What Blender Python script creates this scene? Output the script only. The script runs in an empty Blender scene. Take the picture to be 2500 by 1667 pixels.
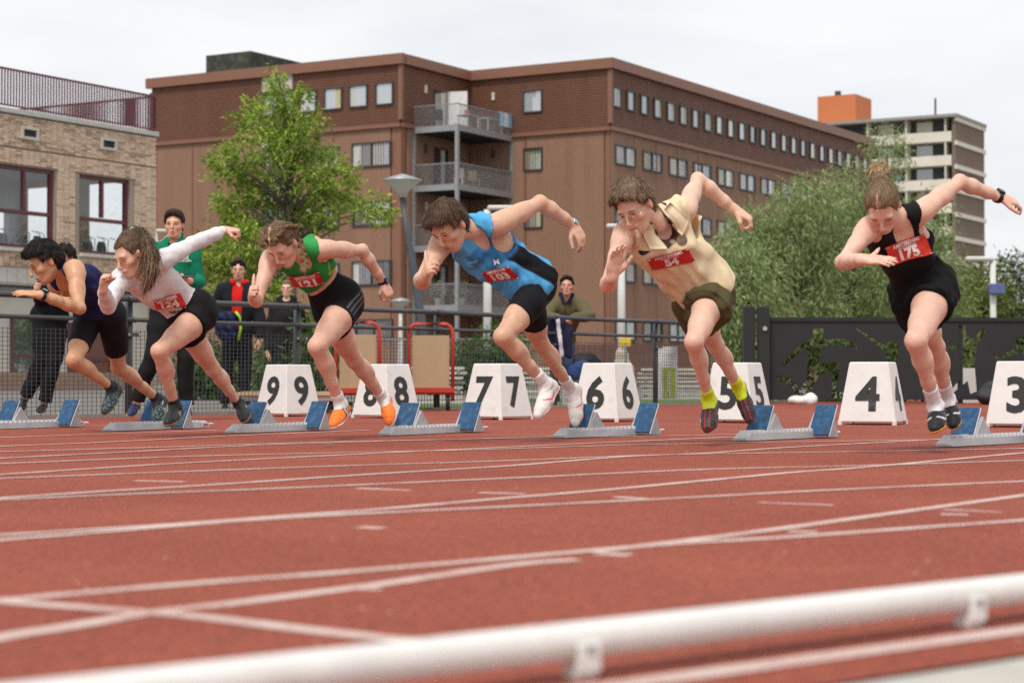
import bpy, bmesh, math, random
import numpy as np
from mathutils import Vector, Matrix
from mathutils.bvhtree import BVHTree

random.seed(7)
R = math.radians
scene = bpy.context.scene
COL = scene.collection

# ------------------------------------------------------------------ camera
FPX, CX, CY, HOR, CAMH = 4700.0, 1250.0, 833.5, 920.0, 0.35      # the lens in pixels of a 2500 px wide frame
PITCH = math.atan((HOR - CY) / FPX)
cam_data = bpy.data.cameras.new('camera')
cam = bpy.data.objects.new('camera', cam_data)
COL.objects.link(cam)
cam.location = (0, 0, CAMH)
cam.rotation_euler = (math.pi / 2 + PITCH, 0, 0)
cam_data.sensor_width = 36
cam_data.lens = FPX / 2500 * 36
cam_data.clip_start = 0.05
cam_data.clip_end = 4000
cam_data.dof.use_dof = True
cam_data.dof.focus_distance = 11.8
cam_data.dof.aperture_fstop = 4.0
scene.camera = cam

# ------------------------------------------------------------------ sky and sun
SUN_EL, SUN_AZ = 56, 200          # degrees; azimuth clockwise from the viewing direction (+Y)
world = bpy.data.worlds.new('World')
scene.world = world
world.use_nodes = True
wn, wl = world.node_tree.nodes, world.node_tree.links
wn.clear()
wout = wn.new('ShaderNodeOutputWorld')
bg = wn.new('ShaderNodeBackground'); bg.inputs['Strength'].default_value = 0.10
sky = wn.new('ShaderNodeTexSky'); sky.sky_type = 'NISHITA'; sky.sun_disc = False
sky.sun_elevation = R(SUN_EL); sky.sun_rotation = R(SUN_AZ)
tc = wn.new('ShaderNodeTexCoord')
mp = wn.new('ShaderNodeMapping'); mp.inputs['Scale'].default_value = (1, 1, 3.2)
nz = wn.new('ShaderNodeTexNoise'); nz.inputs['Scale'].default_value = 5.5; nz.inputs['Detail'].default_value = 7; nz.inputs['Roughness'].default_value = .52
nz.inputs['Distortion'].default_value = .35
rp = wn.new('ShaderNodeValToRGB')
rp.color_ramp.elements[0].position = .30; rp.color_ramp.elements[0].color = (5.5, 5.6, 5.8, 1)
rp.color_ramp.elements[1].position = .62; rp.color_ramp.elements[1].color = (6.45, 6.45, 6.47, 1)
mx = wn.new('ShaderNodeMix'); mx.data_type = 'RGBA'; mx.inputs['Factor'].default_value = .94
wl.new(tc.outputs['Generated'], mp.inputs['Vector'])
wl.new(mp.outputs['Vector'], nz.inputs['Vector'])
wl.new(nz.outputs['Fac'], rp.inputs['Fac'])
wl.new(sky.outputs['Color'], mx.inputs['A'])
wl.new(rp.outputs['Color'], mx.inputs['B'])
wl.new(mx.outputs['Result'], bg.inputs['Color'])
wl.new(bg.outputs['Background'], wout.inputs['Surface'])

sun_data = bpy.data.lights.new('sun', 'SUN')
sun_data.energy = 1.5
sun_data.angle = R(11)
sun_data.color = (1, .95, .88)
sun = bpy.data.objects.new('sun', sun_data)
COL.objects.link(sun)
_d = Vector((math.sin(R(SUN_AZ)) * math.cos(R(SUN_EL)), math.cos(R(SUN_AZ)) * math.cos(R(SUN_EL)), math.sin(R(SUN_EL))))
sun.rotation_euler = (-_d).to_track_quat('-Z', 'Y').to_euler()

scene.view_settings.view_transform = 'Standard'
scene.view_settings.look = 'None'
scene.view_settings.exposure = 0.62
scene.view_settings.gamma = 1
scene.view_settings.use_curve_mapping = False
scene.render.engine = 'CYCLES'
scene.cycles.use_denoising = False
scene.cycles.max_bounces = 6
scene.cycles.transparent_max_bounces = 12

# ------------------------------------------------------------------ helpers: places
_fw = np.array((0, math.cos(PITCH), math.sin(PITCH)))
_up = np.array((0, -math.sin(PITCH), math.cos(PITCH)))
CAM = np.array((0, 0, CAMH))


def ray(x, y):
    d = _fw + (x - CX) / FPX * np.array((1., 0, 0)) + (CY - y) / FPX * _up
    return d / d[1]


def P(x, y, d):
    "the point at depth d (metres along +Y) seen at photo pixel x, y"
    return CAM + ray(x, y) * d


def G(x, y, z=0.0):
    "the point of the level z seen at photo pixel x, y"
    r = ray(x, y)
    return CAM + r * ((z - CAMH) / r[2])


def on_plane(x, y, o, n):
    r = ray(x, y)
    t = np.dot(np.asarray(o) - CAM, n) / np.dot(r, n)
    return CAM + r * t


def nrm(v):
    v = np.asarray(v, float)
    return v / (np.linalg.norm(v) + 1e-12)


def lift(parent, px, L, sgn):
    "depth of a joint seen at px that lies L metres from its parent; sgn -1 nearer, +1 farther"
    r = ray(*px)
    w = CAM - parent
    a, b, c = np.dot(r, r), 2 * np.dot(r, w), np.dot(w, w) - L * L
    disc = b * b - 4 * a * c
    if disc <= 0:
        t = -b / (2 * a)
    else:
        t = (-b + sgn * math.sqrt(disc)) / (2 * a)
    return CAM + r * t


# ------------------------------------------------------------------ helpers: objects
def tag(o, label=None, cat=None, group=None, kind=None):
    if label: o['label'] = label
    if cat: o['category'] = cat
    if group: o['group'] = group
    if kind: o['kind'] = kind
    return o


def empty(name, loc=(0, 0, 0), parent=None):
    o = bpy.data.objects.new(name, None)
    o.empty_display_size = .1
    COL.objects.link(o)
    o.location = loc
    if parent: attach(o, parent)
    return o


def attach(o, parent):
    "child keeps its world place (parents here are only translated)"
    o.parent = parent
    o.matrix_parent_inverse = Matrix.Translation(-Vector(parent.location))


def mesh_np(name, V, F, mat=None, parent=None, smooth=True, attrs=None):
    "V (n,3); F (m,3|4) index array"
    me = bpy.data.meshes.new(name)
    V = np.asarray(V, np.float32); F = np.asarray(F, np.int32)
    n, m, k = len(V), len(F), F.shape[1]
    me.vertices.add(n); me.vertices.foreach_set('co', V.ravel())
    me.loops.add(m * k); me.loops.foreach_set('vertex_index', F.ravel())
    me.polygons.add(m)
    me.polygons.foreach_set('loop_start', np.arange(0, m * k, k, dtype=np.int32))
    me.polygons.foreach_set('loop_total', np.full(m, k, np.int32))
    if smooth: me.polygons.foreach_set('use_smooth', np.ones(m, bool))
    if attrs:
        for an, arr in attrs.items():
            arr = np.asarray(arr, np.float32)
            if an == 'Col':
                a = me.color_attributes.new('Col', 'FLOAT_COLOR', 'POINT')
                a.data.foreach_set('color', np.c_[arr, np.ones(n, np.float32)].astype(np.float32).ravel())
            else:
                a = me.attributes.new(an, 'FLOAT_VECTOR', 'POINT')
                a.data.foreach_set('vector', arr.ravel())
    me.update(calc_edges=True); me.validate()
    if mat: me.materials.append(mat)
    o = bpy.data.objects.new(name, me)
    COL.objects.link(o)
    if parent: attach(o, parent)
    return o


class MB:
    "collects boxes, tubes and polygons; build() links them as one mesh object"
    def __init__(s): s.v = []; s.f = []

    def add(s, vs, fs):
        o = len(s.v)
        s.v += [tuple(map(float, v)) for v in vs]
        s.f += [tuple(i + o for i in f) for f in fs]
        return s

    def box(s, c, size, ax=None):
        c = np.asarray(c, float)
        A = np.eye(3) if ax is None else np.asarray(ax, float)
        h = np.asarray(size, float) / 2
        vs = [c + A[0] * h[0] * i + A[1] * h[1] * j + A[2] * h[2] * k for k in (-1, 1) for j in (-1, 1) for i in (-1, 1)]
        fs = [(0, 2, 3, 1), (4, 5, 7, 6), (0, 1, 5, 4), (2, 6, 7, 3), (0, 4, 6, 2), (1, 3, 7, 5)]
        if np.linalg.det(A) < 0: fs = [f[::-1] for f in fs]
        return s.add(vs, fs)

    def tube(s, pts, r, n=8, cap=True):
        pts = [np.asarray(p, float) for p in pts]
        rs = r if hasattr(r, '__len__') else [r] * len(pts)
        o = len(s.v)
        ref = None
        for i, p in enumerate(pts):
            t = nrm(pts[min(i + 1, len(pts) - 1)] - pts[max(i - 1, 0)])
            if ref is None:
                ref = np.array((0, 0, 1.)) if abs(t[2]) < .9 else np.array((1., 0, 0))
            a = nrm(np.cross(t, ref)); b = np.cross(t, a) * -1
            ref = nrm(np.cross(a, t)) if False else ref
            for k in range(n):
                q = 2 * math.pi * k / n
                s.v.append(tuple(p + rs[i] * (a * math.cos(q) + b * math.sin(q))))
        for i in range(len(pts) - 1):
            for k in range(n):
                a0 = o + i * n + k; a1 = o + i * n + (k + 1) % n
                s.f.append((a0, a1, a1 + n, a0 + n))
        if cap:
            s.f.append(tuple(o + k for k in range(n))[::-1])
            s.f.append(tuple(o + (len(pts) - 1) * n + k for k in range(n)))
        return s

    def prism(s, poly, off):
        "polygon (list of 3-D points, planar) extruded by vector off"
        n = len(poly); off = np.asarray(off, float)
        vs = [np.asarray(p, float) for p in poly] + [np.asarray(p, float) + off for p in poly]
        fs = [tuple(range(n))[::-1], tuple(range(n, 2 * n))] + [(i, (i + 1) % n, (i + 1) % n + n, i + n) for i in range(n)]
        return s.add(vs, fs)

    def sheet(s, poly): return s.add(poly, [tuple(range(len(poly)))])

    def build(s, name, mat, parent=None, smooth=False, bevel=0, fix=True):
        me = bpy.data.meshes.new(name)
        me.from_pydata(s.v, [], s.f)
        if fix:
            bm = bmesh.new(); bm.from_mesh(me)
            bmesh.ops.recalc_face_normals(bm, faces=bm.faces)
            if bevel:
                bmesh.ops.bevel(bm, geom=list(bm.edges), offset=bevel, segments=1, affect='EDGES', clamp_overlap=True)
            bm.to_mesh(me); bm.free()
        if smooth:
            me.polygons.foreach_set('use_smooth', [True] * len(me.polygons))
        me.update()
        if mat: me.materials.append(mat)
        o = bpy.data.objects.new(name, me)
        COL.objects.link(o)
        if parent: attach(o, parent)
        return o


def again(o, parent=None, off=None):
    "another object that shares o's mesh"
    c = o.copy(); COL.objects.link(c)
    if off is not None: c.location = Vector(o.location) + Vector(off)
    if parent: attach(c, parent)
    return c


# ------------------------------------------------------------------ helpers: materials
def srgb(r, g, b):
    return tuple(((c / 255) / 12.92 if c / 255 < .04045 else ((c / 255 + .055) / 1.055) ** 2.4) for c in (r, g, b))


MATS = {}


def mat(name, col=(.5, .5, .5), rough=.6, var=.12, scale=6, bump=0, bscale=80, metal=0, spec=.4, attr=False, stretch=None, col2=None, c2=(.45, .6),
        trans=0, sss=0, alpha=1, bdist=.004, coat=0, detail=5):
    if name in MATS: return MATS[name]
    m = bpy.data.materials.new(name); m.use_nodes = True
    n, l = m.node_tree.nodes, m.node_tree.links
    b = n['Principled BSDF']
    b.inputs['Roughness'].default_value = rough; b.inputs['Metallic'].default_value = metal
    b.inputs['Specular IOR Level'].default_value = spec
    b.inputs['Transmission Weight'].default_value = trans
    b.inputs['Coat Weight'].default_value = coat
    b.inputs['Alpha'].default_value = alpha
    if sss:
        b.inputs['Subsurface Weight'].default_value = sss
        b.inputs['Subsurface Radius'].default_value = (.012, .005, .003)
        b.inputs['Subsurface Scale'].default_value = 1
    t = n.new('ShaderNodeTexCoord'); mp = n.new('ShaderNodeMapping')
    if stretch: mp.inputs['Scale'].default_value = stretch
    l.new(t.outputs['Object'], mp.inputs['Vector'])
    nz = n.new('ShaderNodeTexNoise'); nz.inputs['Scale'].default_value = scale; nz.inputs['Detail'].default_value = detail
    l.new(mp.outputs['Vector'], nz.inputs['Vector'])
    if attr:
        src = n.new('ShaderNodeVertexColor'); src.layer_name = 'Col'; s_out = src.outputs['Color']
    else:
        src = n.new('ShaderNodeRGB'); src.outputs[0].default_value = (*col, 1); s_out = src.outputs[0]
    if col2 is not None:
        r2 = n.new('ShaderNodeValToRGB'); r2.color_ramp.elements[0].position = c2[0]; r2.color_ramp.elements[1].position = c2[1]
        l.new(nz.outputs['Fac'], r2.inputs['Fac'])
        m2 = n.new('ShaderNodeMix'); m2.data_type = 'RGBA'; m2.inputs['B'].default_value = (*col2, 1)
        l.new(r2.outputs['Color'], m2.inputs['Factor']); l.new(s_out, m2.inputs['A']); s_out = m2.outputs['Result']
    mr = n.new('ShaderNodeMapRange'); mr.inputs['From Min'].default_value = .25; mr.inputs['From Max'].default_value = .75
    mr.inputs['To Min'].default_value = 1 - var; mr.inputs['To Max'].default_value = 1 + var
    l.new(nz.outputs['Fac'], mr.inputs['Value'])
    mu = n.new('ShaderNodeVectorMath'); mu.operation = 'SCALE'
    l.new(s_out, mu.inputs[0]); l.new(mr.outputs['Result'], mu.inputs['Scale'])
    l.new(mu.outputs['Vector'], b.inputs['Base Color'])
    if bump:
        nb = n.new('ShaderNodeTexNoise'); nb.inputs['Scale'].default_value = bscale; nb.inputs['Detail'].default_value = 3
        l.new(mp.outputs['Vector'], nb.inputs['Vector'])
        bp = n.new('ShaderNodeBump'); bp.inputs['Strength'].default_value = bump; bp.inputs['Distance'].default_value = bdist
        l.new(nb.outputs['Fac'], bp.inputs['Height']); l.new(bp.outputs['Normal'], b.inputs['Normal'])
    MATS[name] = m
    return m


def text_mesh(txt, size=1.0, bold=.0, shear=0.0, spacing=1.0, res=3):
    "flat text mesh centred on the origin, height of a capital = size; returns V (n,2), F list"
    cu = bpy.data.curves.new('txt', 'FONT')
    cu.body = txt; cu.size = size / .69; cu.align_x = 'CENTER'; cu.align_y = 'CENTER'
    cu.offset = bold * size; cu.shear = shear; cu.space_character = spacing; cu.resolution_u = res
    ob = bpy.data.objects.new('txt', cu); COL.objects.link(ob)
    dg = bpy.context.evaluated_depsgraph_get()
    me = bpy.data.meshes.new_from_object(ob.evaluated_get(dg))
    bm = bmesh.new(); bm.from_mesh(me)
    bmesh.ops.triangulate(bm, faces=bm.faces)
    for it in range(2):
        le = [e for e in bm.edges if e.calc_length() > size * .35]
        if le: bmesh.ops.subdivide_edges(bm, edges=le, cuts=1); bmesh.ops.triangulate(bm, faces=bm.faces)
    bm.verts.index_update()
    V = np.array([v.co[:2] for v in bm.verts]); F = [[v.index for v in f.verts] for f in bm.faces]
    bm.free()
    bpy.data.objects.remove(ob); bpy.data.curves.remove(cu); bpy.data.meshes.remove(me)
    V[:, 0] -= (V[:, 0].min() + V[:, 0].max()) / 2; V[:, 1] -= (V[:, 1].min() + V[:, 1].max()) / 2
    return V, F


def flat_text(name, txt, c, xa, ya, size, m, parent, bold=0.02, off=.003, **k):
    "text lying on a plane with axes xa (reading) and ya (up)"
    V, F = text_mesh(txt, size, bold, **k)
    xa = nrm(xa); ya = nrm(ya); nn = np.cross(xa, ya)
    W = np.asarray(c) + V[:, :1] * xa + V[:, 1:] * ya + nn * off
    return mesh_np(name, W, np.array(F), m, parent, smooth=False)
# ------------------------------------------------------------------ implicit surfaces for bodies, clothes and hair
def axes_from(l, f, u): return np.array([nrm(l), nrm(f), nrm(u)])


class Sdf:
    def __init__(s): s.p = []

    def cone(s, a, b, ra, rb, k=.02, w=None, sc=1.0, tag='b', sub=False, cl=()):
        a = np.asarray(a, float); b = np.asarray(b, float); m = max(ra, rb) * max(1, sc)
        s.p.append(dict(t='c', a=a, b=b, ra=ra, rb=rb, k=k, w=None if w is None else nrm(w), sc=sc, tag=tag, sub=sub, cl=list(cl),
                        lo=np.minimum(a, b) - m, hi=np.maximum(a, b) + m))
        return s

    def ell(s, c, A, r, k=.02, tag='b', sub=False, cl=()):
        c = np.asarray(c, float); A = np.asarray(A, float); r = np.asarray(r, float)
        e = np.sqrt(((A * r[:, None]) ** 2).sum(0))
        s.p.append(dict(t='e', c=c, A=A, r=r, k=k, tag=tag, sub=sub, cl=list(cl), lo=c - e, hi=c + e))
        return s

    def sph(s, c, r, k=.02, tag='b', sub=False, cl=()): return s.ell(c, np.eye(3), (r, r, r), k, tag, sub, cl)

    def chain(s, pts, rs, k=.02, tag='b', **kw):
        for i in range(len(pts) - 1): s.cone(pts[i], pts[i + 1], rs[i], rs[i + 1], k, tag=tag, **kw)
        return s

    def take(s, tags, grow=.0, clips=None, k=None):
        o = Sdf()
        for p in s.p:
            if p['tag'] in tags and not p['sub']:
                q = dict(p)
                if q['t'] == 'c': q['ra'] = p['ra'] + grow; q['rb'] = p['rb'] + grow
                else: q['r'] = p['r'] + grow
                q['lo'] = p['lo'] - grow; q['hi'] = p['hi'] + grow
                q['cl'] = list(p['cl']) + list((clips or {}).get(p['tag'], ()))
                if k: q['k'] = k
                o.p.append(q)
        return o


def dist_prim(p, x, y, z):
    if p['t'] == 'c':
        a, b = p['a'], p['b']; ba = b - a; L2 = max(np.dot(ba, ba), 1e-9)
        qx, qy, qz = x - a[0], y - a[1], z - a[2]
        t = np.clip((qx * ba[0] + qy * ba[1] + qz * ba[2]) / L2, 0, 1)
        qx = qx - t * ba[0]; qy = qy - t * ba[1]; qz = qz - t * ba[2]
        d2 = qx * qx + qy * qy + qz * qz
        if p['w'] is not None and p['sc'] != 1:
            w = p['w']; qw = qx * w[0] + qy * w[1] + qz * w[2]
            d2 = d2 - qw * qw * (1 - 1 / p['sc'] ** 2)
        d = np.sqrt(np.maximum(d2, 0)) - (p['ra'] + t * (p['rb'] - p['ra']))
    else:
        c, A, r = p['c'], p['A'], p['r']
        qx, qy, qz = x - c[0], y - c[1], z - c[2]
        k0 = 0; k1 = 0
        for i in range(3):
            v = qx * A[i, 0] + qy * A[i, 1] + qz * A[i, 2]
            k0 = k0 + (v / r[i]) ** 2; k1 = k1 + (v / r[i] ** 2) ** 2
        k0 = np.sqrt(k0); k1 = np.sqrt(k1)
        d = k0 * (k0 - 1) / (k1 + 1e-6)
    for pt, n in p['cl']:
        d = np.maximum(d, (x - pt[0]) * n[0] + (y - pt[1]) * n[1] + (z - pt[2]) * n[2])
    return d


def field(prims, h, clips=(), disp=None):
    us = [p for p in prims if not p['sub']]
    lo = np.min([p['lo'] for p in us], axis=0) - 4 * h - .01
    hi = np.max([p['hi'] for p in us], axis=0) + 4 * h + .01
    ax = [np.arange(lo[i], hi[i] + h, h, dtype=np.float32) for i in range(3)]
    D = np.full([len(a) for a in ax], .3, np.float32)
    for p in prims:
        pad = p['k'] + 3 * h + .012
        i0 = [max(int((p['lo'][i] - pad - lo[i]) / h), 0) for i in range(3)]
        i1 = [min(int((p['hi'][i] + pad - lo[i]) / h) + 2, len(ax[i])) for i in range(3)]
        if any(a >= b for a, b in zip(i0, i1)): continue
        sl = tuple(slice(a, b) for a, b in zip(i0, i1))
        x = ax[0][sl[0]][:, None, None]; y = ax[1][sl[1]][None, :, None]; z = ax[2][sl[2]][None, None, :]
        d = dist_prim(p, x, y, z).astype(np.float32)
        s = D[sl]; k = max(p['k'], 1e-4)
        if p['sub']:
            d = -d
            q = np.maximum(k - np.abs(s - d), 0) / k
            D[sl] = np.maximum(s, d) + q * q * k / 4
        else:
            q = np.maximum(k - np.abs(s - d), 0) / k
            D[sl] = np.minimum(s, d) - q * q * k / 4
    if disp is not None or clips:
        x = ax[0][:, None, None]; y = ax[1][None, :, None]; z = ax[2][None, None, :]
        if disp is not None: D += disp(x, y, z).astype(np.float32)
        for c in clips: D = np.maximum(D, c(x, y, z).astype(np.float32))
    return D, lo, h


def surface(D, lo, h):
    "surface nets"
    D[0] = D[-1] = .1; D[:, 0] = D[:, -1] = .1; D[:, :, 0] = D[:, :, -1] = .1
    ins = D < 0
    n = tuple(k - 1 for k in D.shape)
    cnt = np.zeros(n, np.uint8)
    for i in (0, 1):
        for j in (0, 1):
            for k in (0, 1):
                cnt += ins[i:i + n[0], j:j + n[1], k:k + n[2]]
    act = (cnt > 0) & (cnt < 8)
    I, J, K = np.nonzero(act)
    idx = np.full(n, -1, np.int32); idx[I, J, K] = np.arange(len(I), dtype=np.int32)
    cor = [(i, j, k) for i in (0, 1) for j in (0, 1) for k in (0, 1)]
    val = np.stack([D[I + c[0], J + c[1], K + c[2]] for c in cor], 1)
    acc = np.zeros((len(I), 3)); num = np.zeros(len(I))
    for a in range(8):
        for b in range(a + 1, 8):
            ca, cb = np.array(cor[a]), np.array(cor[b])
            if np.abs(ca - cb).sum() != 1: continue
            va, vb = val[:, a], val[:, b]
            m = (va < 0) != (vb < 0)
            t = np.where(m, va / np.where(m, va - vb, 1), 0)
            acc += np.where(m[:, None], ca + t[:, None] * (cb - ca), 0); num += m
    V = (np.stack([I, J, K], 1) + acc / num[:, None]) * h + lo
    Q = []
    for axn in range(3):
        o1, o2 = (axn + 1) % 3, (axn + 2) % 3
        s0 = [slice(None)] * 3; s1 = [slice(None)] * 3
        s0[axn] = slice(0, -1); s1[axn] = slice(1, None)
        ch = ins[tuple(s0)] != ins[tuple(s1)]
        E = np.argwhere(ch)
        E = E[(E[:, o1] > 0) & (E[:, o2] > 0) & (E[:, o1] < n[o1]) & (E[:, o2] < n[o2])]
        if not len(E): continue
        fl = ins[E[:, 0], E[:, 1], E[:, 2]]
        q = []
        for d1, d2 in ((-1, -1), (0, -1), (0, 0), (-1, 0)):
            C = E.copy(); C[:, o1] += d1; C[:, o2] += d2
            q.append(idx[C[:, 0], C[:, 1], C[:, 2]])
        q = np.stack(q, 1)
        q[~fl] = q[~fl][:, ::-1]
        Q.append(q)
    Q = np.concatenate(Q); Q = Q[(Q >= 0).all(1)]
    return V, Q


def relax(V, Q, it=1, f=.5):
    for _ in range(it):
        S = np.zeros_like(V); N = np.zeros(len(V))
        for a, b in ((0, 1), (1, 2), (2, 3), (3, 0)):
            np.add.at(S, Q[:, a], V[Q[:, b]]); np.add.at(N, Q[:, a], 1)
            np.add.at(S, Q[:, b], V[Q[:, a]]); np.add.at(N, Q[:, b], 1)
        V = V + f * (S / np.maximum(N, 1)[:, None] - V)
    return V


def skin(prims, h, clips=(), disp=None, rl=1):
    D, lo, h = field(prims, h, clips, disp)
    V, Q = surface(D, lo, h)
    return relax(V, Q, rl), Q


def wob(seed, freq, amp, axis=None, aniso=1.0, n=5):
    "cheap smooth noise; with an axis the pattern is drawn out along it"
    rg = np.random.RandomState(seed)
    ds = []
    for i in range(n):
        v = rg.normal(size=3); v /= np.linalg.norm(v)
        if axis is not None:
            a = nrm(axis); v = v - a * np.dot(v, a) * (1 - aniso); v /= np.linalg.norm(v)
            v = v - a * np.dot(v, a) * (1 - aniso)
        ds.append((v * freq * (0.6 + .9 * rg.rand()), rg.rand() * 6.28))
    def f(x, y, z):
        r = 0
        for v, ph in ds: r = r + np.sin(x * v[0] + y * v[1] + z * v[2] + ph)
        return r * (amp / n ** .5)
    return f


def at_verts(f, V): return f(V[:, 0], V[:, 1], V[:, 2])


def cut_plane(pt, n):
    n = nrm(n)
    return lambda x, y, z: (x - pt[0]) * n[0] + (y - pt[1]) * n[1] + (z - pt[2]) * n[2]


def cut_ell(c, A, r):
    p = Sdf().ell(c, A, r).p[0]
    return lambda x, y, z: -dist_prim(p, x, y, z)


def folds(seed, amp, axis, amp2=None):
    "long soft folds plus finer creases"
    a = wob(seed, 40, amp, axis=axis, aniso=1.5); b = wob(seed + 1, 105, amp2 or amp * .45, axis=axis, aniso=.7, n=6)
    return lambda x, y, z: a(x, y, z) + b(x, y, z) - amp * 1.1
# ------------------------------------------------------------------ people
def skin_mat(name, tone, brow=(.05, .03, .02), lip=None, stubble=0., flush=.25, eye=(.03, .02, .015), lids=True):
    m = bpy.data.materials.new(name); m.use_nodes = True
    n, l = m.node_tree.nodes, m.node_tree.links
    b = n['Principled BSDF']
    b.inputs['Roughness'].default_value = .46; b.inputs['Specular IOR Level'].default_value = .45
    b.inputs['Subsurface Weight'].default_value = .06
    b.inputs['Subsurface Radius'].default_value = (.012, .005, .003); b.inputs['Subsurface Scale'].default_value = 1
    tone = np.array(tone)
    lip = tone * np.array((.72, .42, .42)) if lip is None else lip
    at = n.new('ShaderNodeAttribute'); at.attribute_name = 'hl'
    cv = n.new('ShaderNodeVertexColor'); cv.layer_name = 'Col'
    t = n.new('ShaderNodeTexCoord')
    nz = n.new('ShaderNodeTexNoise'); nz.inputs['Scale'].default_value = 22; nz.inputs['Detail'].default_value = 7; nz.inputs['Roughness'].default_value = .65
    l.new(t.outputs['Object'], nz.inputs['Vector'])
    mr = n.new('ShaderNodeMapRange'); mr.inputs['From Min'].default_value = .3; mr.inputs['From Max'].default_value = .7
    l.new(nz.outputs['Fac'], mr.inputs['Value'])
    m0 = n.new('ShaderNodeMix'); m0.data_type = 'RGBA'
    m0.inputs['A'].default_value = (*(tone * (1.07, 1.06, 1.05)), 1); m0.inputs['B'].default_value = (*(tone * (.95, .86, .83)), 1)
    l.new(mr.outputs['Result'], m0.inputs['Factor'])
    mul = n.new('ShaderNodeMix'); mul.data_type = 'RGBA'; mul.blend_type = 'MULTIPLY'; mul.inputs['Factor'].default_value = 1
    l.new(m0.outputs['Result'], mul.inputs['A']); l.new(cv.outputs['Color'], mul.inputs['B'])
    out = mul.outputs['Result']

    def feat(c, r, col, st, soft=.35):
        nonlocal out
        s1 = n.new('ShaderNodeVectorMath'); s1.operation = 'SUBTRACT'; s1.inputs[1].default_value = c
        l.new(at.outputs['Vector'], s1.inputs[0])
        s2 = n.new('ShaderNodeVectorMath'); s2.operation = 'DIVIDE'; s2.inputs[1].default_value = r
        l.new(s1.outputs['Vector'], s2.inputs[0])
        s3 = n.new('ShaderNodeVectorMath'); s3.operation = 'LENGTH'; l.new(s2.outputs['Vector'], s3.inputs[0])
        q = n.new('ShaderNodeMapRange'); q.inputs['From Min'].default_value = 1 - soft; q.inputs['From Max'].default_value = 1 + soft
        q.inputs['To Min'].default_value = st; q.inputs['To Max'].default_value = 0
        l.new(s3.outputs['Value'], q.inputs['Value'])
        mm = n.new('ShaderNodeMix'); mm.data_type = 'RGBA'; mm.inputs['B'].default_value = (*col, 1)
        l.new(q.outputs['Result'], mm.inputs['Factor']); l.new(out, mm.inputs['A']); out = mm.outputs['Result']
    feat((.052, .06, -.038), (.028, .06, .026), tone * (.95, .58, .52), flush, .8)
    feat((0, .115, -.035), (.016, .03, .016), tone * (.92, .6, .55), flush * .8, .6)
    feat((.079, -.012, -.012), (.016, .025, .034), tone * (.95, .55, .48), .45, .5)
    if stubble:
        feat((0, .075, -.100), (.058, .06, .032), np.array(brow) * 1.4 + tone * .15, stubble * .7, .5)
        feat((0, .112, -.0575), (.030, .03, .0075), np.array(brow) * 1.2 + tone * .1, stubble, .4)
    feat((.031, .095, .007), (.019, .05, .013), tone * (.74, .58, .53), .42, .7)
    feat((.018, .1, -.030), (.009, .03, .014), tone * (.75, .58, .52), .35, .8)
    feat((.032, .095, -.0005), (.0125, .05, .0058), (.50, .46, .43), .35, .4)
    feat((.032, .095, .0), (.0062, .05, .0058), eye, .95, .3)
    feat((.033, .095, .0052), (.0145, .05, .0022), eye, .85, .5)
    feat((.033, .095, .0205), (.019, .05, .0042), brow, .8, .4)
    feat((0, .105, -.069), (.022, .04, .0085), lip, .7, .35)
    feat((0, .108, -.0695), (.021, .04, .0018), tone * (.28, .13, .12), .8, .5)
    l.new(out, b.inputs['Base Color'])
    nb = n.new('ShaderNodeTexNoise'); nb.inputs['Scale'].default_value = 38; nb.inputs['Detail'].default_value = 6
    l.new(t.outputs['Object'], nb.inputs['Vector'])
    bp = n.new('ShaderNodeBump'); bp.inputs['Strength'].default_value = .28; bp.inputs['Distance'].default_value = .005
    l.new(nb.outputs['Fac'], bp.inputs['Height']); l.new(bp.outputs['Normal'], b.inputs['Normal'])
    return m


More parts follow.
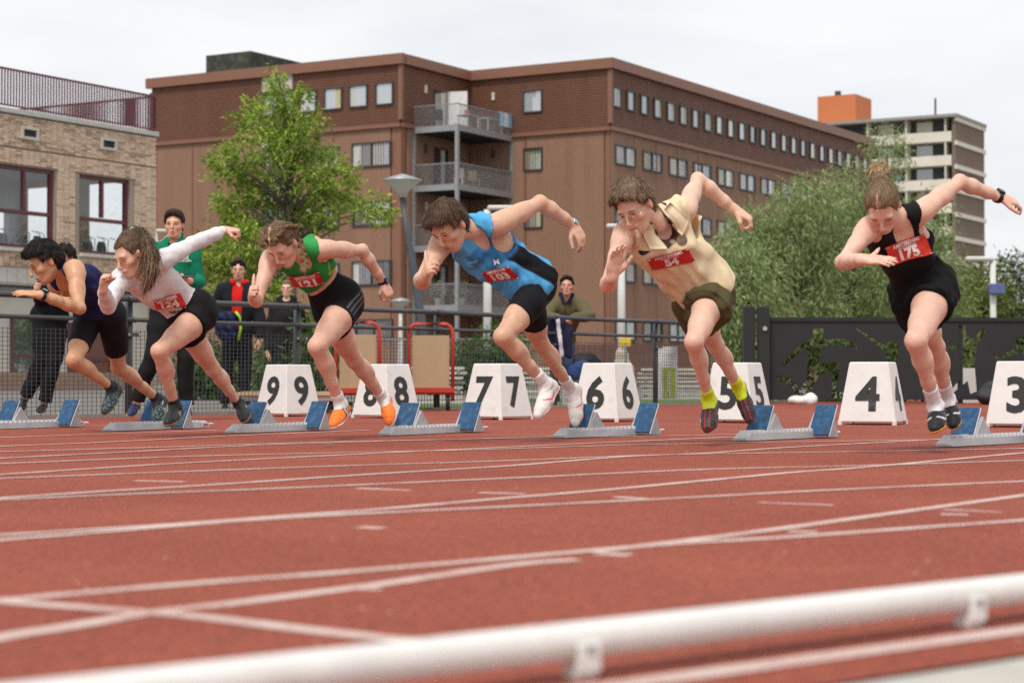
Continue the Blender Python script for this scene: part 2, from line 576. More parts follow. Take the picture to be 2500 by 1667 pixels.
class Person:
    """joints J (3-D) -> implicit body; clothes are taken from the same body and grown outwards"""
    def __init__(s, name, label, J, sc=1.0, fem=False, girth=1.0, leg=1.0, arm=1.0, h=.0065, head=None, hands=None, group=None, bust=1., tors=1., feet=True, dep=.88, arch=0.):
        s.J = J = {k: np.asarray(v, float) for k, v in J.items()}
        s.sc, s.h, s.fem = sc, h, fem
        g = girth * sc
        base = J.get('base', (J['la'] + J['ra']) / 2)
        s.root = empty(name, (base[0], base[1], max(0., min(J['lt'][2], J['rt'][2]) - .02)))
        tag(s.root, label, 'person', group)
        S = s.S = Sdf()
        lp = nrm(J['lh'] - J['rh']); up = nrm(J['neck'] - J['pel']); up_p = nrm(up - lp * np.dot(up, lp))
        lc0 = nrm(J['ls'] - J['rs']); uc = nrm(up * .85 + nrm(up - lc0 * np.dot(up, lc0)) * .15); lc = nrm(lc0 - uc * np.dot(lc0, uc))
        fp = np.cross(lp, up_p); fc = np.cross(lc, uc)
        s.lp, s.fp, s.up = lp, fp, up_p
        s.lc, s.fc, s.uc = lc, fc, uc
        Ap = s.Ap = np.array([lp, fp, up_p]); Ac = s.Ac = np.array([lc, fc, uc])
        N, Pe = J['neck'], J['pel']
        T = np.linalg.norm(N - Pe)
        w = g * tors
        cc = s.cc = N - uc * .40 * T + fc * (.012 - arch)
        wa = s.waist = Pe + (N - Pe) * .33 - fc * arch * .8
        lm = nrm(lp + lc)
        fw = .94 if fem else 1.0
        # trunk
        S.ell(cc, Ac, (.148 * w * fw, .092 * w * dep * (.95 if fem else 1), .36 * T), .04, 'torso')
        S.ell(N - uc * .20 * T - fc * (.005 + arch * .6), Ac, (.152 * w * fw, .076 * w * dep, .17 * T), .04, 'torso')
        S.cone(Pe + up_p * .04, cc - uc * .06, (.084 if fem else .080) * w * dep, .078 * w * fw * dep, .05, lm, 1.52 / dep, 'torso')
        S.ell(Pe + up_p * .015, Ap, ((.170 if fem else .158) * g, .095 * g, .100 * g), .05, 'pelvis')
        for sd, hp in ((1, 'lh'), (-1, 'rh')):
            S.sph(J[hp] - fp * .045 * g + up_p * .005 - lp * sd * .01, (.088 if fem else .083) * g, .05, 'pelvis')
        for sd in (1, -1):
            if fem:
                S.ell(N - uc * .40 * T + fc * (.064 * w * dep - arch) + lc * sd * .066 * w, Ac, (.064 * w * bust, .052 * w * bust * dep, .060 * w * bust), .035, 'torso')
            else:
                S.ell(N - uc * .26 * T + fc * (.060 * w * dep - arch * .75) + lc * sd * .072 * w, Ac, (.074 * w, .030 * w, .058 * w), .02, 'torso')
            S.ell(N - uc * .30 * T - fc * (.045 * w + arch) + lc * sd * .085 * w, Ac, (.062 * w, .044 * w, .12 * w), .03, 'torso')
        # shoulders and arms
        for sd, a in ((1, 'l'), (-1, 'r')):
            sh, el, wr = J[a + 's'], J[a + 'e'], J[a + 'w']
            ar = arm * sc * (.90 if fem else 1.0)
            S.cone(N + uc * .012 + lc * sd * .02, sh + uc * .008 - lc * sd * .03, .040 * sc, .044 * ar, .035, tag='trap')
            S.cone(N - uc * .10 * sc - fc * arch * .5 + lc * sd * .06 * sc, sh, .054 * ar, .052 * ar, .035, tag='trap')
            ad = nrm(el - sh)
            S.ell(sh + ad * .040, axes_from(*_frame(ad)), (.060 * ar, .058 * ar, .088 * ar), .02, 'uarm' + a)
            S.chain([sh, sh + (el - sh) * .45, el], [.052 * ar, .043 * ar, .035 * ar], .02, 'uarm' + a)
            fdir = nrm(wr - el)
            bend = nrm(fdir + ad * -1) if np.linalg.norm(fdir - ad) > .2 else fc
            inner = nrm(bend - ad * np.dot(bend, ad))
            S.ell(sh + (el - sh) * .55 + inner * .017, axes_from(*_frame(ad)), (.036 * ar, .036 * ar, .078 * ar), .012, 'uarm' + a)
            S.ell(sh + (el - sh) * .50 - inner * .019, axes_from(*_frame(ad)), (.034 * ar, .034 * ar, .090 * ar), .012, 'uarm' + a)
            S.sph(el - nrm(inner) * .012, .030 * ar, .015, 'farm' + a)
            S.chain([el, el + (wr - el) * .28, el + (wr - el) * .7, wr], [.034 * ar, .040 * ar, .031 * ar, .0245 * ar], .02, 'farm' + a)
            S.ell(el + (wr - el) * .28 + np.cross(fdir, inner) * .012, axes_from(*_frame(fdir)), (.030 * ar, .030 * ar, .075 * ar), .012, 'farm' + a)
        # legs
        for sd, a in ((1, 'l'), (-1, 'r')):
            hp, kn, an = J[a + 'h'], J[a + 'k'], J[a + 'a']
            lg = leg * sc * .90; sg_ = leg * sc * .86
            td, sdv = nrm(kn - hp), nrm(an - kn)
            front = nrm(-(sdv) + td) if np.linalg.norm(sdv - td) > .15 else fp
            front = nrm(front - td * np.dot(front, td))
            if np.dot(front, fp) < -.2: front = -front
            S.chain([hp, hp + (kn - hp) * .3, hp + (kn - hp) * .65, kn], [.092 * lg, .086 * lg, .066 * lg, .051 * lg], .03, 'thigh' + a)
            S.ell(hp + (kn - hp) * .45 + front * .024 * lg, axes_from(*_frame(td)), (.062 * lg, .062 * lg, .17 * lg), .022, 'thigh' + a)
            for q_ in (1, -1): S.ell(hp + (kn - hp) * .72 + front * .020 * lg + np.cross(td, front) * q_ * .030 * lg, axes_from(*_frame(td)), (.034 * lg, .034 * lg, .080 * lg), .015, 'thigh' + a)
            S.ell(hp + (kn - hp) * .42 - front * .032 * lg, axes_from(*_frame(td)), (.058 * lg, .058 * lg, .17 * lg), .022, 'thigh' + a)
            S.ell(kn + front * .026 * lg + td * .006, axes_from(*_frame(td)), (.030 * lg, .030 * lg, .034 * lg), .016, 'shin' + a)
            cf = nrm(front - sdv * np.dot(front, sdv))
            S.chain([kn, kn + (an - kn) * .3, kn + (an - kn) * .62, an], [.050 * lg, .046 * sg_, .036 * sg_, .031 * sg_], .025, 'shin' + a)
            for q_ in (1, -1): S.ell(kn + (an - kn) * (.29 - .02 * q_) - cf * .026 * sg_ + np.cross(sdv, cf) * q_ * .019 * sg_, axes_from(*_frame(sdv)), (.036 * sg_, .036 * sg_, .105 * sg_), .014, 'shin' + a)
            S.cone(kn + sdv * .05 + cf * .024, an + cf * .010, .026 * sg_, .021 * sg_, .012, tag='shin' + a)
            S.cone(an - cf * .022 * sg_, kn + (an - kn) * .6 - cf * .024 * sg_, .012 * sg_, .016 * sg_, .015, tag='shin' + a)
            for q_ in (1, -1): S.sph(an + np.cross(sdv, cf) * q_ * .020 * sg_, .021 * sg_, .012, 'shin' + a)
            # foot frame from ankle, toe tip and shin
            wv = J[a + 't'] - an; L = np.linalg.norm(wv)
            w0 = nrm(wv); u0 = nrm(-sdv - w0 * np.dot(-sdv, w0))
            q = R(17.6); f = nrm(w0 * math.cos(q) + u0 * math.sin(q)); u = nrm(-w0 * math.sin(q) + u0 * math.cos(q))
            fs = L / .215
            o = an - f * .065 * fs - u * .080 * fs
            setattr(s, 'foot' + a, (o, f, u, np.cross(u, f), fs))
            S.cone(an, o + f * .16 * fs + u * .035 * fs, .024 * sc, .018 * sc, .02, tag='footb' + a)
        # neck and head
        hd = head or {}
        s.head(hd, sc)
        for a in 'lr':
            hs = (hands or {}).get(a)
            if hs: s.hand(a, **hs)

    def head(s, hd, sc):
        J, S = s.J, s.S
        yaw, pit, rol = R(hd.get('yaw', 0)), R(hd.get('pitch', 0)), R(hd.get('roll', 0))
        f = np.array((-math.sin(yaw) * math.cos(pit), -math.cos(yaw) * math.cos(pit), -math.sin(pit)))
        u = np.array((0, 0, 1.)); u = nrm(u - f * np.dot(u, f)); x = np.cross(u, f)   # x: towards the person's left
        u2 = u * math.cos(rol) + x * math.sin(rol); x2 = x * math.cos(rol) - u * math.sin(rol)
        H = s.H = np.array([x2, f, u2]); c = s.hc = J['head']
        z = s.hs = sc * hd.get('size', 1.0) * (.97 if s.fem else 1)
        s.hp = hp = lambda a, b, d: c + (x2 * a + f * b + u2 * d) * z
        hf = hd.get('fat', 1.0)
        S.ell(hp(0, -.012, .022), H, np.array((.073, .096, .094)) * z, .02, 'head')
        S.ell(hp(0, .025, -.040), H, np.array((.053 * hf, .062, .080)) * z, .025, 'head')
        S.ell(hp(0, .052, -.092), H, np.array((.031 * hf, .032, .028)) * z, .025, 'head')
        S.ell(hp(0, .069, -.103), H, np.array((.020, .017, .017)) * z, .02, 'head')
        for sd in (1, -1):
            S.ell(hp(.043 * sd, .052, -.028), H, np.array((.019, .026, .020)) * z, .022, 'head')
            S.cone(hp(.047 * sd, .0, -.062), hp(.020 * sd, .056, -.101), .014 * z, .012 * z, .018, tag='head')
            S.ell(hp(.032 * sd, .102, .003), H, np.array((.019, .026, .014)) * z, .014, 'head', sub=True)
            S.ell(hp(.032 * sd, .072, -.001), H, np.array((.0135, .0140, .0115)) * z, .004, 'head')
            S.ell(hp(.076 * sd, -.010, -.014), H @ np.eye(3), np.array((.009, .018, .032)) * z, .008, 'head')
        S.cone(hp(-.04, .076, .020), hp(.04, .076, .020), .013 * z, .013 * z, .02, tag='head')
        S.cone(hp(0, .088, .012), hp(0, .116, -.030), .0075 * z, .0105 * z, .009, tag='head')
        S.ell(hp(0, .110, -.037), H, np.array((.0165, .012, .009)) * z, .006, 'head')
        S.ell(hp(0, .086, -.063), H, np.array((.023, .016, .0085)) * z, .007, 'head')
        S.ell(hp(0, .085, -.076), H, np.array((.020, .0155, .0085)) * z, .006, 'head')
        nk = .050 * sc * (.86 if s.fem else 1) * hd.get('neck', 1)
        S.cone(hp(0, -.022, -.055), J['neck'] - s.uc * .02, nk, nk * 1.15, .022, tag='neck')

    def hand(s, a, d, n, pose='fist', spread=0, thumb=None, size=1.0):
        "d: wrist towards the knuckles, n: normal of the back of the hand"
        S, w = s.S, s.J[a + 'w']
        z = s.sc * size * (.90 if s.fem else 1.0)
        d = nrm(d); n = nrm(np.asarray(n, float) - d * np.dot(n, d))
        t = np.cross(d, n) if a == 'l' else np.cross(n, d)
        s.handf = getattr(s, 'handf', {}); s.handf[a] = (w, d, n, t)
        A = np.array([t, d, n])
        S.cone(w - d * .01, w + d * .04 * z, .026 * z, .022 * z, .02, t, 1.25, tag='hand')
        S.ell(w + d * .055 * z, A, np.array((.042, .050, .017)) * z, .015, 'hand')
        cur = {'fist': (75, 165, 225), 'half': (50, 120, 165), 'relax': (28, 62, 88), 'open': (6, 16, 24), 'flat': (2, 4, 6)}[pose]
        for i, (o, L) in enumerate(((.031, .076), (.011, .084), (-.010, .078), (-.029, .061))):
            b = w + (d * (.093 - abs(i - 1) * .004) + t * o * .95) * z
            sp = R((1.5 - i) * spread)
            d0 = nrm(d * math.cos(sp) + t * math.sin(sp))
            rr = (.0100, .0102, .0098, .0086)[i] * z
            S.cone(w + d * .05 * z + t * o * .7 * z, b, .012 * z, rr * 1.08, .008, tag='hand')
            p = b
            for q, (fr, th) in enumerate(zip((.46, .30, .24), cur)):
                th = R(th + (i - 1.5) * (3 if pose in ('relax', 'open', 'half') else 0))
                e = p + (d0 * math.cos(th) - n * math.sin(th)) * L * fr * z
                S.cone(p, e, rr * (1 - .10 * q), rr * (.92 - .10 * q), .0015, tag='hand')
                p = e
        tp = thumb or {'fist': 'in', 'half': 'in'}.get(pose, 'side')
        b = w + (d * .028 + t * .026 - n * .006) * z
        if tp == 'in':
            d1, d2 = nrm(d * .7 + t * .55 - n * .55), nrm(d * .55 - t * .45 - n * .7)
        elif tp == 'up':
            d1, d2 = nrm(t * .9 + d * .35), nrm(t * 1.0 + d * .15)
        else:
            d1, d2 = nrm(d * .75 + t * .6 - n * .3), nrm(d * .95 + t * .25 - n * .25)
        e = b + d1 * .046 * z; e2 = e + d2 * .032 * z; e3 = e2 + nrm(d2 * 1.0 + d1 * -.05) * .026 * z
        S.chain([b, e, e2, e3], [.0165 * z, .0125 * z, .0110 * z, .0085 * z], .004, 'hand')

    # ---- meshes
    def body(s, m, tint=None, drop=()):
        V, Q = skin([p for p in s.S.p if p['tag'] not in drop], s.h)
        L = (V - s.hc) @ s.H.T / s.hs
        near = np.linalg.norm(L - np.array((0, .02, -.02)), axis=1) < .16
        hl = np.where(near[:, None], np.c_[np.abs(L[:, 0]), L[:, 1], L[:, 2]], 9.)
        C = np.ones((len(V), 3))
        red = np.zeros(len(V))
        for j, r_, am in (('le', .06, .5), ('re', .06, .5), ('lk', .075, .5), ('rk', .075, .5)):
            red = np.maximum(red, am * np.exp(-(np.linalg.norm(V - s.J[j], axis=1) / r_) ** 2))
        for a in 'lr':
            if a in getattr(s, 'handf', {}):
                w, d, n, t = s.handf[a]
                red = np.maximum(red, .55 * np.clip(1.2 - np.linalg.norm(V - (w + d * .07), axis=1) / .10, 0, 1))
        C *= 1 - red[:, None] * np.array((.03, .15, .17))
        if tint is not None: C = tint(V, C)
        return mesh_np('body', V, Q, m, s.root, attrs={'Col': C, 'hl': hl})

    def cloth(s, name, prims, m, col=(.5, .5, .5), clips=(), disp=None, parent=None, h=None, rl=1, strands=None):
        V, Q = skin(prims, h or s.h, clips, disp, rl)
        if not len(V): print('EMPTY', name); return None
        C = col(V) if callable(col) else np.tile(np.array(col, float), (len(V), 1))
        return mesh_np(name, V, Q, m, parent or s.root, attrs={'Col': C})

    def shoe(s, a, m, col, sole=(.8, .8, .8), sock=None, socktop=.2, height=1.0, soleth=.018, bulk=1.0):
        o, f, u, l, z = getattr(s, 'foot' + a)
        p = lambda x, y, v: o + (f * x + l * y + u * v) * z
        A = np.array([f, l, u])
        an, kn = s.J[a + 'a'], s.J[a + 'k']
        k = Sdf(); b = bulk
        k.cone(p(.040, 0, .045), p(.050, 0, .072 * height), .036 * z * b, .034 * z * b, .02)
        k.cone(p(.045, 0, .035), p(.150, 0, .032), .036 * z * b, .036 * z * b, .02)
        k.cone(p(.06, 0, .075 * height), p(.160, 0, .038), .028 * z * b, .030 * z * b, .03)
        k.cone(p(.150, .004, .028), p(.205, .002, .024), .040 * z * b, .036 * z * b, .02)
        k.cone(p(.205, .002, .024), p(.246, -.002, .021), .036 * z * b, .027 * z * b, .02)
        cl = [cut_plane(p(0, 0, soleth), -u), cut_plane(p(.05, 0, .098 * height), nrm(u * 1 + f * .25 * 0 - f * .1))]
        def cf(V):
            L = (V - o) @ A.T / z
            return col(L) if callable(col) else np.tile(np.array(col, float), (len(V), 1))
        sh = s.cloth('shoe', k.p, m, cf, cl, h=s.h * .8)
        q = Sdf()
        q.cone(p(.035, 0, .022), p(.14, .0, .016), .038 * z * b, .035 * z * b, .02)
        q.cone(p(.14, .002, .016), p(.205, .002, .017), .041 * z * b, .039 * z * b, .02)
        q.cone(p(.205, .002, .017), p(.250, -.002, .022), .038 * z * b, .027 * z * b, .02)
        cl = [cut_plane(p(0, 0, soleth + .003), u), cut_plane(p(0, 0, .001), -u)]
        so = s.cloth('sole', q.p, m, sole, cl, parent=sh, h=s.h * .8)
        if sock is not None:
            up = nrm(kn - an)
            g = s.S.take({'shin' + a}, .006, {'shin' + a: [(an + up * socktop, up)]})
            g.cone(an, p(.13, 0, .055), .037 * s.sc, .032 * s.sc, .02)
            s.cloth('sock', g.p, m, sock, disp=wob(3, 160, .0012, axis=up, aniso=2), h=s.h)
        return sh

    def laces(s, sh, a, m, n=5):
        o, f, u, l, z = getattr(s, 'foot' + a)
        mb = MB()
        for i in range(n):
            x = .085 + i * .020; v = .098 - i * .0125
            c = o + (f * x + u * v) * z
            mb.tube([c - l * .020 * z - u * .006, c + u * .004 + f * .006, c + l * .020 * z - u * .006], .0028, 5)
        return mb.build('laces', m, sh, smooth=True)

    def hair(s, m, prims, col, clips=(), disp=None, flow=None, n=900, ln=(.02, .05), lift_=.25, seed=1, droop=.2, wd=.0028, parent=None, name='hair'):
        V, Q = skin(prims, s.h * .85, clips, disp)
        rg = np.random.RandomState(seed)
        cf = col if callable(col) else (lambda W: np.tile(np.array(col, float), (len(W), 1)))
        C = cf(V) * (1 + .25 * rg.normal(size=(len(V), 1)) * .3)
        if n and flow is not None:
            a, b2, d2 = V[Q[:, 0]], V[Q[:, 1]], V[Q[:, 3]]
            nn = np.cross(b2 - a, d2 - a); nn /= np.linalg.norm(nn, axis=1)[:, None] + 1e-9
            pick = rg.choice(len(Q), n)
            pc = V[Q[pick]].mean(1); nn = nn[pick]
            fl = flow(pc)
            fl = fl - nn * (fl * nn).sum(1)[:, None]; fl /= np.linalg.norm(fl, axis=1)[:, None] + 1e-9
            fl += rg.normal(size=fl.shape) * .16
            L = rg.uniform(ln[0], ln[1], n)[:, None]
            sd = np.cross(fl, nn); sd /= np.linalg.norm(sd, axis=1)[:, None] + 1e-9
            p0 = pc - nn * .002 - fl * L * .3
            p1 = p0 + fl * L * .5 + nn * (.003 + lift_ * L * .3)
            p2 = p0 + fl * L + nn * lift_ * L * .45 + np.array((0, 0, -1)) * droop * L
            W = np.stack([p0 - sd * wd, p0 + sd * wd, p1 - sd * wd * .8, p1 + sd * wd * .8, p2 - sd * wd * .2, p2 + sd * wd * .2], 1)
            o = len(V) + np.arange(n)[:, None] * 6
            q = np.concatenate([o + np.array((0, 1, 3, 2)), o + np.array((2, 3, 5, 4))])
            V = np.concatenate([V, W.reshape(-1, 3)]); Q = np.concatenate([Q, q])
            cc = cf(pc) * (1 + rg.uniform(-.3, .6, (n, 1)))
            C = np.concatenate([C, np.repeat(cc, 6, 0)])
        return mesh_np(name, V, Q, m, parent or s.root, attrs={'Col': np.clip(C, 0, 1)})

    def bib_px(s, target, z, quad, nn, number, mr=None, **k):
        "quad: left-mid, right-mid, top-mid, bottom-mid in zoom pixels"
        ox, oy, kk = z
        q = [(ox + a / kk, oy + b / kk) for a, b in quad]
        bv = BVHTree.FromPolygons([tuple(Vector(v.co)) for v in target.data.vertices], [tuple(f.vertices) for f in target.data.polygons])
        cx, cy = (q[0][0] + q[1][0] + q[2][0] + q[3][0]) / 4, (q[0][1] + q[1][1] + q[2][1] + q[3][1]) / 4
        hit = bv.ray_cast(Vector(CAM), Vector(ray(cx, cy)).normalized())
        if hit[0] is None: print('BIB no hit', number); return
        c = np.array(hit[0]); nn = nrm(nrm(nn) * 1.0 + nrm(CAM - c) * .35)
        l, r, t, b = [on_plane(x, y, c, nn) for x, y in q]
        xa = nrm(r - l); ya = t - b; h = np.linalg.norm(ya); ya = nrm(ya)
        yo = nrm(ya - xa * np.dot(ya, xa)); ya = nrm(ya * .75 + yo * .25)
        n2 = np.cross(xa, yo)
        return s.bib(target, c, xa, ya, n2, np.linalg.norm(r - l), h, number, mr or M_BIB, M_WHITE, **k)

    def bib(s, target, c, xa, ya, nn, w, h, number, m_red, m_white, crumple=.004, seed=0, numsize=.47):
        "sheet pinned on the garment: rays along -nn find the cloth"
        dg = bpy.context.evaluated_depsgraph_get()
        bv = BVHTree.FromPolygons([tuple(Vector(v.co)) for v in target.data.vertices], [tuple(p.vertices) for p in target.data.polygons])
        xa, ya, nn = nrm(xa), nrm(ya), nrm(nn)
        us = np.linspace(-.5, .5, 11); vs = np.linspace(-.5, .5, 8)
        pts, dep = [], []
        for v in vs:
            for u in us:
                o = c + xa * u * w + ya * v * h + nn * .25
                hit = bv.ray_cast(Vector(o), Vector(-nn), .6)
                pts.append((u, v)); dep.append(.25 - hit[3] if hit[0] is not None else np.nan)
        pts = np.array(pts); dep = np.array(dep); ok = ~np.isnan(dep)
        if ok.sum() < 10: print('BIB misses', number); dep = np.zeros(len(dep)); ok = np.ones(len(dep), bool)
        med = np.median(dep[ok]); ok &= np.abs(dep - med) < .08
        B = lambda q: np.stack([np.ones(len(q)), q[:, 0], q[:, 1], q[:, 0] ** 2, q[:, 0] * q[:, 1], q[:, 1] ** 2], 1)
        co, *_ = np.linalg.lstsq(B(pts[ok]), dep[ok], rcond=None)
        res = np.abs(B(pts[ok]) @ co - dep[ok])
        lift0 = np.percentile(dep[ok] - B(pts[ok]) @ co, 92)
        rg = np.random.RandomState(seed); ph = rg.rand(4) * 6
        def dz(q):
            return B(q) @ co + lift0 + .005 + crumple * (np.sin(q[:, 0] * 9 + q[:, 1] * 5 + ph[0]) + .7 * np.sin(q[:, 0] * 5 - q[:, 1] * 11 + ph[1])) * .6
        def place(q, e=0.):
            q = np.asarray(q, float)
            return c + q[:, :1] * w * xa + q[:, 1:] * h * ya + nn * (dz(q) + e)[:, None]
        nx, ny = 16, 10
        gu, gv = np.meshgrid(np.linspace(-.5, .5, nx), np.linspace(-.5, .5, ny))
        q = np.stack([gu.ravel(), gv.ravel()], 1)
        F = [(j * nx + i, j * nx + i + 1, (j + 1) * nx + i + 1, (j + 1) * nx + i) for j in range(ny - 1) for i in range(nx - 1)]
        ob = mesh_np('race_bib', place(q), np.array(F), m_red, s.root)
        ob['label'] = 'red race bib with white number ' + number
        def txt(name, t, y, size, bold, sp=1.0, wmax=.9):
            V, Fc = text_mesh(t, size * h, bold, spacing=sp)
            Wd = V[:, 0].max() - V[:, 0].min()
            k = min(1, wmax * w / Wd)
            V = V * (k, 1)
            mesh_np(name, place(np.c_[V[:, 0] / w, V[:, 1] / h + y], .002), np.array(Fc), m_white, ob, smooth=False)
        txt('event_lettering', 'AMSTERDAMS', .36, .17, .045, 1.05, .68)
        txt('event_lettering', 'BAANCIRCUIT', .20, .085, .03, 1.25, .62)
        txt('number_lettering', number, -.13, numsize, .085, 1.08, .8)
        txt('footer_lettering', 'UW LOCATIE  UW TERREIN  UW CLUB', -.42, .04, .0, 1.1, .8)
        for sx in (-.47, .47):
            for sy in (-.44, .44):
                p0 = place([(sx, sy)], .003)[0]
                mb = MB(); mb.tube([p0 - xa * .012, p0 + nn * .003, p0 + xa * .012], .0022, 5); mb.build('safety_pin', mat('steel_pin', (.6, .6, .62), .3, metal=1), ob, smooth=True)
        return ob, place

    def decal(s, name, target, z, x, y, txt, size, m, rot=0., off=.005, poly=None, **k):
        "a small print on the cloth where the photo shows it"
        q = (z[0] + x / z[2], z[1] + y / z[2])
        bv = BVHTree.FromPolygons([tuple(Vector(v.co)) for v in target.data.vertices], [tuple(f.vertices) for f in target.data.polygons])
        hit = bv.ray_cast(Vector(CAM), Vector(ray(*q)).normalized())
        if hit[0] is None: print('DECAL misses', name, txt); return None
        c = np.array(hit[0]); n = nrm(np.array(hit[1])); n = nrm(n if np.dot(n, CAM - c) > 0 else -n)
        d = np.array((math.cos(R(rot)), 0, math.sin(R(rot)))); xa = nrm(d - n * np.dot(d, n)); ya = np.cross(n, xa)
        if poly is None: V, F = text_mesh(txt, size, **k)
        else: V = np.array(poly) * size; F = [(0, i, i + 1) for i in range(1, len(poly) - 1)]
        W = []
        for a, b in V:
            st = c + xa * a + ya * b + n * .06; h2 = bv.ray_cast(Vector(st), Vector(-n), .12)
            W.append((np.array(h2[0]) if h2[0] is not None else st - n * .06) + n * off)
        return mesh_np(name, W, np.array(F), m, target, smooth=False)

    def patch(s, name, target, o, ax, az, dn, quad, m, col, off=.010, nu=7, nv=7, th=.006, wavy=.0):
        "cloth flap: the quad (in ax, az coordinates) is dropped along dn on to the garment"
        bv = BVHTree.FromPolygons([tuple(Vector(v.co)) for v in target.data.vertices], [tuple(f.vertices) for f in target.data.polygons])
        q = np.array(quad, float); P3, last = [], None
        for j in range(nv):
            for i in range(nu):
                u, v = i / (nu - 1), j / (nv - 1)
                c = (q[0] * (1 - u) + q[1] * u) * (1 - v) + (q[3] * (1 - u) + q[2] * u) * v
                st = o + ax * c[0] + az * c[1] - dn * .4
                hit = bv.ray_cast(Vector(st), Vector(dn), .8)
                d = hit[3] if hit[0] is not None else last
                if d is None: d = .4
                if last is not None and abs(d - last) > .05: d = last + np.sign(d - last) * .012
                last = d if i < nu - 1 else None
                P3.append((st, d))
        D_ = np.array([d for _, d in P3]).reshape(nv, nu); 
        for _ in range(2):
            E = D_.copy(); E[1:-1] = (D_[:-2] + D_[1:-1] + D_[2:]) / 3; D_ = E; E = D_.copy(); E[:, 1:-1] = (D_[:, :-2] + D_[:, 1:-1] + D_[:, 2:]) / 3; D_ = E
        V = np.array([st + dn * (d - off) for (st, _), d in zip(P3, D_.ravel())])
        W = V + dn * th
        F = [(j * nu + i, j * nu + i + 1, (j + 1) * nu + i + 1, (j + 1) * nu + i) for j in range(nv - 1) for i in range(nu - 1)]
        n = nu * nv
        F2 = [tuple(n + k for k in f[::-1]) for f in F]
        ring = [i for i in range(nu)] + [j * nu + nu - 1 for j in range(1, nv)] + [(nv - 1) * nu + i for i in range(nu - 2, -1, -1)] + [j * nu for j in range(nv - 2, 0, -1)]
        F3 = [(ring[k], ring[(k + 1) % len(ring)], ring[(k + 1) % len(ring)] + n, ring[k] + n) for k in range(len(ring))]
        return mesh_np(name, np.concatenate([V, W]), np.array(F + F2 + F3), m, s.root, smooth=False, attrs={'Col': np.tile(np.array(col, float), (2 * n, 1))})

    def watch(s, a, m_band, m_face, off=.0, side=None, shape='round', size=1.0):
        w, el = s.J[a + 'w'], s.J[a + 'e']
        d = nrm(w - el); c = w - d * (.012 + off)
        n = s.handf[a][2] if side is None else nrm(np.asarray(side) - d * np.dot(side, d))
        n = nrm(n - d * np.dot(n, d)); t = np.cross(d, n)
        r = .030 * s.sc * (.92 if s.fem else 1) * size
        mb = MB(); k = 20; W = .011 * size
        ring = [(c + (n * math.cos(q) + t * math.sin(q) * 1.12) * rr + d * e) for q in np.linspace(0, 2 * math.pi, k, endpoint=False) for rr, e in ((r, -W), (r + .004, -W * .8), (r + .004, W * .8), (r, W))]
        mb.add(ring, [((i * 4 + j), (i * 4 + j + 1), ((i + 1) % k * 4 + j + 1), ((i + 1) % k * 4 + j)) for i in range(k) for j in range(3)])
        o = mb.build('wristwatch', m_band, s.root, smooth=True)
        fb = MB(); cc = c + n * (r + .002)
        if shape == 'round': fb.tube([cc - n * .004, cc + n * .006, cc + n * .007], [.021 * size, .021 * size, .018 * size], 16)
        else: fb.box(cc + n * .002, (.032 * size, .038 * size, .010), np.array([t, d, n]))
        cs = fb.build('watch_case', m_band, o, bevel=0 if shape == 'round' else .003)
        gl = MB()
        if shape == 'round': gl.tube([cc + n * .007, cc + n * .0085], .016 * size, 16)
        else: gl.box(cc + n * .0075, (.026 * size, .030 * size, .003), np.array([t, d, n]))
        gl.build('watch_face', m_face, o)
        return o


def _frame(d):
    d = nrm(d); r = np.array((0, 0, 1.)) if abs(d[2]) < .9 else np.array((1., 0, 0))
    a = nrm(np.cross(d, r)); b = np.cross(d, a)
    return a, b, d
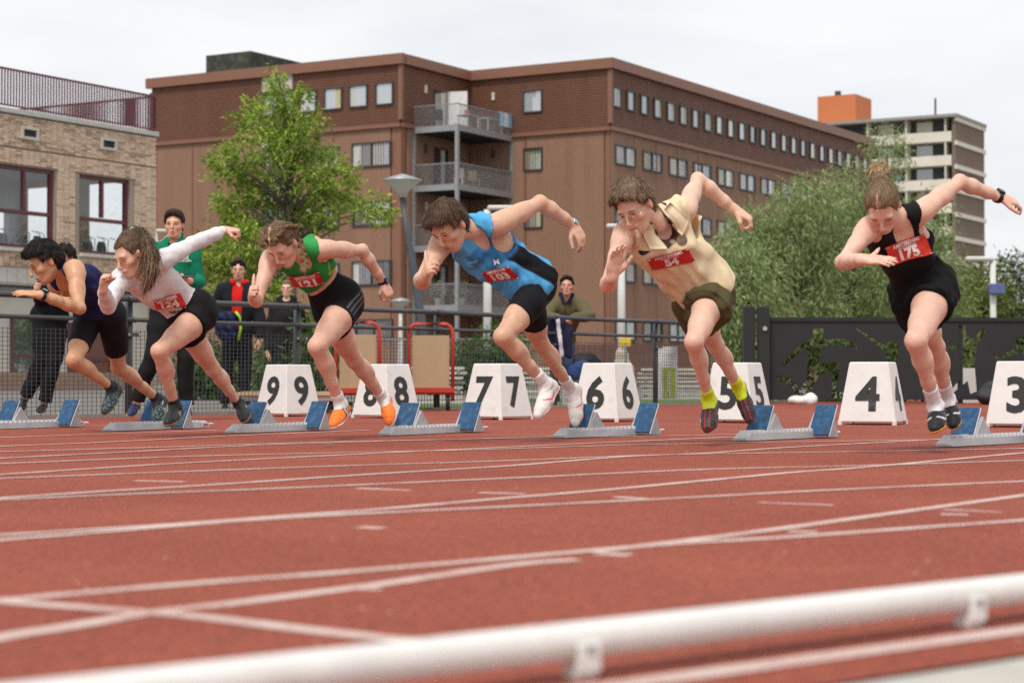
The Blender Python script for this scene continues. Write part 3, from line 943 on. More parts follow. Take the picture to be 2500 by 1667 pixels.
# ------------------------------------------------------------------ ground
def track_mat():
    m = bpy.data.materials.new('track_rubber'); m.use_nodes = True
    n, l = m.node_tree.nodes, m.node_tree.links
    b = n['Principled BSDF']; b.inputs['Roughness'].default_value = .85; b.inputs['Specular IOR Level'].default_value = .25
    t = n.new('ShaderNodeTexCoord')
    big = n.new('ShaderNodeTexNoise'); big.inputs['Scale'].default_value = .8; big.inputs['Detail'].default_value = 6
    gr = n.new('ShaderNodeTexVoronoi'); gr.inputs['Scale'].default_value = 190
    g2 = n.new('ShaderNodeTexNoise'); g2.inputs['Scale'].default_value = 420; g2.inputs['Detail'].default_value = 2
    for q in (big, gr, g2): l.new(t.outputs['Object'], q.inputs['Vector'])
    r1 = n.new('ShaderNodeValToRGB'); r1.color_ramp.elements[0].color = (.255, .056, .032, 1); r1.color_ramp.elements[1].color = (.322, .079, .045, 1)
    r1.color_ramp.elements[0].position = .35; r1.color_ramp.elements[1].position = .68
    l.new(big.outputs['Fac'], r1.inputs['Fac'])
    r2 = n.new('ShaderNodeMapRange'); r2.inputs['From Min'].default_value = 0; r2.inputs['From Max'].default_value = 1; r2.inputs['To Min'].default_value = .50; r2.inputs['To Max'].default_value = 1.45
    sep = n.new('ShaderNodeSeparateColor'); l.new(gr.outputs['Color'], sep.inputs['Color']); l.new(sep.outputs['Red'], r2.inputs['Value'])
    mu = n.new('ShaderNodeVectorMath'); mu.operation = 'SCALE'; l.new(r1.outputs['Color'], mu.inputs[0]); l.new(r2.outputs['Result'], mu.inputs['Scale'])
    r3 = n.new('ShaderNodeValToRGB'); r3.color_ramp.elements[0].position = .72; r3.color_ramp.elements[1].position = .76
    l.new(g2.outputs['Fac'], r3.inputs['Fac'])
    mx = n.new('ShaderNodeMix'); mx.data_type = 'RGBA'; mx.inputs['B'].default_value = (.50, .30, .24, 1)
    l.new(r3.outputs['Color'], mx.inputs['Factor']); l.new(mu.outputs['Vector'], mx.inputs['A']); l.new(mx.outputs['Result'], b.inputs['Base Color'])
    bp = n.new('ShaderNodeBump'); bp.inputs['Strength'].default_value = .6; bp.inputs['Distance'].default_value = .003
    l.new(gr.outputs['Distance'], bp.inputs['Height']); l.new(bp.outputs['Normal'], b.inputs['Normal'])
    return m


def line_mat():
    m = bpy.data.materials.new('worn_white_line'); m.use_nodes = True
    n, l = m.node_tree.nodes, m.node_tree.links
    b = n['Principled BSDF']; b.inputs['Roughness'].default_value = .8; b.inputs['Specular IOR Level'].default_value = .25
    t = n.new('ShaderNodeTexCoord')
    a = n.new('ShaderNodeTexNoise'); a.inputs['Scale'].default_value = 260; a.inputs['Detail'].default_value = 3
    c = n.new('ShaderNodeTexNoise'); c.inputs['Scale'].default_value = 5; c.inputs['Detail'].default_value = 4
    l.new(t.outputs['Object'], a.inputs['Vector']); l.new(t.outputs['Object'], c.inputs['Vector'])
    ad = n.new('ShaderNodeMath'); ad.operation = 'MULTIPLY_ADD'; ad.inputs[1].default_value = .45
    l.new(c.outputs['Fac'], ad.inputs[0]); l.new(a.outputs['Fac'], ad.inputs[2])
    r = n.new('ShaderNodeValToRGB'); r.color_ramp.elements[0].position = .58; r.color_ramp.elements[1].position = .74
    r.color_ramp.elements[0].color = (.40, .13, .095, 1); r.color_ramp.elements[1].color = (.66, .54, .49, 1)
    l.new(ad.outputs[0], r.inputs['Fac']); l.new(r.outputs['Color'], b.inputs['Base Color'])
    bp = n.new('ShaderNodeBump'); bp.inputs['Strength'].default_value = .5; bp.inputs['Distance'].default_value = .002
    l.new(a.outputs['Fac'], bp.inputs['Height']); l.new(bp.outputs['Normal'], b.inputs['Normal'])
    return m


M_TRACK, M_LINE = track_mat(), line_mat()
FA, FB = np.array((-4.18, 15.7, 0)), np.array((2.96, 25.3, 0))     # the fence line on the ground
FD = nrm(FB - FA); FN = np.array((FD[1], -FD[0], 0))               # FN points to the track side
m_paving = mat('paving', (.17, .155, .14), .9, .12, 3, bump=.3, bscale=40)
mb = MB(); mb.sheet([(-900, -30, -.012), (900, -30, -.012), (900, 3000, -.012), (-900, 3000, -.012)])
tag(mb.build('ground', m_paving), kind='structure')
KD = nrm(np.array((.739, .61, 0))); K0 = np.array((0, 2.19, 0)); KN = np.array((KD[1], -KD[0], 0))   # kerb line; KN towards the infield
a0, a1 = FA - FD * 30 + FN * .12, FB + FD * 4 + FN * .12
k0, k1 = K0 - KD * 12 + KN * .22, K0 + KD * 30 + KN * .22
mb = MB(); mb.sheet([k0, k1, (60, 25, 0), (60, 31, 0), a1 + np.array((0, 1.2, 0)), a0])
track = tag(mb.build('running_track', M_TRACK), kind='structure')
track.data.transform(Matrix.Translation((0, 0, 0)))
mb = MB(); mb.sheet([k0 - np.array((0, 0, .004)) + KN * .6, k1 + KN * .6 - np.array((0, 0, .004)), k1 - np.array((0, 0, .004)), k0 - np.array((0, 0, .004))])
tag(mb.build('concrete_edge', mat('concrete', (.48, .45, .40), .85, .15, 9, bump=.3, bscale=120)), kind='structure')
mb = MB(); mb.sheet([k0 + KN * .6 - np.array((0, 0, .008)), k1 + KN * .6 - np.array((0, 0, .008)), k1 + KN * 40 - np.array((0, 0, .008)), k0 + KN * 40 - np.array((0, 0, .008))])
tag(mb.build('infield_grass', mat('grass_soil', (.06, .10, .025), .9, .3, 20, bump=.5, bscale=90)), kind='structure')
# grass verge under and behind the fence on the right, path behind
mb = MB()
v0, v1 = FA + FD * 7.2, FB + FD * 40
mb.sheet([v0 - FN * .02 + (0, 0, -.004), v1 - FN * .02 + (0, 0, -.004), v1 - FN * 9 + (0, 0, -.004), v0 - FN * 3 + (0, 0, -.004)])
tag(mb.build('grass_verge', mat('verge_green', (.10, .17, .035), .95, .35, 25, bump=.8, bscale=120)), kind='structure')
mb = MB(); e0, e1 = a0 - FN * .10, a1 - FN * .10
mb.prism([e0, e1, e1 - FN * .10, e0 - FN * .10], (0, 0, .03))
tag(mb.build('track_edging', mat('edging', (.30, .27, .24), .9, .15, 12)), kind='structure')


def ribbon(name, pts, w, m, z=.004, parent=None):
    pts = [np.array(p, float) for p in pts]
    # Catmull-Rom for smooth curves
    if len(pts) > 2:
        q = []
        ext = [2 * pts[0] - pts[1]] + pts + [2 * pts[-1] - pts[-2]]
        for i in range(1, len(ext) - 2):
            for t in np.linspace(0, 1, 6, endpoint=False):
                p0, p1, p2, p3 = ext[i - 1:i + 3]
                q.append(.5 * (2 * p1 + (p2 - p0) * t + (2 * p0 - 5 * p1 + 4 * p2 - p3) * t * t + (3 * p1 - p0 - 3 * p2 + p3) * t ** 3))
        q.append(pts[-1]); pts = q
    V, F = [], []
    for i, p in enumerate(pts):
        d = nrm(pts[min(i + 1, len(pts) - 1)] - pts[max(i - 1, 0)]); s = np.array((d[1], -d[0], 0)) * w / 2
        V += [p + s + (0, 0, z), p - s + (0, 0, z)]
        if i: F.append((2 * i - 2, 2 * i - 1, 2 * i + 1, 2 * i))
    return mesh_np(name, V, np.array(F), m, parent, smooth=False)


def za(x, y): return G(x / 1.8816, 1000 + y / 1.8816)
def zb(x, y): return G(1250 + x / 1.8816, 1000 + y / 1.8816)
LINES = [
    [za(-500, 1150), za(0, 1045), za(350, 990), za(700, 930), za(1100, 885), za(1750, 800), za(2352, 712), zb(300, 688)],
    [za(-400, 845), za(0, 880), za(400, 910), za(900, 950), za(1400, 1010), za(1880, 1062), za(2352, 1122)],
    [za(-300, 905), za(100, 868), za(420, 838), za(1000, 790), za(1600, 745), za(2352, 680), zb(700, 620), zb(1300, 583), zb(1900, 540), zb(2600, 490)],
    [zb(350, 655), zb(720, 612), zb(1100, 565), zb(1500, 510), zb(1900, 455), zb(2600, 360)],
    [za(-300, 630), za(0, 600), za(500, 560), za(1000, 520), za(1500, 487), za(2000, 462), za(2352, 445), zb(800, 405), zb(1500, 368), zb(2600, 318)],
    [za(-300, 600), za(0, 578), za(700, 535), za(1300, 490), za(1700, 462), za(2352, 405), zb(400, 372), zb(900, 325), zb(1300, 288), zb(1700, 258), zb(2600, 175)],
    [za(-300, 428), za(0, 415), za(700, 385), za(1300, 362), za(2352, 315), zb(900, 275), zb(1600, 258), zb(2600, 226)],
    [za(-300, 428), za(0, 408), za(500, 375), za(1000, 345), za(1700, 298), za(2352, 258), zb(500, 218), zb(900, 200), zb(1300, 172), zb(2000, 135), zb(2600, 100)],
    [za(-300, 328), za(0, 318), za(600, 295), za(1500, 262), za(2352, 235), zb(700, 208), zb(1500, 195), zb(2600, 174)],
    [za(-300, 316), za(0, 300), za(700, 255), za(1400, 218), za(2352, 172), zb(700, 140), zb(1400, 110)],
    [za(-300, 258), za(0, 250), za(900, 215), za(2000, 190), za(2352, 180), zb(900, 155), zb(2600, 130)],
    [za(-300, 238), za(0, 225), za(600, 195), za(1300, 160), za(2352, 130), zb(600, 110)],
    [za(-300, 205), za(0, 195), za(700, 175), za(1500, 150), za(2352, 133), zb(1200, 112)],
    [za(-300, 182), za(0, 170), za(500, 150), za(1100, 120), za(1700, 95)],
    [za(-300, 140), za(0, 130), za(500, 112), za(1000, 96)],
]
for i, L in enumerate(LINES): ribbon('lane_line', L, .046, M_LINE, .0010 + .0002 * i, track)
for i, (a, b, w) in enumerate([(za(620, 325), za(850, 330), .04), (za(1640, 360), za(1885, 370), .04), (za(2200, 380), zb(60, 386), .04), (za(1650, 538), za(1755, 544), .05), (zb(470, 400), zb(620, 408), .04), (zb(1130, 425), zb(1478, 438), .03),
                               (zb(1980, 458), zb(2250, 470), .03), (zb(1970, 480), zb(2095, 482), .05), (zb(1270, 558), zb(1400, 562), .05), (zb(390, 660), zb(540, 668), .05), (za(1600, 820), za(1750, 824), .04)]):
    ribbon('lane_mark', [a, b], w, M_LINE, .0005 + .00003 * i, track)
ribbon('lane_line', [K0 - KD * 12 + KN * .075, K0 + KD * 30 + KN * .075], .05, M_LINE, .0012, track)

# kerb rail of the inside lane: aluminium tube on clamps
rail = empty('kerb_rail', tuple(K0))
tag(rail, 'white aluminium kerb rail on low clamps along the inside of the track', 'rail')
m_alu = mat('kerb_white', (.78, .77, .74), .45, .10, 7, col2=(.60, .57, .52), c2=(.55, .75), bump=.1, bscale=60)
prof = [(-.020, .026), (-.022, .050), (-.016, .061), (.0, .065), (.014, .062), (.020, .053), (.020, .026)]
V, F = [], []
for i, t in enumerate(np.linspace(-6, 26, 33)):
    for a, z in prof: V.append(K0 + KD * t + KN * a + (0, 0, z))
    if i:
        for k in range(7): F.append(((i - 1) * 7 + k, (i - 1) * 7 + (k + 1) % 7, i * 7 + (k + 1) % 7, i * 7 + k))
mesh_np('rail_tube', V, np.array(F), m_alu, rail)
for t in [.096 + .729 * k for k in range(-3, 5)]:
    c = K0 + KD * t
    mb = MB(); mb.box(c + KN * .008 + (0, 0, .014), (.032, .028, .028), [KD, KN, (0, 0, 1)]); mb.box(c + KN * .0235 + (0, 0, .026), (.036, .006, .036), [KD, KN, (0, 0, 1)])
    cl_ = mb.build('clamp', m_alu, rail, bevel=.002)
    mb = MB(); q = c + KN * .0255 + (0, 0, .036); mb.tube([q, q + KN * .005], .005, 8); mb.build('bolt', mat('bolt_steel', (.4, .4, .4), .4, metal=.9), cl_)

# ------------------------------------------------------------------ buildings: all on one grid, U runs away to the right, V to the left
U = nrm((2753, 4700, 0)); V_AX = np.array((-U[1], U[0], 0)); ZUP = np.array((0, 0, 1.))
m_clad_top = mat('cladding_dark', (.165, .074, .046), .55, .14, 1.0, spec=.3, stretch=(1, 1, .15), detail=8)
m_clad = mat('cladding_brown', (.285, .160, .104), .6, .13, 1.2, spec=.3, stretch=(1, 1, .06), detail=8)
m_trim = mat('cladding_trim', (.24, .112, .070), .5, .06, 2)
m_frame = mat('window_frame_dark', (.045, .047, .050), .5, .1)
m_interior = mat('interior_dark', (.035, .035, .038), .9, .2)
m_curtain = mat('curtain', (.55, .53, .48), .9, .12, 3, stretch=(8, 8, .4))


def glass_mat(name, tint, rough=.04):
    m = bpy.data.materials.new(name); m.use_nodes = True
    b = m.node_tree.nodes['Principled BSDF']
    b.inputs['Base Color'].default_value = (*tint, 1); b.inputs['Roughness'].default_value = rough
    b.inputs['Specular IOR Level'].default_value = 1.0; b.inputs['Coat Weight'].default_value = 1.0; b.inputs['Coat Roughness'].default_value = .02; b.inputs['Coat IOR'].default_value = 2.2
    return m


m_glass_pale = glass_mat('glass_pale', (.42, .45, .47)); m_glass = glass_mat('glass_grey', (.16, .18, .20)); m_glass_dark = glass_mat('glass_dark', (.02, .022, .026)); m_glass_warm = glass_mat('glass_warm', (.45, .42, .30))
GLS = [m_glass_pale, m_glass_pale, m_glass, m_glass_warm, m_glass_dark, m_glass]


def corrug(name, o, s, L, z0, z1, m, parent, out, pitch=.12, dep=.03, horiz=False):
    "ribbed sheet starting at o, running L along s, from z0 to z1; out is the outward normal"
    V, F = [], []
    o = np.asarray(o, float)
    if horiz:
        n = max(1, int(round((z1 - z0) / pitch))); st = []
        for i in range(n):
            z = z0 + (z1 - z0) * i / n; p_ = (z1 - z0) / n
            st += [(z, 0), (z + p_ * .15, dep), (z + p_ * .85, dep * .8)]
        st.append((z1, 0))
        for z, d in st: V += [o + out * d + ZUP * z, o + s * L + out * d + ZUP * z]
        F = [(2 * i, 2 * i + 1, 2 * i + 3, 2 * i + 2) for i in range(len(st) - 1)]
    else:
        n = max(1, int(round(L / pitch))); p_ = L / n; st = []
        for i in range(n): st += [(i * p_, 0), (i * p_ + p_ * .2, dep), (i * p_ + p_ * .75, dep), (i * p_ + p_ * .95, 0)]
        st.append((L, 0))
        for a, d in st: V += [o + s * a + out * d + ZUP * z0, o + s * a + out * d + ZUP * z1]
        F = [(2 * i, 2 * i + 2, 2 * i + 3, 2 * i + 1) for i in range(len(st) - 1)]
    return mesh_np(name, V, np.array(F), m, parent, smooth=False)


def window(parent, o, s, out, a0, a1, z0, z1, mull=0, gl=None, fr=.07, open_=False, sill=False, fm=None, seed=0, mat_i=None):
    "frame standing 9 cm proud of the cladding with a pane (or panes) set back in it"
    fm = fm or m_frame
    A = [s, out, ZUP]
    mb = MB(); c = lambda a, d, z: o + s * a + out * d + ZUP * z
    w, h = a1 - a0, z1 - z0
    mb.box(c((a0 + a1) / 2, .07, z0 + fr / 2), (w, .12, fr), A); mb.box(c((a0 + a1) / 2, .07, z1 - fr / 2), (w, .12, fr), A)
    mb.box(c(a0 + fr / 2, .07, (z0 + z1) / 2), (fr, .12, h - 2 * fr), A); mb.box(c(a1 - fr / 2, .07, (z0 + z1) / 2), (fr, .12, h - 2 * fr), A)
    cuts = [a0 + fr] + [a0 + w * (i + 1) / (mull + 1) for i in range(mull)] + [a1 - fr]
    for q in cuts[1:-1]: mb.box(c(q, .068, (z0 + z1) / 2), (fr, .11, h - 2 * fr), A)
    wo = mb.build('window', fm, parent, fix=False)
    for i in range(len(cuts) - 1):
        b0, b1 = cuts[i] + (fr / 2 if i else 0), cuts[i + 1] - (fr / 2 if i < len(cuts) - 2 else 0)
        g = gl if not isinstance(gl, (list, tuple)) else gl[i % len(gl)]
        pm = MB()
        if open_ and i == len(cuts) - 2:
            dk = MB(); dk.sheet([c(b0, .045, z0 + fr), c(b1, .045, z0 + fr), c(b1, .045, z1 - fr), c(b0, .045, z1 - fr)]); dk.build('pane', m_glass_dark, wo)
            pm.box((c(b0, .06, 0) + c(b1, .06, 0)) / 2 * np.array((1, 1, 0)) + ZUP * (z0 + z1) / 2 + out * -.0 + out * .0 + ZUP * 0, (.001, .001, .001), A)
            pm = MB(); t = .16
            pm.sheet([c(b0, .055, z0 + fr), c(b1, .055, z0 + fr), c(b1, .055 - .0, z1 - fr - .02), c(b0 + t, .055, z1 - fr - .02)])
            pm.build('pane', g or m_glass_pale, wo)
        else:
            pm.sheet([c(b0, .05, z0 + fr), c(b1, .05, z0 + fr), c(b1, .05, z1 - fr), c(b0, .05, z1 - fr)]); pm.build('pane', g or m_glass_pale, wo)
    rc = random.Random(int(a0 * 977 + z0 * 131))
    if w < 2.6 and rc.random() < .75:
        cw = (w - 2 * fr) * rc.uniform(.18, .42) / (mull + 1); cx_ = (a1 - fr - cw / 2) if rc.random() < .6 else (a0 + fr + cw / 2)
        pm = MB(); n_ = 5
        for i in range(n_):
            t0 = cx_ - cw / 2 + cw * i / n_; pm.box(c(t0 + cw / n_ / 2, .055 + (i % 2) * .006, (z0 + z1) / 2), (cw / n_, .004, h - 2 * fr - .01), A)
        pm.build('curtain', m_curtain if rc.random() < .6 else mat('curtain_warm', (.50, .46, .30), .9, .1, 3), wo, fix=False)
    return wo


def face_uv(x, y, o, n, s):
    q = on_plane(x, y, o, n)
    return float(np.dot(q - o, s)), float(q[2])


# ---- brown apartment building
O = np.array((4.92, 96.3, 0))
bld = empty('apartment_building', tuple(O))
tag(bld, 'brown ribbed-clad apartment building with flat roof and corner balconies', 'building')
HB, HR = 12.75, 16.3
nR = np.array((U[1], -U[0], 0)); nF = -U
cA_, cB = O, O + V_AX * 8.3
cC = cB - U * 6.44
cD = cC + V_AX * 16.0
cE = O + U * 37.9
faces = dict(right=(cA_, U, 37.9, nR), front=(cA_, V_AX, 8.3, nF), recess=(cC, U, 6.44, nR), wing=(cC, V_AX, 16.0, nF))
mb = MB()
fp = [cE, cA_, cB, cC, cD, cD + U * 30, cE + V_AX * 24]
inn = [p - np.array((0, 0, 0)) for p in fp]
ctr = np.mean(fp, axis=0)
mb.prism([p + nrm(ctr - p) * .12 + (0, 0, -.3) for p in fp], (0, 0, HR + .2)); mb.build('core', m_clad_top, bld)
for nm, (o, s, L, n) in faces.items():
    corrug('upper_cladding', o, s, L, HB + .12, HR - .5, m_clad_top, bld, n, .125, .05, True)
    # lower storeys in vertical panels with plain joints
    if nm == 'right':
        ws = [2.6 * i for i in range(15)] + [37.9]
    elif nm == 'front': ws = [0, .32, 7.35 - 3.1, 8.3]
    elif nm == 'wing': ws = [0, .55, 4.1, 7.6, 10.6, 13.2, 15.7, 16.0]
    else: ws = [0, .5, 6.44]
    if nm == 'front': ws = [0, .30, 4.9, 8.3]
    for a, b in zip(ws[:-1], ws[1:]):
        if b - a < .6:
            corrug('corner_panel', o + s * a, s, b - a, 0, HB, m_trim, bld, n, b - a, .02)
        else:
            corrug('cladding_panel', o + s * (a + .05), s, b - a - .10, 0, HB, m_clad, bld, n, .16, .05)
            mb = MB(); mb.box(o + s * b + n * .02 + ZUP * HB / 2, (.11, .09, HB), [s, n, ZUP]); mb.build('joint_strip', m_trim, bld, fix=False)
    mb = MB(); mb.box(o + s * L / 2 + n * .08 + ZUP * (HB + .03), (L + .1, .22, .18), [s, n, ZUP]); mb.build('band_course', m_trim, bld, fix=False)
    ov = .3
    mb = MB(); mb.box(o + s * L / 2 + n * .12 + ZUP * (HR - .25), (L + (.5 if nm != 'recess' else -.2), .30 if nm != 'recess' else .28, .52 if nm != 'recess' else .5), [s, n, ZUP]); mb.build('roof_edge', m_trim, bld, fix=False)
for c in (cA_, cC):
    mb = MB(); mb.box(c + nR * .03 - U * .03 + ZUP * (HB + HR) / 2, (.2, .2, HR - HB - .6), [U, nR, ZUP]); mb.build('corner_strip', m_trim, bld, fix=False)


def zw7(x, y): return 350 + x / 2.6138, 100 + y / 2.6138
def zw8(x, y): return 900 + x / 2.6138, 100 + y / 2.6138
def zw9(x, y): return 1450 + x / 3.1357, 100 + y / 3.1357
def win_px(fn, face, x0, y0, x1, y1, **k):
    o, s, L, n = faces[face]
    (ax, ay), (bx, by) = fn(x0, y0), fn(x1, y1)
    s0, zt = face_uv((ax + bx) / 2, ay, o, n, s); _, zb_ = face_uv((ax + bx) / 2, by, o, n, s)
    sa, _ = face_uv(ax, ay, o, n, s); sb, _ = face_uv(bx, by, o, n, s)
    return window(bld, o, s, n, min(sa, sb), max(sa, sb), zb_, zt, **k)
for x0, y0, x1, y1 in ((1485, 266, 1600, 412), (1318, 282, 1436, 427), (1158, 300, 1275, 443), (1003, 318, 1110, 460)):
    win_px(zw7, 'wing', x0, y0, x1, y1, gl=m_glass_pale)
win_px(zw7, 'wing', 768, 335, 955, 480, mull=1, gl=m_glass)
for k, dy in enumerate((0, 375, 755)):
    o5 = k == 1
    win_px(zw7, 'wing', 1337, 648 + dy, 1587, 805 + dy, mull=1, gl=[m_glass_pale, m_glass] if k == 0 else ([m_glass_pale, m_glass_dark] if k == 1 else [m_glass_dark, m_glass]))
    win_px(zw7, 'wing', 1035, 682 + dy - k * 8, 1257, 828 + dy - k * 8, mull=1, gl=[m_glass_pale, m_glass])
    win_px(zw7, 'wing', 770, 700 + dy - k * 14, 955, 850 + dy - k * 14, mull=1, gl=m_glass)
win_px(zw7, 'wing', 1360, 1775, 1595, 1900, mull=1, gl=m_glass_dark)
# pale panels round the stairwell windows
o, s, L, n = faces['wing']
for (y0, y1) in ((198, 330), (600, 690), (870, 1065)):
    (ax, ay), (bx, by) = zw7(765, y0), zw7(957, y1)
    s0, zt = face_uv(bx, ay, o, n, s); s1, zb_ = face_uv(ax, by, o, n, s)
    mb = MB(); mb.box(o + s * (s0 + s1) / 2 + n * .05 + ZUP * (zt + zb_) / 2, (abs(s1 - s0), .09, abs(zt - zb_)), [s, n, ZUP]); mb.build('stair_panel', mat('pale_panel', (.50, .46, .40), .7, .08), bld, fix=False)
for x0, y0, x1, y1, g in ((990, 314, 1113, 460, m_glass_pale), (993, 683, 1113, 830, glass_mat('glass_green', (.30, .34, .24))), (997, 1055, 1113, 1197, m_glass), (997, 1425, 1113, 1570, m_glass)):
    win_px(zw8, 'front', x0, y0, x1, y1, gl=g)
# long facade: first and last window of the top row fix the spacing
o, s, L, n = faces['right']
sf, zt = face_uv(*zw9(133, 345), o, n, s); _, zb_ = face_uv(*zw9(133, 505), o, n, s)
sl, _ = face_uv(*zw9(2050, 900), o, n, s)
pit = (sl - sf) / 23
rr = random.Random(5)
for i in range(24):
    a = sf + pit * i
    window(bld, o, s, n, a, a + pit * .60, zb_, zt, gl=rr.choice(GLS) if i != 11 else m_glass_dark, open_=(i in (1, 10)))
s0, z0t = face_uv(*zw9(153, 790), o, n, s); s1, z0b = face_uv(*zw9(310, 975), o, n, s)
s2, _ = face_uv(*zw9(1103, 1000), o, n, s)
pit2 = (s2 - s0) / 5
for r_ in range(4):
    dz = 2.95 * r_
    for i in range(14):
        a = s0 + pit2 * i
        if a + 1.3 > L: break
        window(bld, o, s, n, a, a + (s1 - s0), z0b - dz, z0t - dz, mull=1, gl=[rr.choice(GLS), rr.choice(GLS)], open_=(rr.random() < .5))
# roof box
q = P(590, 170, 104)
mb = MB()
_o = cC + U * 3.0; _b0 = face_uv(612, 150, _o, -U, V_AX)[0]; _b1 = face_uv(503, 150, _o, -U, V_AX)[0]
bx0 = _o + V_AX * _b0
mb.prism([bx0, bx0 + V_AX * (_b1 - _b0), bx0 + V_AX * (_b1 - _b0) + U * 5, bx0 + U * 5], (0, 0, 1.9))
for i in range(len(mb.v)): mb.v[i] = (mb.v[i][0], mb.v[i][1], mb.v[i][2] + HR - .3)
mb.build('roof_plant_box', mat('roof_box', (.045, .050, .042), .85, .35, 3, col2=(.09, .085, .05), c2=(.5, .75)), bld)
# wall lamps
for x, y in ((356, 310), (800, 357), (355, 690), (800, 722), (360, 1055)):
    fc_ = 'recess' if x < 600 else 'front'
    o, s, L, n = faces[fc_]; q = on_plane(*zw8(x, y), o, n)
    mb = MB(); mb.box(q + n * .08, (.16, .12, .42), [s, n, ZUP]); mb.build('wall_lamp', mat('lamp_case', (.62, .58, .48), .5) if y < 400 or y > 1000 else m_frame, bld, bevel=.02)
# balconies: decks, posts and rails
m_zinc = mat('galvanised', (.32, .33, .34), .5, .12, 5, metal=.35)
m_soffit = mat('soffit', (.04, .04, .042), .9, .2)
b0, bw = -5.34, 2.6
bal = lambda a, b, z: O + U * a + V_AX * b + ZUP * z
pc = {'l': (b0, 8.25), 'f': (b0, 5.7), 'r': (-.02, 5.7)}
for a, b in pc.values():
    mb = MB(); mb.box(bal(a, b, 6.45), (.17, .17, 12.7), [U, V_AX, ZUP]); mb.build('balcony_post', m_zinc, bld, fix=False)
for lvl in (12.72, 9.80, 6.80, 3.85):
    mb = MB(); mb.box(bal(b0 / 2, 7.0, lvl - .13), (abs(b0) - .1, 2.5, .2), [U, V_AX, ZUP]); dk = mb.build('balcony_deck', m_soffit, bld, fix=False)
    mb = MB()
    mb.box(bal(b0 - .02, 7.0, lvl - .10), (.10, 2.7, .30), [U, V_AX, ZUP]); mb.box(bal(b0 / 2, 5.66, lvl - .10), (abs(b0) + .1, .10, .302), [U, V_AX, ZUP]); mb.build('deck_edge', m_zinc, dk, fix=False)
    rl_ = MB(); rl_.box(bal(b0 - .02, 7.0, lvl + 1.08), (.06, 2.7, .05), [U, V_AX, ZUP]); rl_.box(bal(b0 / 2, 5.66, lvl + 1.08), (abs(b0) + .1, .06, .051), [U, V_AX, ZUP])
    ro = rl_.build('balcony_railing', m_zinc, bld, fix=False)
    mb = MB()
    for t in np.arange(5.75, 8.3, .11): mb.box(bal(b0 - .02, t, lvl + .55), (.018, .018, 1.04), [U, V_AX, ZUP])
    for t in np.arange(b0 + .1, 0, .11): mb.box(bal(t, 5.66, lvl + .55), (.018, .018, 1.04), [U, V_AX, ZUP])
    tag(mb.build('balusters', m_zinc, ro, fix=False), kind='stuff')
# balcony doors
o, s, L, n = faces['recess']
for lvl, opn in ((12.72, True), (9.80, False), (6.80, False), (3.85, False)):
    mb = MB(); mb.box(o + s * 3.6 + n * .03 + ZUP * (lvl + 1.1), (1.3, .08, 2.2), [s, n, ZUP]); dr = mb.build('balcony_door', m_glass_dark, bld, fix=False)
    mb = MB(); mb.box(o + s * 3.75 + n * .08 + ZUP * (lvl + 1.1), (.35, .04, 2.0), [s, n, ZUP]); mb.build('curtain', m_curtain, dr, fix=False)
    if opn:
        w_ = nrm(n * .9 + s * .25); mb = MB(); mb.box(o + s * 4.3 + w_ * .55 + ZUP * (lvl + 1.15), (1.05, .05, 2.2), [w_, np.cross(ZUP, w_), ZUP]); mb.build('door_leaf', mat('white_door', (.78, .77, .74), .5), dr, fix=False)
# things on the balconies
def chair_at(a, b, z, m, lab, grp=None, rz=0.):
    e = empty('garden_chair', tuple(bal(a, b, z))); tag(e, lab, 'chair', grp)
    c, sn = math.cos(rz), math.sin(rz); X = U * c + V_AX * sn; Y = -U * sn + V_AX * c; o_ = bal(a, b, z)
    mb = MB(); mb.box(o_ + ZUP * .42, (.45, .45, .05), [X, Y, ZUP]); mb.build('seat', m, e, fix=False)
    mb = MB(); mb.box(o_ + X * .22 + ZUP * .68, (.05, .45, .5), [nrm(X + ZUP * .2), Y, nrm(ZUP - X * .2)]); mb.build('backrest', m, e, fix=False)
    for i in (-1, 1):
        for j in (-1, 1):
            mb = MB(); mb.box(o_ + X * .19 * i + Y * .19 * j + ZUP * .2, (.04, .04, .40), [X, Y, ZUP]); mb.build('leg', m, e, fix=False)
m_pl = mat('white_plastic', (.72, .70, .66), .5); m_rat = mat('tan_chair', (.50, .36, .20), .7)
chair_at(-3.9, 6.5, 9.87, m_pl, 'white plastic chair on the middle balcony beside the tan chair', rz=.4)
chair_at(-2.6, 6.4, 9.87, m_rat, 'tan backed chair on the middle balcony by the railing', rz=1.0)
chair_at(-4.7, 7.3, 12.79, m_frame, 'dark chair on the top balcony beside the open white door', rz=.2)
def table_at(a, b, z, m, lab, L=1.3):
    e = empty('garden_table', tuple(bal(a, b, z))); tag(e, lab, 'table')
    mb = MB(); mb.box(bal(a, b, z + .72), (L, .7, .04), [U, V_AX, ZUP]); mb.build('table_top', m, e, fix=False)
    for i in (-1, 1):
        for j in (-1, 1):
            mb = MB(); mb.box(bal(a + i * (L / 2 - .06), b + j * .29, z + .35), (.05, .05, .70), [U, V_AX, ZUP]); mb.build('leg', m, e, fix=False)
table_at(-2.9, 6.5, 12.79, mat('grey_table', (.42, .42, .42), .6), 'grey slatted table with red tin on the top balcony')
table_at(-1.2, 6.3, 12.79, m_pl, 'low white bench table at the far end of the top balcony', 1.5)
mb = MB(); q = bal(-3.1, 6.5, 13.53); mb.tube([q, q + ZUP * .22, q + ZUP * .26], [.13, .15, .10], 12); tag(mb.build('paint_tin', mat('tin_red', (.55, .06, .05), .5), smooth=False), 'red tin standing on the grey balcony table', 'tin')
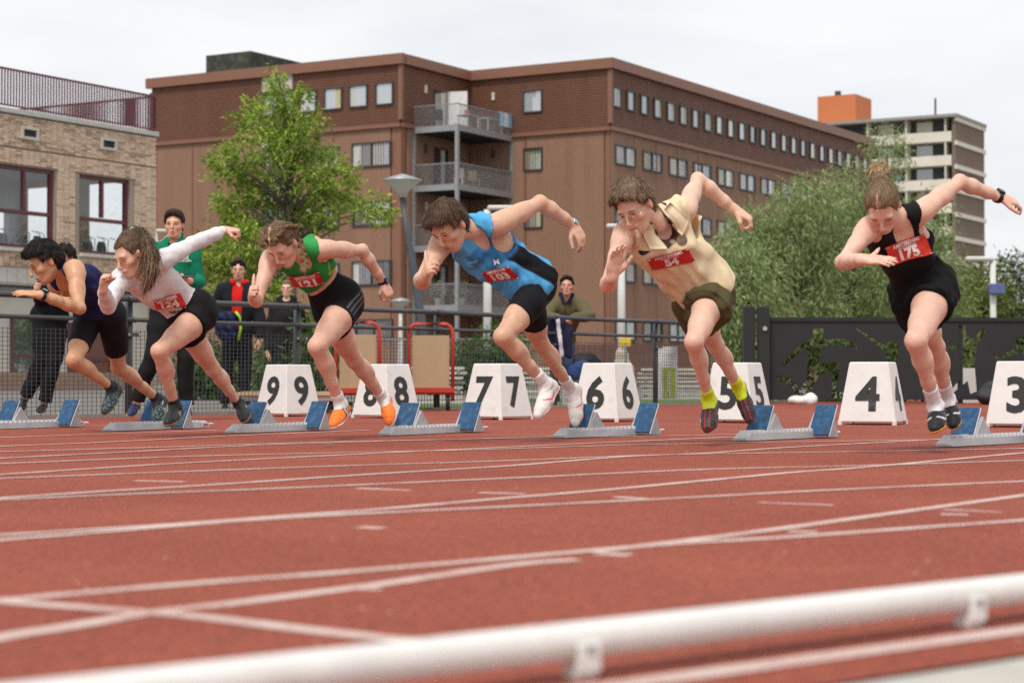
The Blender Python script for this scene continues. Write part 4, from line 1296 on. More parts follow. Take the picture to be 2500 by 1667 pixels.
for k, (a, c, lab) in enumerate(((-1.15, (.30, .50, .68), 'pale blue towel hung over the top balcony railing'), (-.75, (.62, .62, .58), 'white towel hung between the blue ones on the railing'), (-.40, (.20, .36, .58), 'darker blue towel hung at the end of the railing'))):
    mb = MB(); mb.box(bal(a, 5.60, 12.72 + .78), (.36, .03, .72), [U, V_AX, ZUP]); mb.box(bal(a, 5.66, 12.72 + 1.13), (.36, .12, .025), [U, V_AX, ZUP])
    tag(mb.build('towel', mat('towel%d' % k, c, .9, .15)), lab, 'towel')
rp_ = random.Random(3)
for k, (a, lab) in enumerate(((-4.9, 'leafy pot plant at the corner of the low balcony'), (-4.1, 'bushy grey-green pot plant further along the low balcony'))):
    c = bal(a, 7.1 - k * .9, 3.95 if False else 3.92); e = empty('pot_plant', tuple(c)); tag(e, lab, 'plant')
    mb = MB(); mb.tube([c, c + ZUP * .35], [.16, .2], 10); mb.build('pot', mat('pot_clay', (.4, .38, .34), .8), e)
    mb = MB()
    for i in range(260):
        d = nrm([rp_.gauss(0, 1) for _ in range(3)]) * rp_.uniform(.1, .5); q = c + ZUP * .75 + d; a_, b_, _ = _frame(nrm([rp_.gauss(0, 1) for _ in range(3)]))
        mb.sheet([q - a_ * .05, q + b_ * .03, q + a_ * .05, q - b_ * .03])
    mb.build('foliage', mat('pale_leaf', (.30, .33, .24), .8, .3, 9), e, fix=False)

# ---- brick school building on the left
OB = np.array((-10.2, 55.0, 0))                  # right-hand corner
SB = -U; nB = np.array((U[1], -U[0], 0))         # the facade runs from the corner towards the viewer
sch = empty('school_building', tuple(OB))
tag(sch, 'two-storey tan brick school building with maroon window frames and roof railing', 'building')
HBk = face_uv(378, 327, OB, nB, SB)[1]
LB = 9.5
m_brick = mat('brick_tan', (.52, .36, .215), .9, .2, 14, bump=.3, bscale=60)
m_mortar = mat('mortar', (.36, .30, .245), .95, .15, 20)
m_maroon = mat('maroon_frame', (.135, .036, .046), .45, .08)
m_conc = mat('pale_concrete', (.56, .53, .47), .85, .08, 4)
Bf = lambda a, d, z: OB + SB * a + nB * d + ZUP * z
def bpx(x, y): return face_uv(x, y, OB, nB, SB)
def zc6(x, y): return x / 2.85, 130 + y / 2.851
# openings (first-floor windows)
w1 = (bpx(*zc6(908, 900))[0], bpx(*zc6(556, 860))[0]); w2 = (bpx(*zc6(388, 800))[0], bpx(*zc6(388, 800))[0] + 2.3)
zt1 = bpx(*zc6(908, 885))[1]; zb1 = bpx(315, 627)[1]
base_z = bpx(100, 655)[1]
HBt = HBk - .10
wins = [(w1[0], w1[1]), (w2[0], w2[0] + (w1[1] - w1[0]) * 1.02)]
mb = MB(); mb.box(Bf(LB / 2, -.55, HBt / 2), (LB, .9, HBt), [SB, nB, ZUP])
def wallgrid():
    xs = sorted({-.0, LB, *[v for w in wins for v in w]}); mbx = MB()
    for a, b in zip(xs[:-1], xs[1:]):
        hole = any(abs(a - w[0]) < 1e-6 for w in wins)
        for z0, z1 in (((base_z, zb1), (zt1, HBt)) if hole else ((base_z, HBt),)):
            mbx.box(Bf((a + b) / 2, -.06, (z0 + z1) / 2), (b - a, .08, z1 - z0), [SB, nB, ZUP])
    return mbx
wl_ = wallgrid().build('wall', m_mortar, sch, fix=False)
mb = MB(); A_ = [SB, nB, ZUP]
mb.box(Bf(-.02, -2.75, (zb1 - .1) / 2), (.04, 5.3, zb1 - .1), A_); mb.box(Bf(-.02, -2.75, (zt1 + .1 + HBt) / 2), (.04, 5.3, HBt - zt1 - .1), A_)
for d_ in (-.30, -2.75, -5.2): mb.box(Bf(-.02, d_, (zb1 + zt1) / 2), (.041, .42, zt1 - zb1 + .2), A_)
mb.build('end_wall', m_brick, sch, fix=False)
# bricks: one shared mesh, three tones, the nearest as separate parts
bl, bh, bj = .210, .052, .0105
tones = [mat('brick_a', (.72, .54, .40), .9, .18, 14, bump=.3, bscale=60), mat('brick_b', (.60, .43, .305), .9, .18, 14, bump=.3, bscale=60), mat('brick_c', (.44, .31, .22), .9, .2, 14, bump=.3, bscale=60), mat('brick_d', (.75, .60, .46), .9, .15, 14)]
spots = []
rb = random.Random(11)
joint_z = bpx(*zc6(1060, 790))[1]
nrow = int((HBt - base_z) / (bh + bj))
for r_ in range(nrow):
    z = base_z + (r_ + .5) * (bh + bj)
    a = (bl + bj) * (.5 if (r_ % 2 and z > joint_z) else 0) * .5
    a -= .0
    while a < LB - .1:
        c = a + bl / 2
        if not any(w[0] - .02 < c + bl / 2 and c - bl / 2 < w[1] + .02 and zb1 - .02 < z < zt1 + .03 for w in wins) and abs(z - joint_z) > .03:
            dark = .16 + (.25 if z > joint_z else 0)
            q = rb.random()
            spots.append((c, z, 2 if q < dark * .45 else (1 if q < dark + .1 else (3 if q > .88 else 0))))
        a += bl + bj
vis = [sp for sp in spots if sp[0] < 6.2]; rest = [sp for sp in spots if sp[0] >= 6.2]
protos = []
for t in range(4):
    mbp = MB(); mbp.box((0, 0, 0), (bl, .05, bh), [SB, nB, ZUP]); ob = mbp.build('brick', tones[t], None, bevel=.004, fix=True); protos.append(ob)
rb.shuffle(vis)
vis.sort(key=lambda sp: -sp[0])
used = [False] * 4
mbs = [MB() for _ in range(4)]
for k, (c, z, t) in enumerate(vis + rest):
    pos = Bf(c, .004 + rb.uniform(-.004, .004), z)
    if k < 290:
        if not used[t]:
            ob = protos[t]; used[t] = True
        else:
            ob = protos[t].copy(); COL.objects.link(ob)
        ob.location = pos; ob.parent = wl_
        ob.matrix_parent_inverse = Matrix.Identity(4)
    else:
        mbs[t].box(pos, (bl, .05, bh), [SB, nB, ZUP])
for t in range(4):
    if mbs[t].v: tag(mbs[t].build('bricks', tones[t], wl_, fix=False), kind='stuff')
# coping, railing
mb = MB(); mb.box(Bf(LB / 2 - .02, -.09, HBk - .02), (LB + .06, .36, .13), [SB, nB, ZUP]); mb.build('coping', mat('coping', (.50, .50, .46), .8, .12, 6), sch, bevel=.01)
rl_ = empty('roof_railing', tuple(Bf(0, 0, HBk))); tag(rl_, 'maroon vertical-bar railing round the brick building roof', 'railing')
def rail_run(o, d, L):
    mb = MB(); mb.box(o + d * L / 2 + ZUP * 1.03, (L, .05, .05), [d, np.cross(ZUP, d), ZUP]); mb.box(o + d * L / 2 + ZUP * .08, (L, .04, .04), [d, np.cross(ZUP, d), ZUP]); mb.build('rail', m_maroon, rl_, fix=False)
    mb0 = MB(); mb0.box((0, 0, 0), (.020, .045, .93), [d, np.cross(ZUP, d), ZUP]); pr = None
    for i, t in enumerate(np.arange(0, L, .105)):
        if pr is None: pr = ob = mb0.build('bar', m_maroon, None)
        else: ob = pr.copy(); COL.objects.link(ob)
        ob.location = o + d * t + ZUP * .565; attach(ob, rl_)
rail_run(Bf(.0, -.02, HBk + .04), SB, 8.5)
rail_run(Bf(.0, -.06, HBk + .04), -nB, 9)
mb = MB(); mb.box(Bf(.02, -.12, HBk + .6), (.10, .10, 1.15), [SB, nB, ZUP]); mb.build('corner_post', m_maroon, rl_, fix=False)
# far side of the roof railing seen through the bars
def far_rail():
    o = Bf(.0, -9, HBk + .04); rail_run(o, SB, 8)
far_rail()
mb = MB(); mb.box(Bf(2.0, -5.0, HBk + .3), (.8, .6, .6), [SB, nB, ZUP]); mb.build('roof_hatch', m_maroon, rl_, fix=False)
# nest boxes
for x, y in ((197, 560), (746, 635)):
    a, z = bpx(*zc6(x, y)); mb = MB()
    for dx, dz, sx, sz in ((0, .13, .62, .07), (0, -.13, .62, .07), (.275, 0, .07, .19), (-.275, 0, .07, .19)): mb.box(Bf(a + dx, .03, z + dz), (sx, .12, sz), [SB, nB, ZUP])
    nb = mb.build('nest_box', m_conc, sch, fix=False)
    mb = MB(); mb.box(Bf(a, .032, z), (.48, .006, .19), [SB, nB, ZUP]); mb.build('opening', m_interior, nb, fix=False)
# windows: maroon frame, see-through panes, a class room behind with chairs on tables
m_clear = bpy.data.materials.new('clear_glass'); m_clear.use_nodes = True
_n = m_clear.node_tree.nodes; _l = m_clear.node_tree.links
_t = _n.new('ShaderNodeBsdfTransparent'); _g = _n.new('ShaderNodeBsdfGlossy'); _g.inputs['Roughness'].default_value = .02; _x = _n.new('ShaderNodeMixShader'); _x.inputs['Fac'].default_value = .13
_t.inputs['Color'].default_value = (.80, .84, .86, 1)
_l.new(_t.outputs[0], _x.inputs[1]); _l.new(_g.outputs[0], _x.inputs[2]); _l.new(_x.outputs[0], _n['Material Output'].inputs['Surface'])
zmid = bpx(*zc6(700, 1160))[1]
for k, (a, b) in enumerate(wins):
    mb = MB(); A = [SB, nB, ZUP]; f = .10; d = -.16
    mb.box(Bf((a + b) / 2, d, zt1 - f / 2), (b - a, .12, f), A); mb.box(Bf((a + b) / 2, d, zb1 + f / 2), (b - a, .12, f), A)
    for x in (a + f / 2, b - f / 2): mb.box(Bf(x, d, (zb1 + zt1) / 2), (f, .12, zt1 - zb1 - 2 * f), A)
    mb.box(Bf((a + b) / 2, d, zmid), (b - a - 2 * f, .11, f), A); mb.box(Bf((a + b) / 2, d, (zmid + zt1) / 2), (f, .10, zt1 - zmid - 1.5 * f), A)
    wo = mb.build('window', m_maroon, sch, fix=False)
    for x0, x1, z0, z1 in ((a + f, (a + b) / 2 - f / 2, zmid + f / 2, zt1 - f), ((a + b) / 2 + f / 2, b - f, zmid + f / 2, zt1 - f), (a + f, b - f, zb1 + f, zmid - f / 2)):
        mb = MB(); mb.sheet([Bf(x0, d, z0), Bf(x1, d, z0), Bf(x1, d, z1), Bf(x0, d, z1)]); mb.build('pane', m_clear, wo)
    mb = MB(); mb.box(Bf((a + b) / 2, .02, zb1 - .05), (b - a + .1, .22, .10), A); mb.build('sill', m_conc, wo, fix=False)
# room: ceiling, floor, far window wall (open so the sky shows), tables with upturned chairs
mb = MB(); mb.box(Bf(LB / 2, -3.0, zt1 + .35), (LB, 5.2, .1), [SB, nB, ZUP]); mb.build('room_ceiling', mat('room_ceiling', (.32, .33, .36), .9), sch, fix=False)
mb = MB(); mb.box(Bf(LB / 2, -3.0, zb1 - .75), (LB, 5.0, .1), [SB, nB, ZUP]); mb.build('room_floor', mat('room_floor', (.3, .31, .33), .8), sch, fix=False)
m_room = mat('room_wall', (.42, .43, .46), .9)
A_ = [SB, nB, ZUP]
mb = MB(); mb.box(Bf(LB / 2, -5.4, (zb1 + .2) / 2 + 1.4), (LB, .2, zb1 + .2 - 2.8), A_); mb.box(Bf(LB / 2, -5.4, (zt1 - .55 + HBt) / 2), (LB, .2, HBt - zt1 + .55), A_)
for a in (.2, 2.9, 5.6, 8.3): mb.box(Bf(a, -5.4, (zb1 + zt1) / 2), (.5, .21, zt1 - zb1 + .5), A_)
mb.build('rear_wall', m_room, sch, fix=False)
m_chair = mat('school_chair_blue', (.10, .105, .13), .7); m_desk = mat('desk_grey', (.22, .23, .25), .7)
zt = zb1 + .02
proto = None
for k, a in enumerate((1.35, 3.35, 5.2)):
    e = empty('school_desk', tuple(Bf(a, -1.1, zb1 - .7))); tag(e, 'grey school desk under upturned chairs ' + ('nearest the brick corner', 'between the two windows', 'farthest from the brick corner')[k], 'desk', 'desks in the classroom')
    mb = MB(); mb.box(Bf(a, -1.1, zt), (1.7, .8, .05), A_); mb.build('desk_top', m_desk, e, fix=False)
    for i in (-1, 1):
        for j in (-1, 1):
            mb = MB(); mb.box(Bf(a + i * .75, -1.1 + j * .33, zt - .38), (.05, .05, .72), A_); mb.build('leg', m_desk, e, fix=False)
    for j in range(3):
        c = Bf(a - .55 + j * .55, -1.1, zt + .03)
        e = empty('school_chair', tuple(c)); tag(e, 'dark shell chair turned upside down on the classroom desk ' + ('nearest the brick corner', 'between the two windows', 'farthest from the brick corner')[k], 'chair', 'chairs put up on the desks')
        g = Sdf(); g.cone(c + ZUP * .05 + nB * .16, c + ZUP * .05 - nB * .14, .03, .03, .03, SB, 6); g.cone(c + ZUP * .06 - nB * .16, c + ZUP * .42 - nB * .20 + ZUP * .0, .03, .026, .03, SB, 6)
        g.p[-1]['b'] = c + ZUP * .44 - nB * .22
        V_, Q_ = skin(Sdf().cone(c + ZUP * .03 + nB * .12, c + ZUP * .03 - nB * .15, .02, .02, .02).p, .02)
        mb = MB(); mb.box(c + ZUP * .03, (.40, .40, .04), A_); mb.build('seat', m_chair, e, bevel=.012)
        mb = MB()
        n8 = 8
        prof_ = [(-.10, .05), (-.17, .12), (-.20, .22), (-.17, .32), (-.12, .42), (.12, .42), (.17, .32), (.20, .22), (.17, .12), (.10, .05)]
        mb.prism([c + SB * x - nB * .20 + ZUP * z * 1.05 for x, z in prof_], -nB * .03); mb.build('backrest', m_chair, e, fix=True)
        for i in (-1, 1):
            mb = MB(); mb.tube([c + SB * .17 * i + nB * .18 + ZUP * .04, c + SB * .19 * i + nB * .22 + ZUP * .46, c + SB * .19 * i - nB * .05 + ZUP * .55], .013, 6); mb.build('leg', mat('chair_tube', (.35, .35, .36), .4, metal=.6), e)
# ground floor of the school
z_rec = bpx(60, 702)[1]
mb = MB(); mb.box(Bf(LB / 2, -.08, (base_z + z_rec) / 2 + .03), (LB, .10, base_z - z_rec - .06), A_); mb.build('fascia', m_conc, sch, fix=False)
pr = None
for i in range(26):
    mb = MB(); mb.box((0, 0, 0), (.345, .03, base_z - z_rec - .16), A_)
    if pr is None: pr = ob = mb.build('fascia_panel', m_conc, None, bevel=.004)
    else: ob = pr.copy(); COL.objects.link(ob)
    ob.location = Bf(.2 + i * .36, -.015, (base_z + z_rec) / 2 + .03); attach(ob, sch)
mb = MB(); mb.box(Bf(LB / 2, -.50, z_rec - .06), (LB, .8, .10), A_); mb.build('soffit', mat('soffit_grey', (.2, .2, .19), .9), sch, fix=False)
mb = MB(); mb.box(Bf(LB / 2, -.35, (z_rec - .1) / 2), (LB, .2, z_rec - .12), A_); mb.build('ground_floor_wall', mat('cream_wall', (.58, .54, .46), .9, .08, 2), sch, fix=False)
def gpx(x, y, d=-.24):
    q = on_plane(x, y, Bf(0, d, 0), nB); return float(np.dot(q - OB, SB)), float(q[2])
for (x0, y0, x1, y1, kind) in ((28, 775, 84, 945, 'g'), (168, 790, 268, 1000, 'd')):
    a1_, zt_ = gpx(x0, y0); a0_, zb_ = gpx(x1, y1); zb_ = max(zb_, .05)
    mb = MB(); f = .08
    for x in (a0_, a1_): mb.box(Bf(x, -.23, (zt_ + zb_) / 2), (f, .10, zt_ - zb_), A_)
    mb.box(Bf((a0_ + a1_) / 2, -.23, zt_), (a1_ - a0_ + f, .101, f), A_); mb.box(Bf((a0_ + a1_) / 2, -.23, zb_ + (zt_ - zb_) * .45), (a1_ - a0_, .09, f), A_)
    wo = mb.build('window' if kind == 'g' else 'door', m_maroon, sch, fix=False)
    mb = MB(); mb.box(Bf((a0_ + a1_) / 2, -.24, (zt_ + zb_) / 2), (a1_ - a0_ - f, .02, zt_ - zb_ - f), A_)
    mb.build('pane' if kind == 'g' else 'door_leaf', glass_mat('glass_green_reflection', (.03, .055, .025)) if kind == 'g' else mat('door_brown', (.19, .062, .036), .55, .12, 3), wo, fix=False)  # the pane's dark green is a reflection painted into its base colour
mb = MB(); mb.box(Bf(LB / 2, -.20, .22), (LB, .16, .5), A_); mb.build('plinth', mat('plinth', (.30, .20, .15), .9, .2, 8), sch, fix=False)

# ---- far tower block
OT = P(2335, 920, 221.0); OT[2] = 0
tw = empty('tower_block', tuple(OT)); tag(tw, 'distant tower block with cream balconies and brown end wall', 'building')
HT = .35 + (920 - 284) / FPX * 221
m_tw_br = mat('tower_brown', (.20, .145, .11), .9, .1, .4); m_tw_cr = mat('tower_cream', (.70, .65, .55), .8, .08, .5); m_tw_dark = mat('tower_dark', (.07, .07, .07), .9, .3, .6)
Tf = lambda a, b, z: OT + U * a + V_AX * b + ZUP * z
nst = 11; sh_ = HT / nst
mb = MB(); mb.prism([Tf(0, 0, 0), Tf(11.3, 0, 0), Tf(11.3, 62, 0), Tf(1.6, 62, 0), Tf(1.6, .4, 0), Tf(0, .4, 0)], (0, 0, HT)); mb.build('walls', m_tw_br, tw)
rt = random.Random(4)
for i in range(nst + 1):
    z = i * sh_
    mb = MB(); mb.box(Tf(5.6, -.08, z - .25), (11.6, .25, .5), [U, V_AX, ZUP]); mb.build('end_band', m_tw_cr, tw, fix=False)
for i in range(nst):
    z = i * sh_
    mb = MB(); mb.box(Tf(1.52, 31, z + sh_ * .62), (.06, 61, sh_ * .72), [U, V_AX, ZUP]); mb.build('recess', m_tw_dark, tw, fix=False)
    mb = MB(); mb.box(Tf(.0, 31.2, z + .55), (.14, 61.5, 1.15), [U, V_AX, ZUP]); mb.box(Tf(.8, 31.2, z + .02), (1.5, 61.5, .2), [U, V_AX, ZUP]); bp_ = mb.build('balcony_front', m_tw_cr, tw, fix=False)
    for j in range(13):
        b_ = 1.2 + j * 4.7
        mb = MB(); mb.box(Tf(.75, b_, z + sh_ / 2 + .1), (1.5, .16, sh_ - .2), [U, V_AX, ZUP]); mb.build('balcony_divider', m_tw_cr, tw, fix=False)
        if rt.random() < .75:
            mb = MB(); mb.box(Tf(1.45, b_ + 2.9, z + sh_ * .62), (.06, 1.9, sh_ * .62), [U, V_AX, ZUP]); mb.build('window', rt.choice([m_tw_cr, m_glass_pale, m_glass, m_tw_cr]), tw, fix=False)
        if rt.random() < .3:
            mb = MB(); mb.box(Tf(.5, b_ + 1.2, z + sh_ * .6), (.1, .9, .8), [U, V_AX, ZUP]); mb.build('balcony_screen', mat('screen%d' % rt.randint(0, 2), rt.choice([(.5, .16, .08), (.2, .3, .35), (.6, .4, .1)]), .8), tw, fix=False)
mb = MB(); mb.box(Tf(5.4, 31, HT + .15), (11.9, 62.6, .35), [U, V_AX, ZUP]); mb.build('roof_slab', mat('roof_slab', (.30, .28, .25), .9), tw, fix=False)
qa, qb = on_plane(1996, 300, Tf(4, 0, 0), -U), on_plane(2128, 300, Tf(4, 0, 0), -U)
b_hi, b_lo = np.dot(qa - OT, V_AX), np.dot(qb - OT, V_AX)
zt_ = on_plane(2060, 238, Tf(4, 0, 0), -U)[2]
mb = MB(); mb.prism([Tf(4, b_lo + 2, HT), Tf(9.5, b_lo + 2, HT), Tf(9.5, b_hi, HT), Tf(4, b_hi, HT)], (0, 0, zt_ - HT + .3)); mb.build('roof_house', mat('orange_render', (.60, .19, .075), .8, .06, .3), tw)
mb = MB(); mb.box(Tf(6, b_lo + 5, zt_ + .5), (.6, .6, 1.2), [U, V_AX, ZUP]); mb.build('vent', m_tw_dark, tw, fix=False)
mb = MB(); mb.tube([Tf(2, 3, HT), Tf(2, 3, HT + 2.6)], .12, 6); mb.build('aerial', m_tw_dark, tw)

# ------------------------------------------------------------------ trees
def leaf_mat(name, cols, trans=.25):
    m = bpy.data.materials.new(name); m.use_nodes = True
    n, l = m.node_tree.nodes, m.node_tree.links
    b = n['Principled BSDF']; b.inputs['Roughness'].default_value = .55; b.inputs['Specular IOR Level'].default_value = .3
    v = n.new('ShaderNodeVertexColor'); v.layer_name = 'Col'
    l.new(v.outputs['Color'], b.inputs['Base Color'])
    t = n.new('ShaderNodeBsdfTranslucent'); l.new(v.outputs['Color'], t.inputs['Color'])
    x = n.new('ShaderNodeMixShader'); x.inputs['Fac'].default_value = trans
    l.new(b.outputs[0], x.inputs[1]); l.new(t.outputs[0], x.inputs[2]); l.new(x.outputs[0], n['Material Output'].inputs['Surface'])
    return m


M_LEAF = leaf_mat('leaf', None, .32)
M_BARK = mat('bark', (.13, .105, .08), .9, .25, 10, bump=.6, bscale=40)


def leaves(name, C, D, L, W, cols, parent, seed=0, droop=.3, mat_=None):
    "C centres (n,3), D outward directions; pointed leaves of four triangles bent along the midrib"
    rg = np.random.RandomState(seed); n = len(C)
    d = D + rg.normal(size=(n, 3)) * .55 + np.array((0, 0, -droop)); d /= np.linalg.norm(d, axis=1)[:, None]
    s = np.cross(d, rg.normal(size=(n, 3)) * .5 + np.array((0, 0, 1))); s /= np.linalg.norm(s, axis=1)[:, None] + 1e-9
    u = np.cross(s, d)
    l_ = L * rg.uniform(.7, 1.3, (n, 1)); w_ = W * rg.uniform(.7, 1.3, (n, 1))
    p0 = C; p1 = C + d * l_ * .5 + s * w_ * .5 - u * w_ * .12; p2 = C + d * l_ - u * l_ * .18; p3 = C + d * l_ * .5 - s * w_ * .5 - u * w_ * .12; pm = C + d * l_ * .5 + u * w_ * .08
    V = np.stack([p0, p1, p2, p3, pm], 1).reshape(-1, 3)
    o = np.arange(n)[:, None] * 5
    F = np.concatenate([o + np.array(t) for t in ((0, 1, 4), (1, 2, 4), (2, 3, 4), (3, 0, 4))])
    cols = np.array(cols); ci = rg.choice(len(cols), n)
    col = cols[ci] * rg.uniform(.75, 1.3, (n, 1))
    return mesh_np(name, V, F, mat_ or M_LEAF, parent, smooth=False, attrs={'Col': np.repeat(col, 5, 0)})


def young_tree(base, H, sprays, lab, cols, L=.13, W=.05, per=60, seed=3, spread=.4):
    "trunk, limbs reaching every spray, leaves clustered round the sprays"
    e = empty('broadleaf_tree', tuple(base)); tag(e, lab, 'tree')
    rg = np.random.RandomState(seed)
    trunk = [base + np.array((0, 0, t * H)) + np.array((math.sin(t * 5) * .12, 0, 0)) * t for t in np.linspace(0, .97, 9)]
    mb = MB(); mb.tube(trunk, list(np.linspace(.17, .02, 9)), 9); mb.build('trunk', M_BARK, e, smooth=True)
    C, D = [], []
    for i, (c, r) in enumerate(sprays):
        c = np.asarray(c); hz = max(.08, (c[2] - base[2]) / H * .86 - .06 * np.linalg.norm((c - base)[:2]) / 3)
        st = base + np.array((0, 0, hz * H))
        mid = st + (c - st) * .55 + np.array((0, 0, .12 * np.linalg.norm(c - st)))
        pts = [st, (st + mid) / 2 + (0, 0, .05), mid, (mid + c) / 2 + (0, 0, .05), c]
        mb = MB(); mb.tube(pts, [.030, .024, .018, .010, .004], 5); mb.build('limb', M_BARK, e, smooth=True)
        n = int(per * r * r / .16 * (1.0 if i % 3 else .7))
        ax = nrm(c - st)
        for k in range(n):
            t = rg.uniform(-.5, 1.25); off = rg.normal(size=3) * r * (.42, .42, .30)
            pt = c + ax * t * r * .6 + off
            C.append(pt); D.append(nrm(pt - c + ax * r * .8))
            # a little tuft of leaves at one twig
            for _ in range(4): C.append(pt + rg.normal(size=3) * .05); D.append(nrm(pt - c + ax * r + rg.normal(size=3) * .3))
    leaves('crown', np.array(C), np.array(D), L, W, cols, e, seed, .35)
    return e


DT = 40.0
TB = P(705, 920, DT); TB[2] = 0
spr = []
def zt7(x, y, dd): return P(350 + x / 2.6138, 100 + y / 2.6138, DT + dd)
rt = random.Random(8)
for (x, y, r) in ((838, 205, .16), (860, 270, .22), (810, 300, .22), (840, 350, .26), (1020, 330, .22), (990, 380, .26), (760, 400, .26), (880, 430, .34), (700, 470, .30), (800, 500, .36), (930, 500, .36), (660, 545, .28), (740, 580, .36), (860, 590, .42), (1000, 560, .38), (1080, 545, .30),
                  (780, 680, .42), (920, 680, .46), (1050, 650, .36), (560, 700, .26), (640, 740, .40), (480, 780, .26), (540, 820, .36), (730, 800, .46), (860, 800, .48), (1000, 770, .46), (1120, 760, .40), (1220, 800, .34), (1290, 850, .30), (1330, 890, .18),
                  (620, 880, .36), (700, 920, .42), (840, 920, .42), (960, 900, .42), (1080, 890, .40), (1180, 900, .30), (480, 860, .22), (480, 1020, .20), (560, 1050, .32), (640, 1060, .40), (740, 1030, .46), (870, 1040, .42), (1010, 1010, .44), (1130, 1010, .42), (1250, 1030, .36), (1340, 1060, .36), (1430, 1080, .36), (1510, 1110, .28), (1550, 1140, .16),
                  (560, 1120, .34), (660, 1160, .42), (780, 1150, .40), (920, 1130, .40), (1050, 1120, .44), (1160, 1120, .38), (600, 1260, .40), (480, 1290, .36), (400, 1330, .34), (700, 1250, .40), (1050, 1220, .40), (950, 1230, .38), (1120, 1190, .30), (420, 1420, .38), (520, 1400, .42), (640, 1380, .44), (740, 1400, .42), (560, 1480, .42), (450, 1500, .36), (700, 1500, .42), (800, 1500, .44), (900, 1480, .36), (760, 1600, .45), (640, 1620, .4), (880, 1620, .4), (500, 1620, .36)):
    spr.append((zt7(x, y, rt.uniform(-1.1, 1.1)), r))
young_tree(TB, (.35 + (920 - 175) / FPX * DT), spr, 'young light green tree with layered branches in front of the apartment building', [(.29, .40, .05), (.23, .34, .04), (.36, .45, .08), (.15, .24, .03)], .15, .048, 50, 3)


def bushy(name, lab, cat_, blobs, cols, L, W, per, seed, base=None, grp=None, trunk=True, droop=.3):
    cs = np.array([b[0] for b in blobs]); lo = cs[:, 2].min()
    base = np.array((cs[:, 0].mean(), cs[:, 1].mean(), 0)) if base is None else base
    e = empty(name, tuple(base)); tag(e, lab, cat_, grp)
    rg = np.random.RandomState(seed); C, D = [], []
    top = cs[np.argmax(cs[:, 2])]
    if trunk:
        mb = MB(); mb.tube([base, base * (1, 1, 0) + (0, 0, top[2] * .5), top * (1, 1, .97)], [.03 * top[2] + .02, .02 * top[2], .02], 8); mb.build('trunk', M_BARK, e, smooth=True)
    for c, r in blobs:
        n = int(per * r ** 2)
        v = rg.normal(size=(n, 3)); v /= np.linalg.norm(v, axis=1)[:, None]
        k = rg.uniform(.35, 1.1, (n, 1)) ** .7 * (1 + .28 * np.sin(v[:, :1] * 5 + seed) * np.cos(v[:, 2:] * 6))
        C.append(np.asarray(c) + v * r * k); D.append(v)
        if trunk and rg.rand() < .6:
            mb = MB(); q = base * (1, 1, 0) + (0, 0, max(.2, np.asarray(c)[2] * .6)); mb.tube([q, (q + c) / 2 + (0, 0, .1 * r), c], [.05 * r + .02, .03 * r + .01, .008], 5); mb.build('limb', M_BARK, e, smooth=True)
    C = np.concatenate(C); D = np.concatenate(D); ok = C[:, 2] > .02
    leaves('crown', C[ok], D[ok], L, W, cols, e, seed, droop)
    return e


rt = random.Random(21)
# the grey-green willows on the right, about 60 m off
WC = [(.27, .34, .13), (.23, .30, .11), (.31, .37, .17), (.20, .26, .09)]
def willow(x0, x1, ytop, d, seed, lab, n=34):
    bl = []; rr_ = random.Random(seed)
    for i in range(n):
        t = rr_.random(); x = x0 + (x1 - x0) * rr_.random()
        cx = (x - (x0 + x1) / 2) / ((x1 - x0) / 2)
        yt = ytop + (abs(cx) ** 2.2) * (880 - ytop) * .55
        y = yt + (880 - yt) * rr_.random() ** .9
        bl.append((P(x, y, d + rr_.uniform(-1.5, 1.5)), rr_.uniform(.6, 1.05)))
    bushy('willow_tree', lab, 'tree', bl, WC, .21, .05, 560, seed, droop=.8)
willow(1795, 2040, 372, 58, 31, 'tall grey-green willow tree in front of the long brown facade', 50)
willow(1990, 2165, 430, 62, 32, 'grey-green willow between the tall willow and the tower block', 40)
willow(2140, 2320, 470, 66, 33, 'willow standing below the tower block balconies', 36)
willow(2085, 2225, 335, 75, 35, 'slender pale willow rising highest in front of the tower block', 30)
willow(1745, 1880, 560, 54, 34, 'low willow bush at the foot of the long brown facade', 24)
for k, (x0, x1, yt, d, lab) in enumerate(((2290, 2420, 690, 90, 'yellow-green hedge clump left of the white lamp pole'), (2400, 2520, 640, 100, 'dark green trees on the horizon right of the white lamp pole'), (2200, 2330, 700, 84, 'yellow-green bushes below the tower block end wall'))):
    rr_ = random.Random(50 + k); bl = []
    for i in range(26):
        x = rr_.uniform(x0, x1); y = rr_.uniform(yt, 900); bl.append((P(x, y, d + rr_.uniform(-2, 2)), rr_.uniform(.9, 1.4)))
    bushy('bush', lab, 'bush', bl, [(.15, .19, .04), (.11, .15, .03), (.19, .22, .06)] if k != 1 else [(.05, .09, .035), (.07, .11, .04), (.09, .12, .05)], .30, .12, 230, 60 + k)
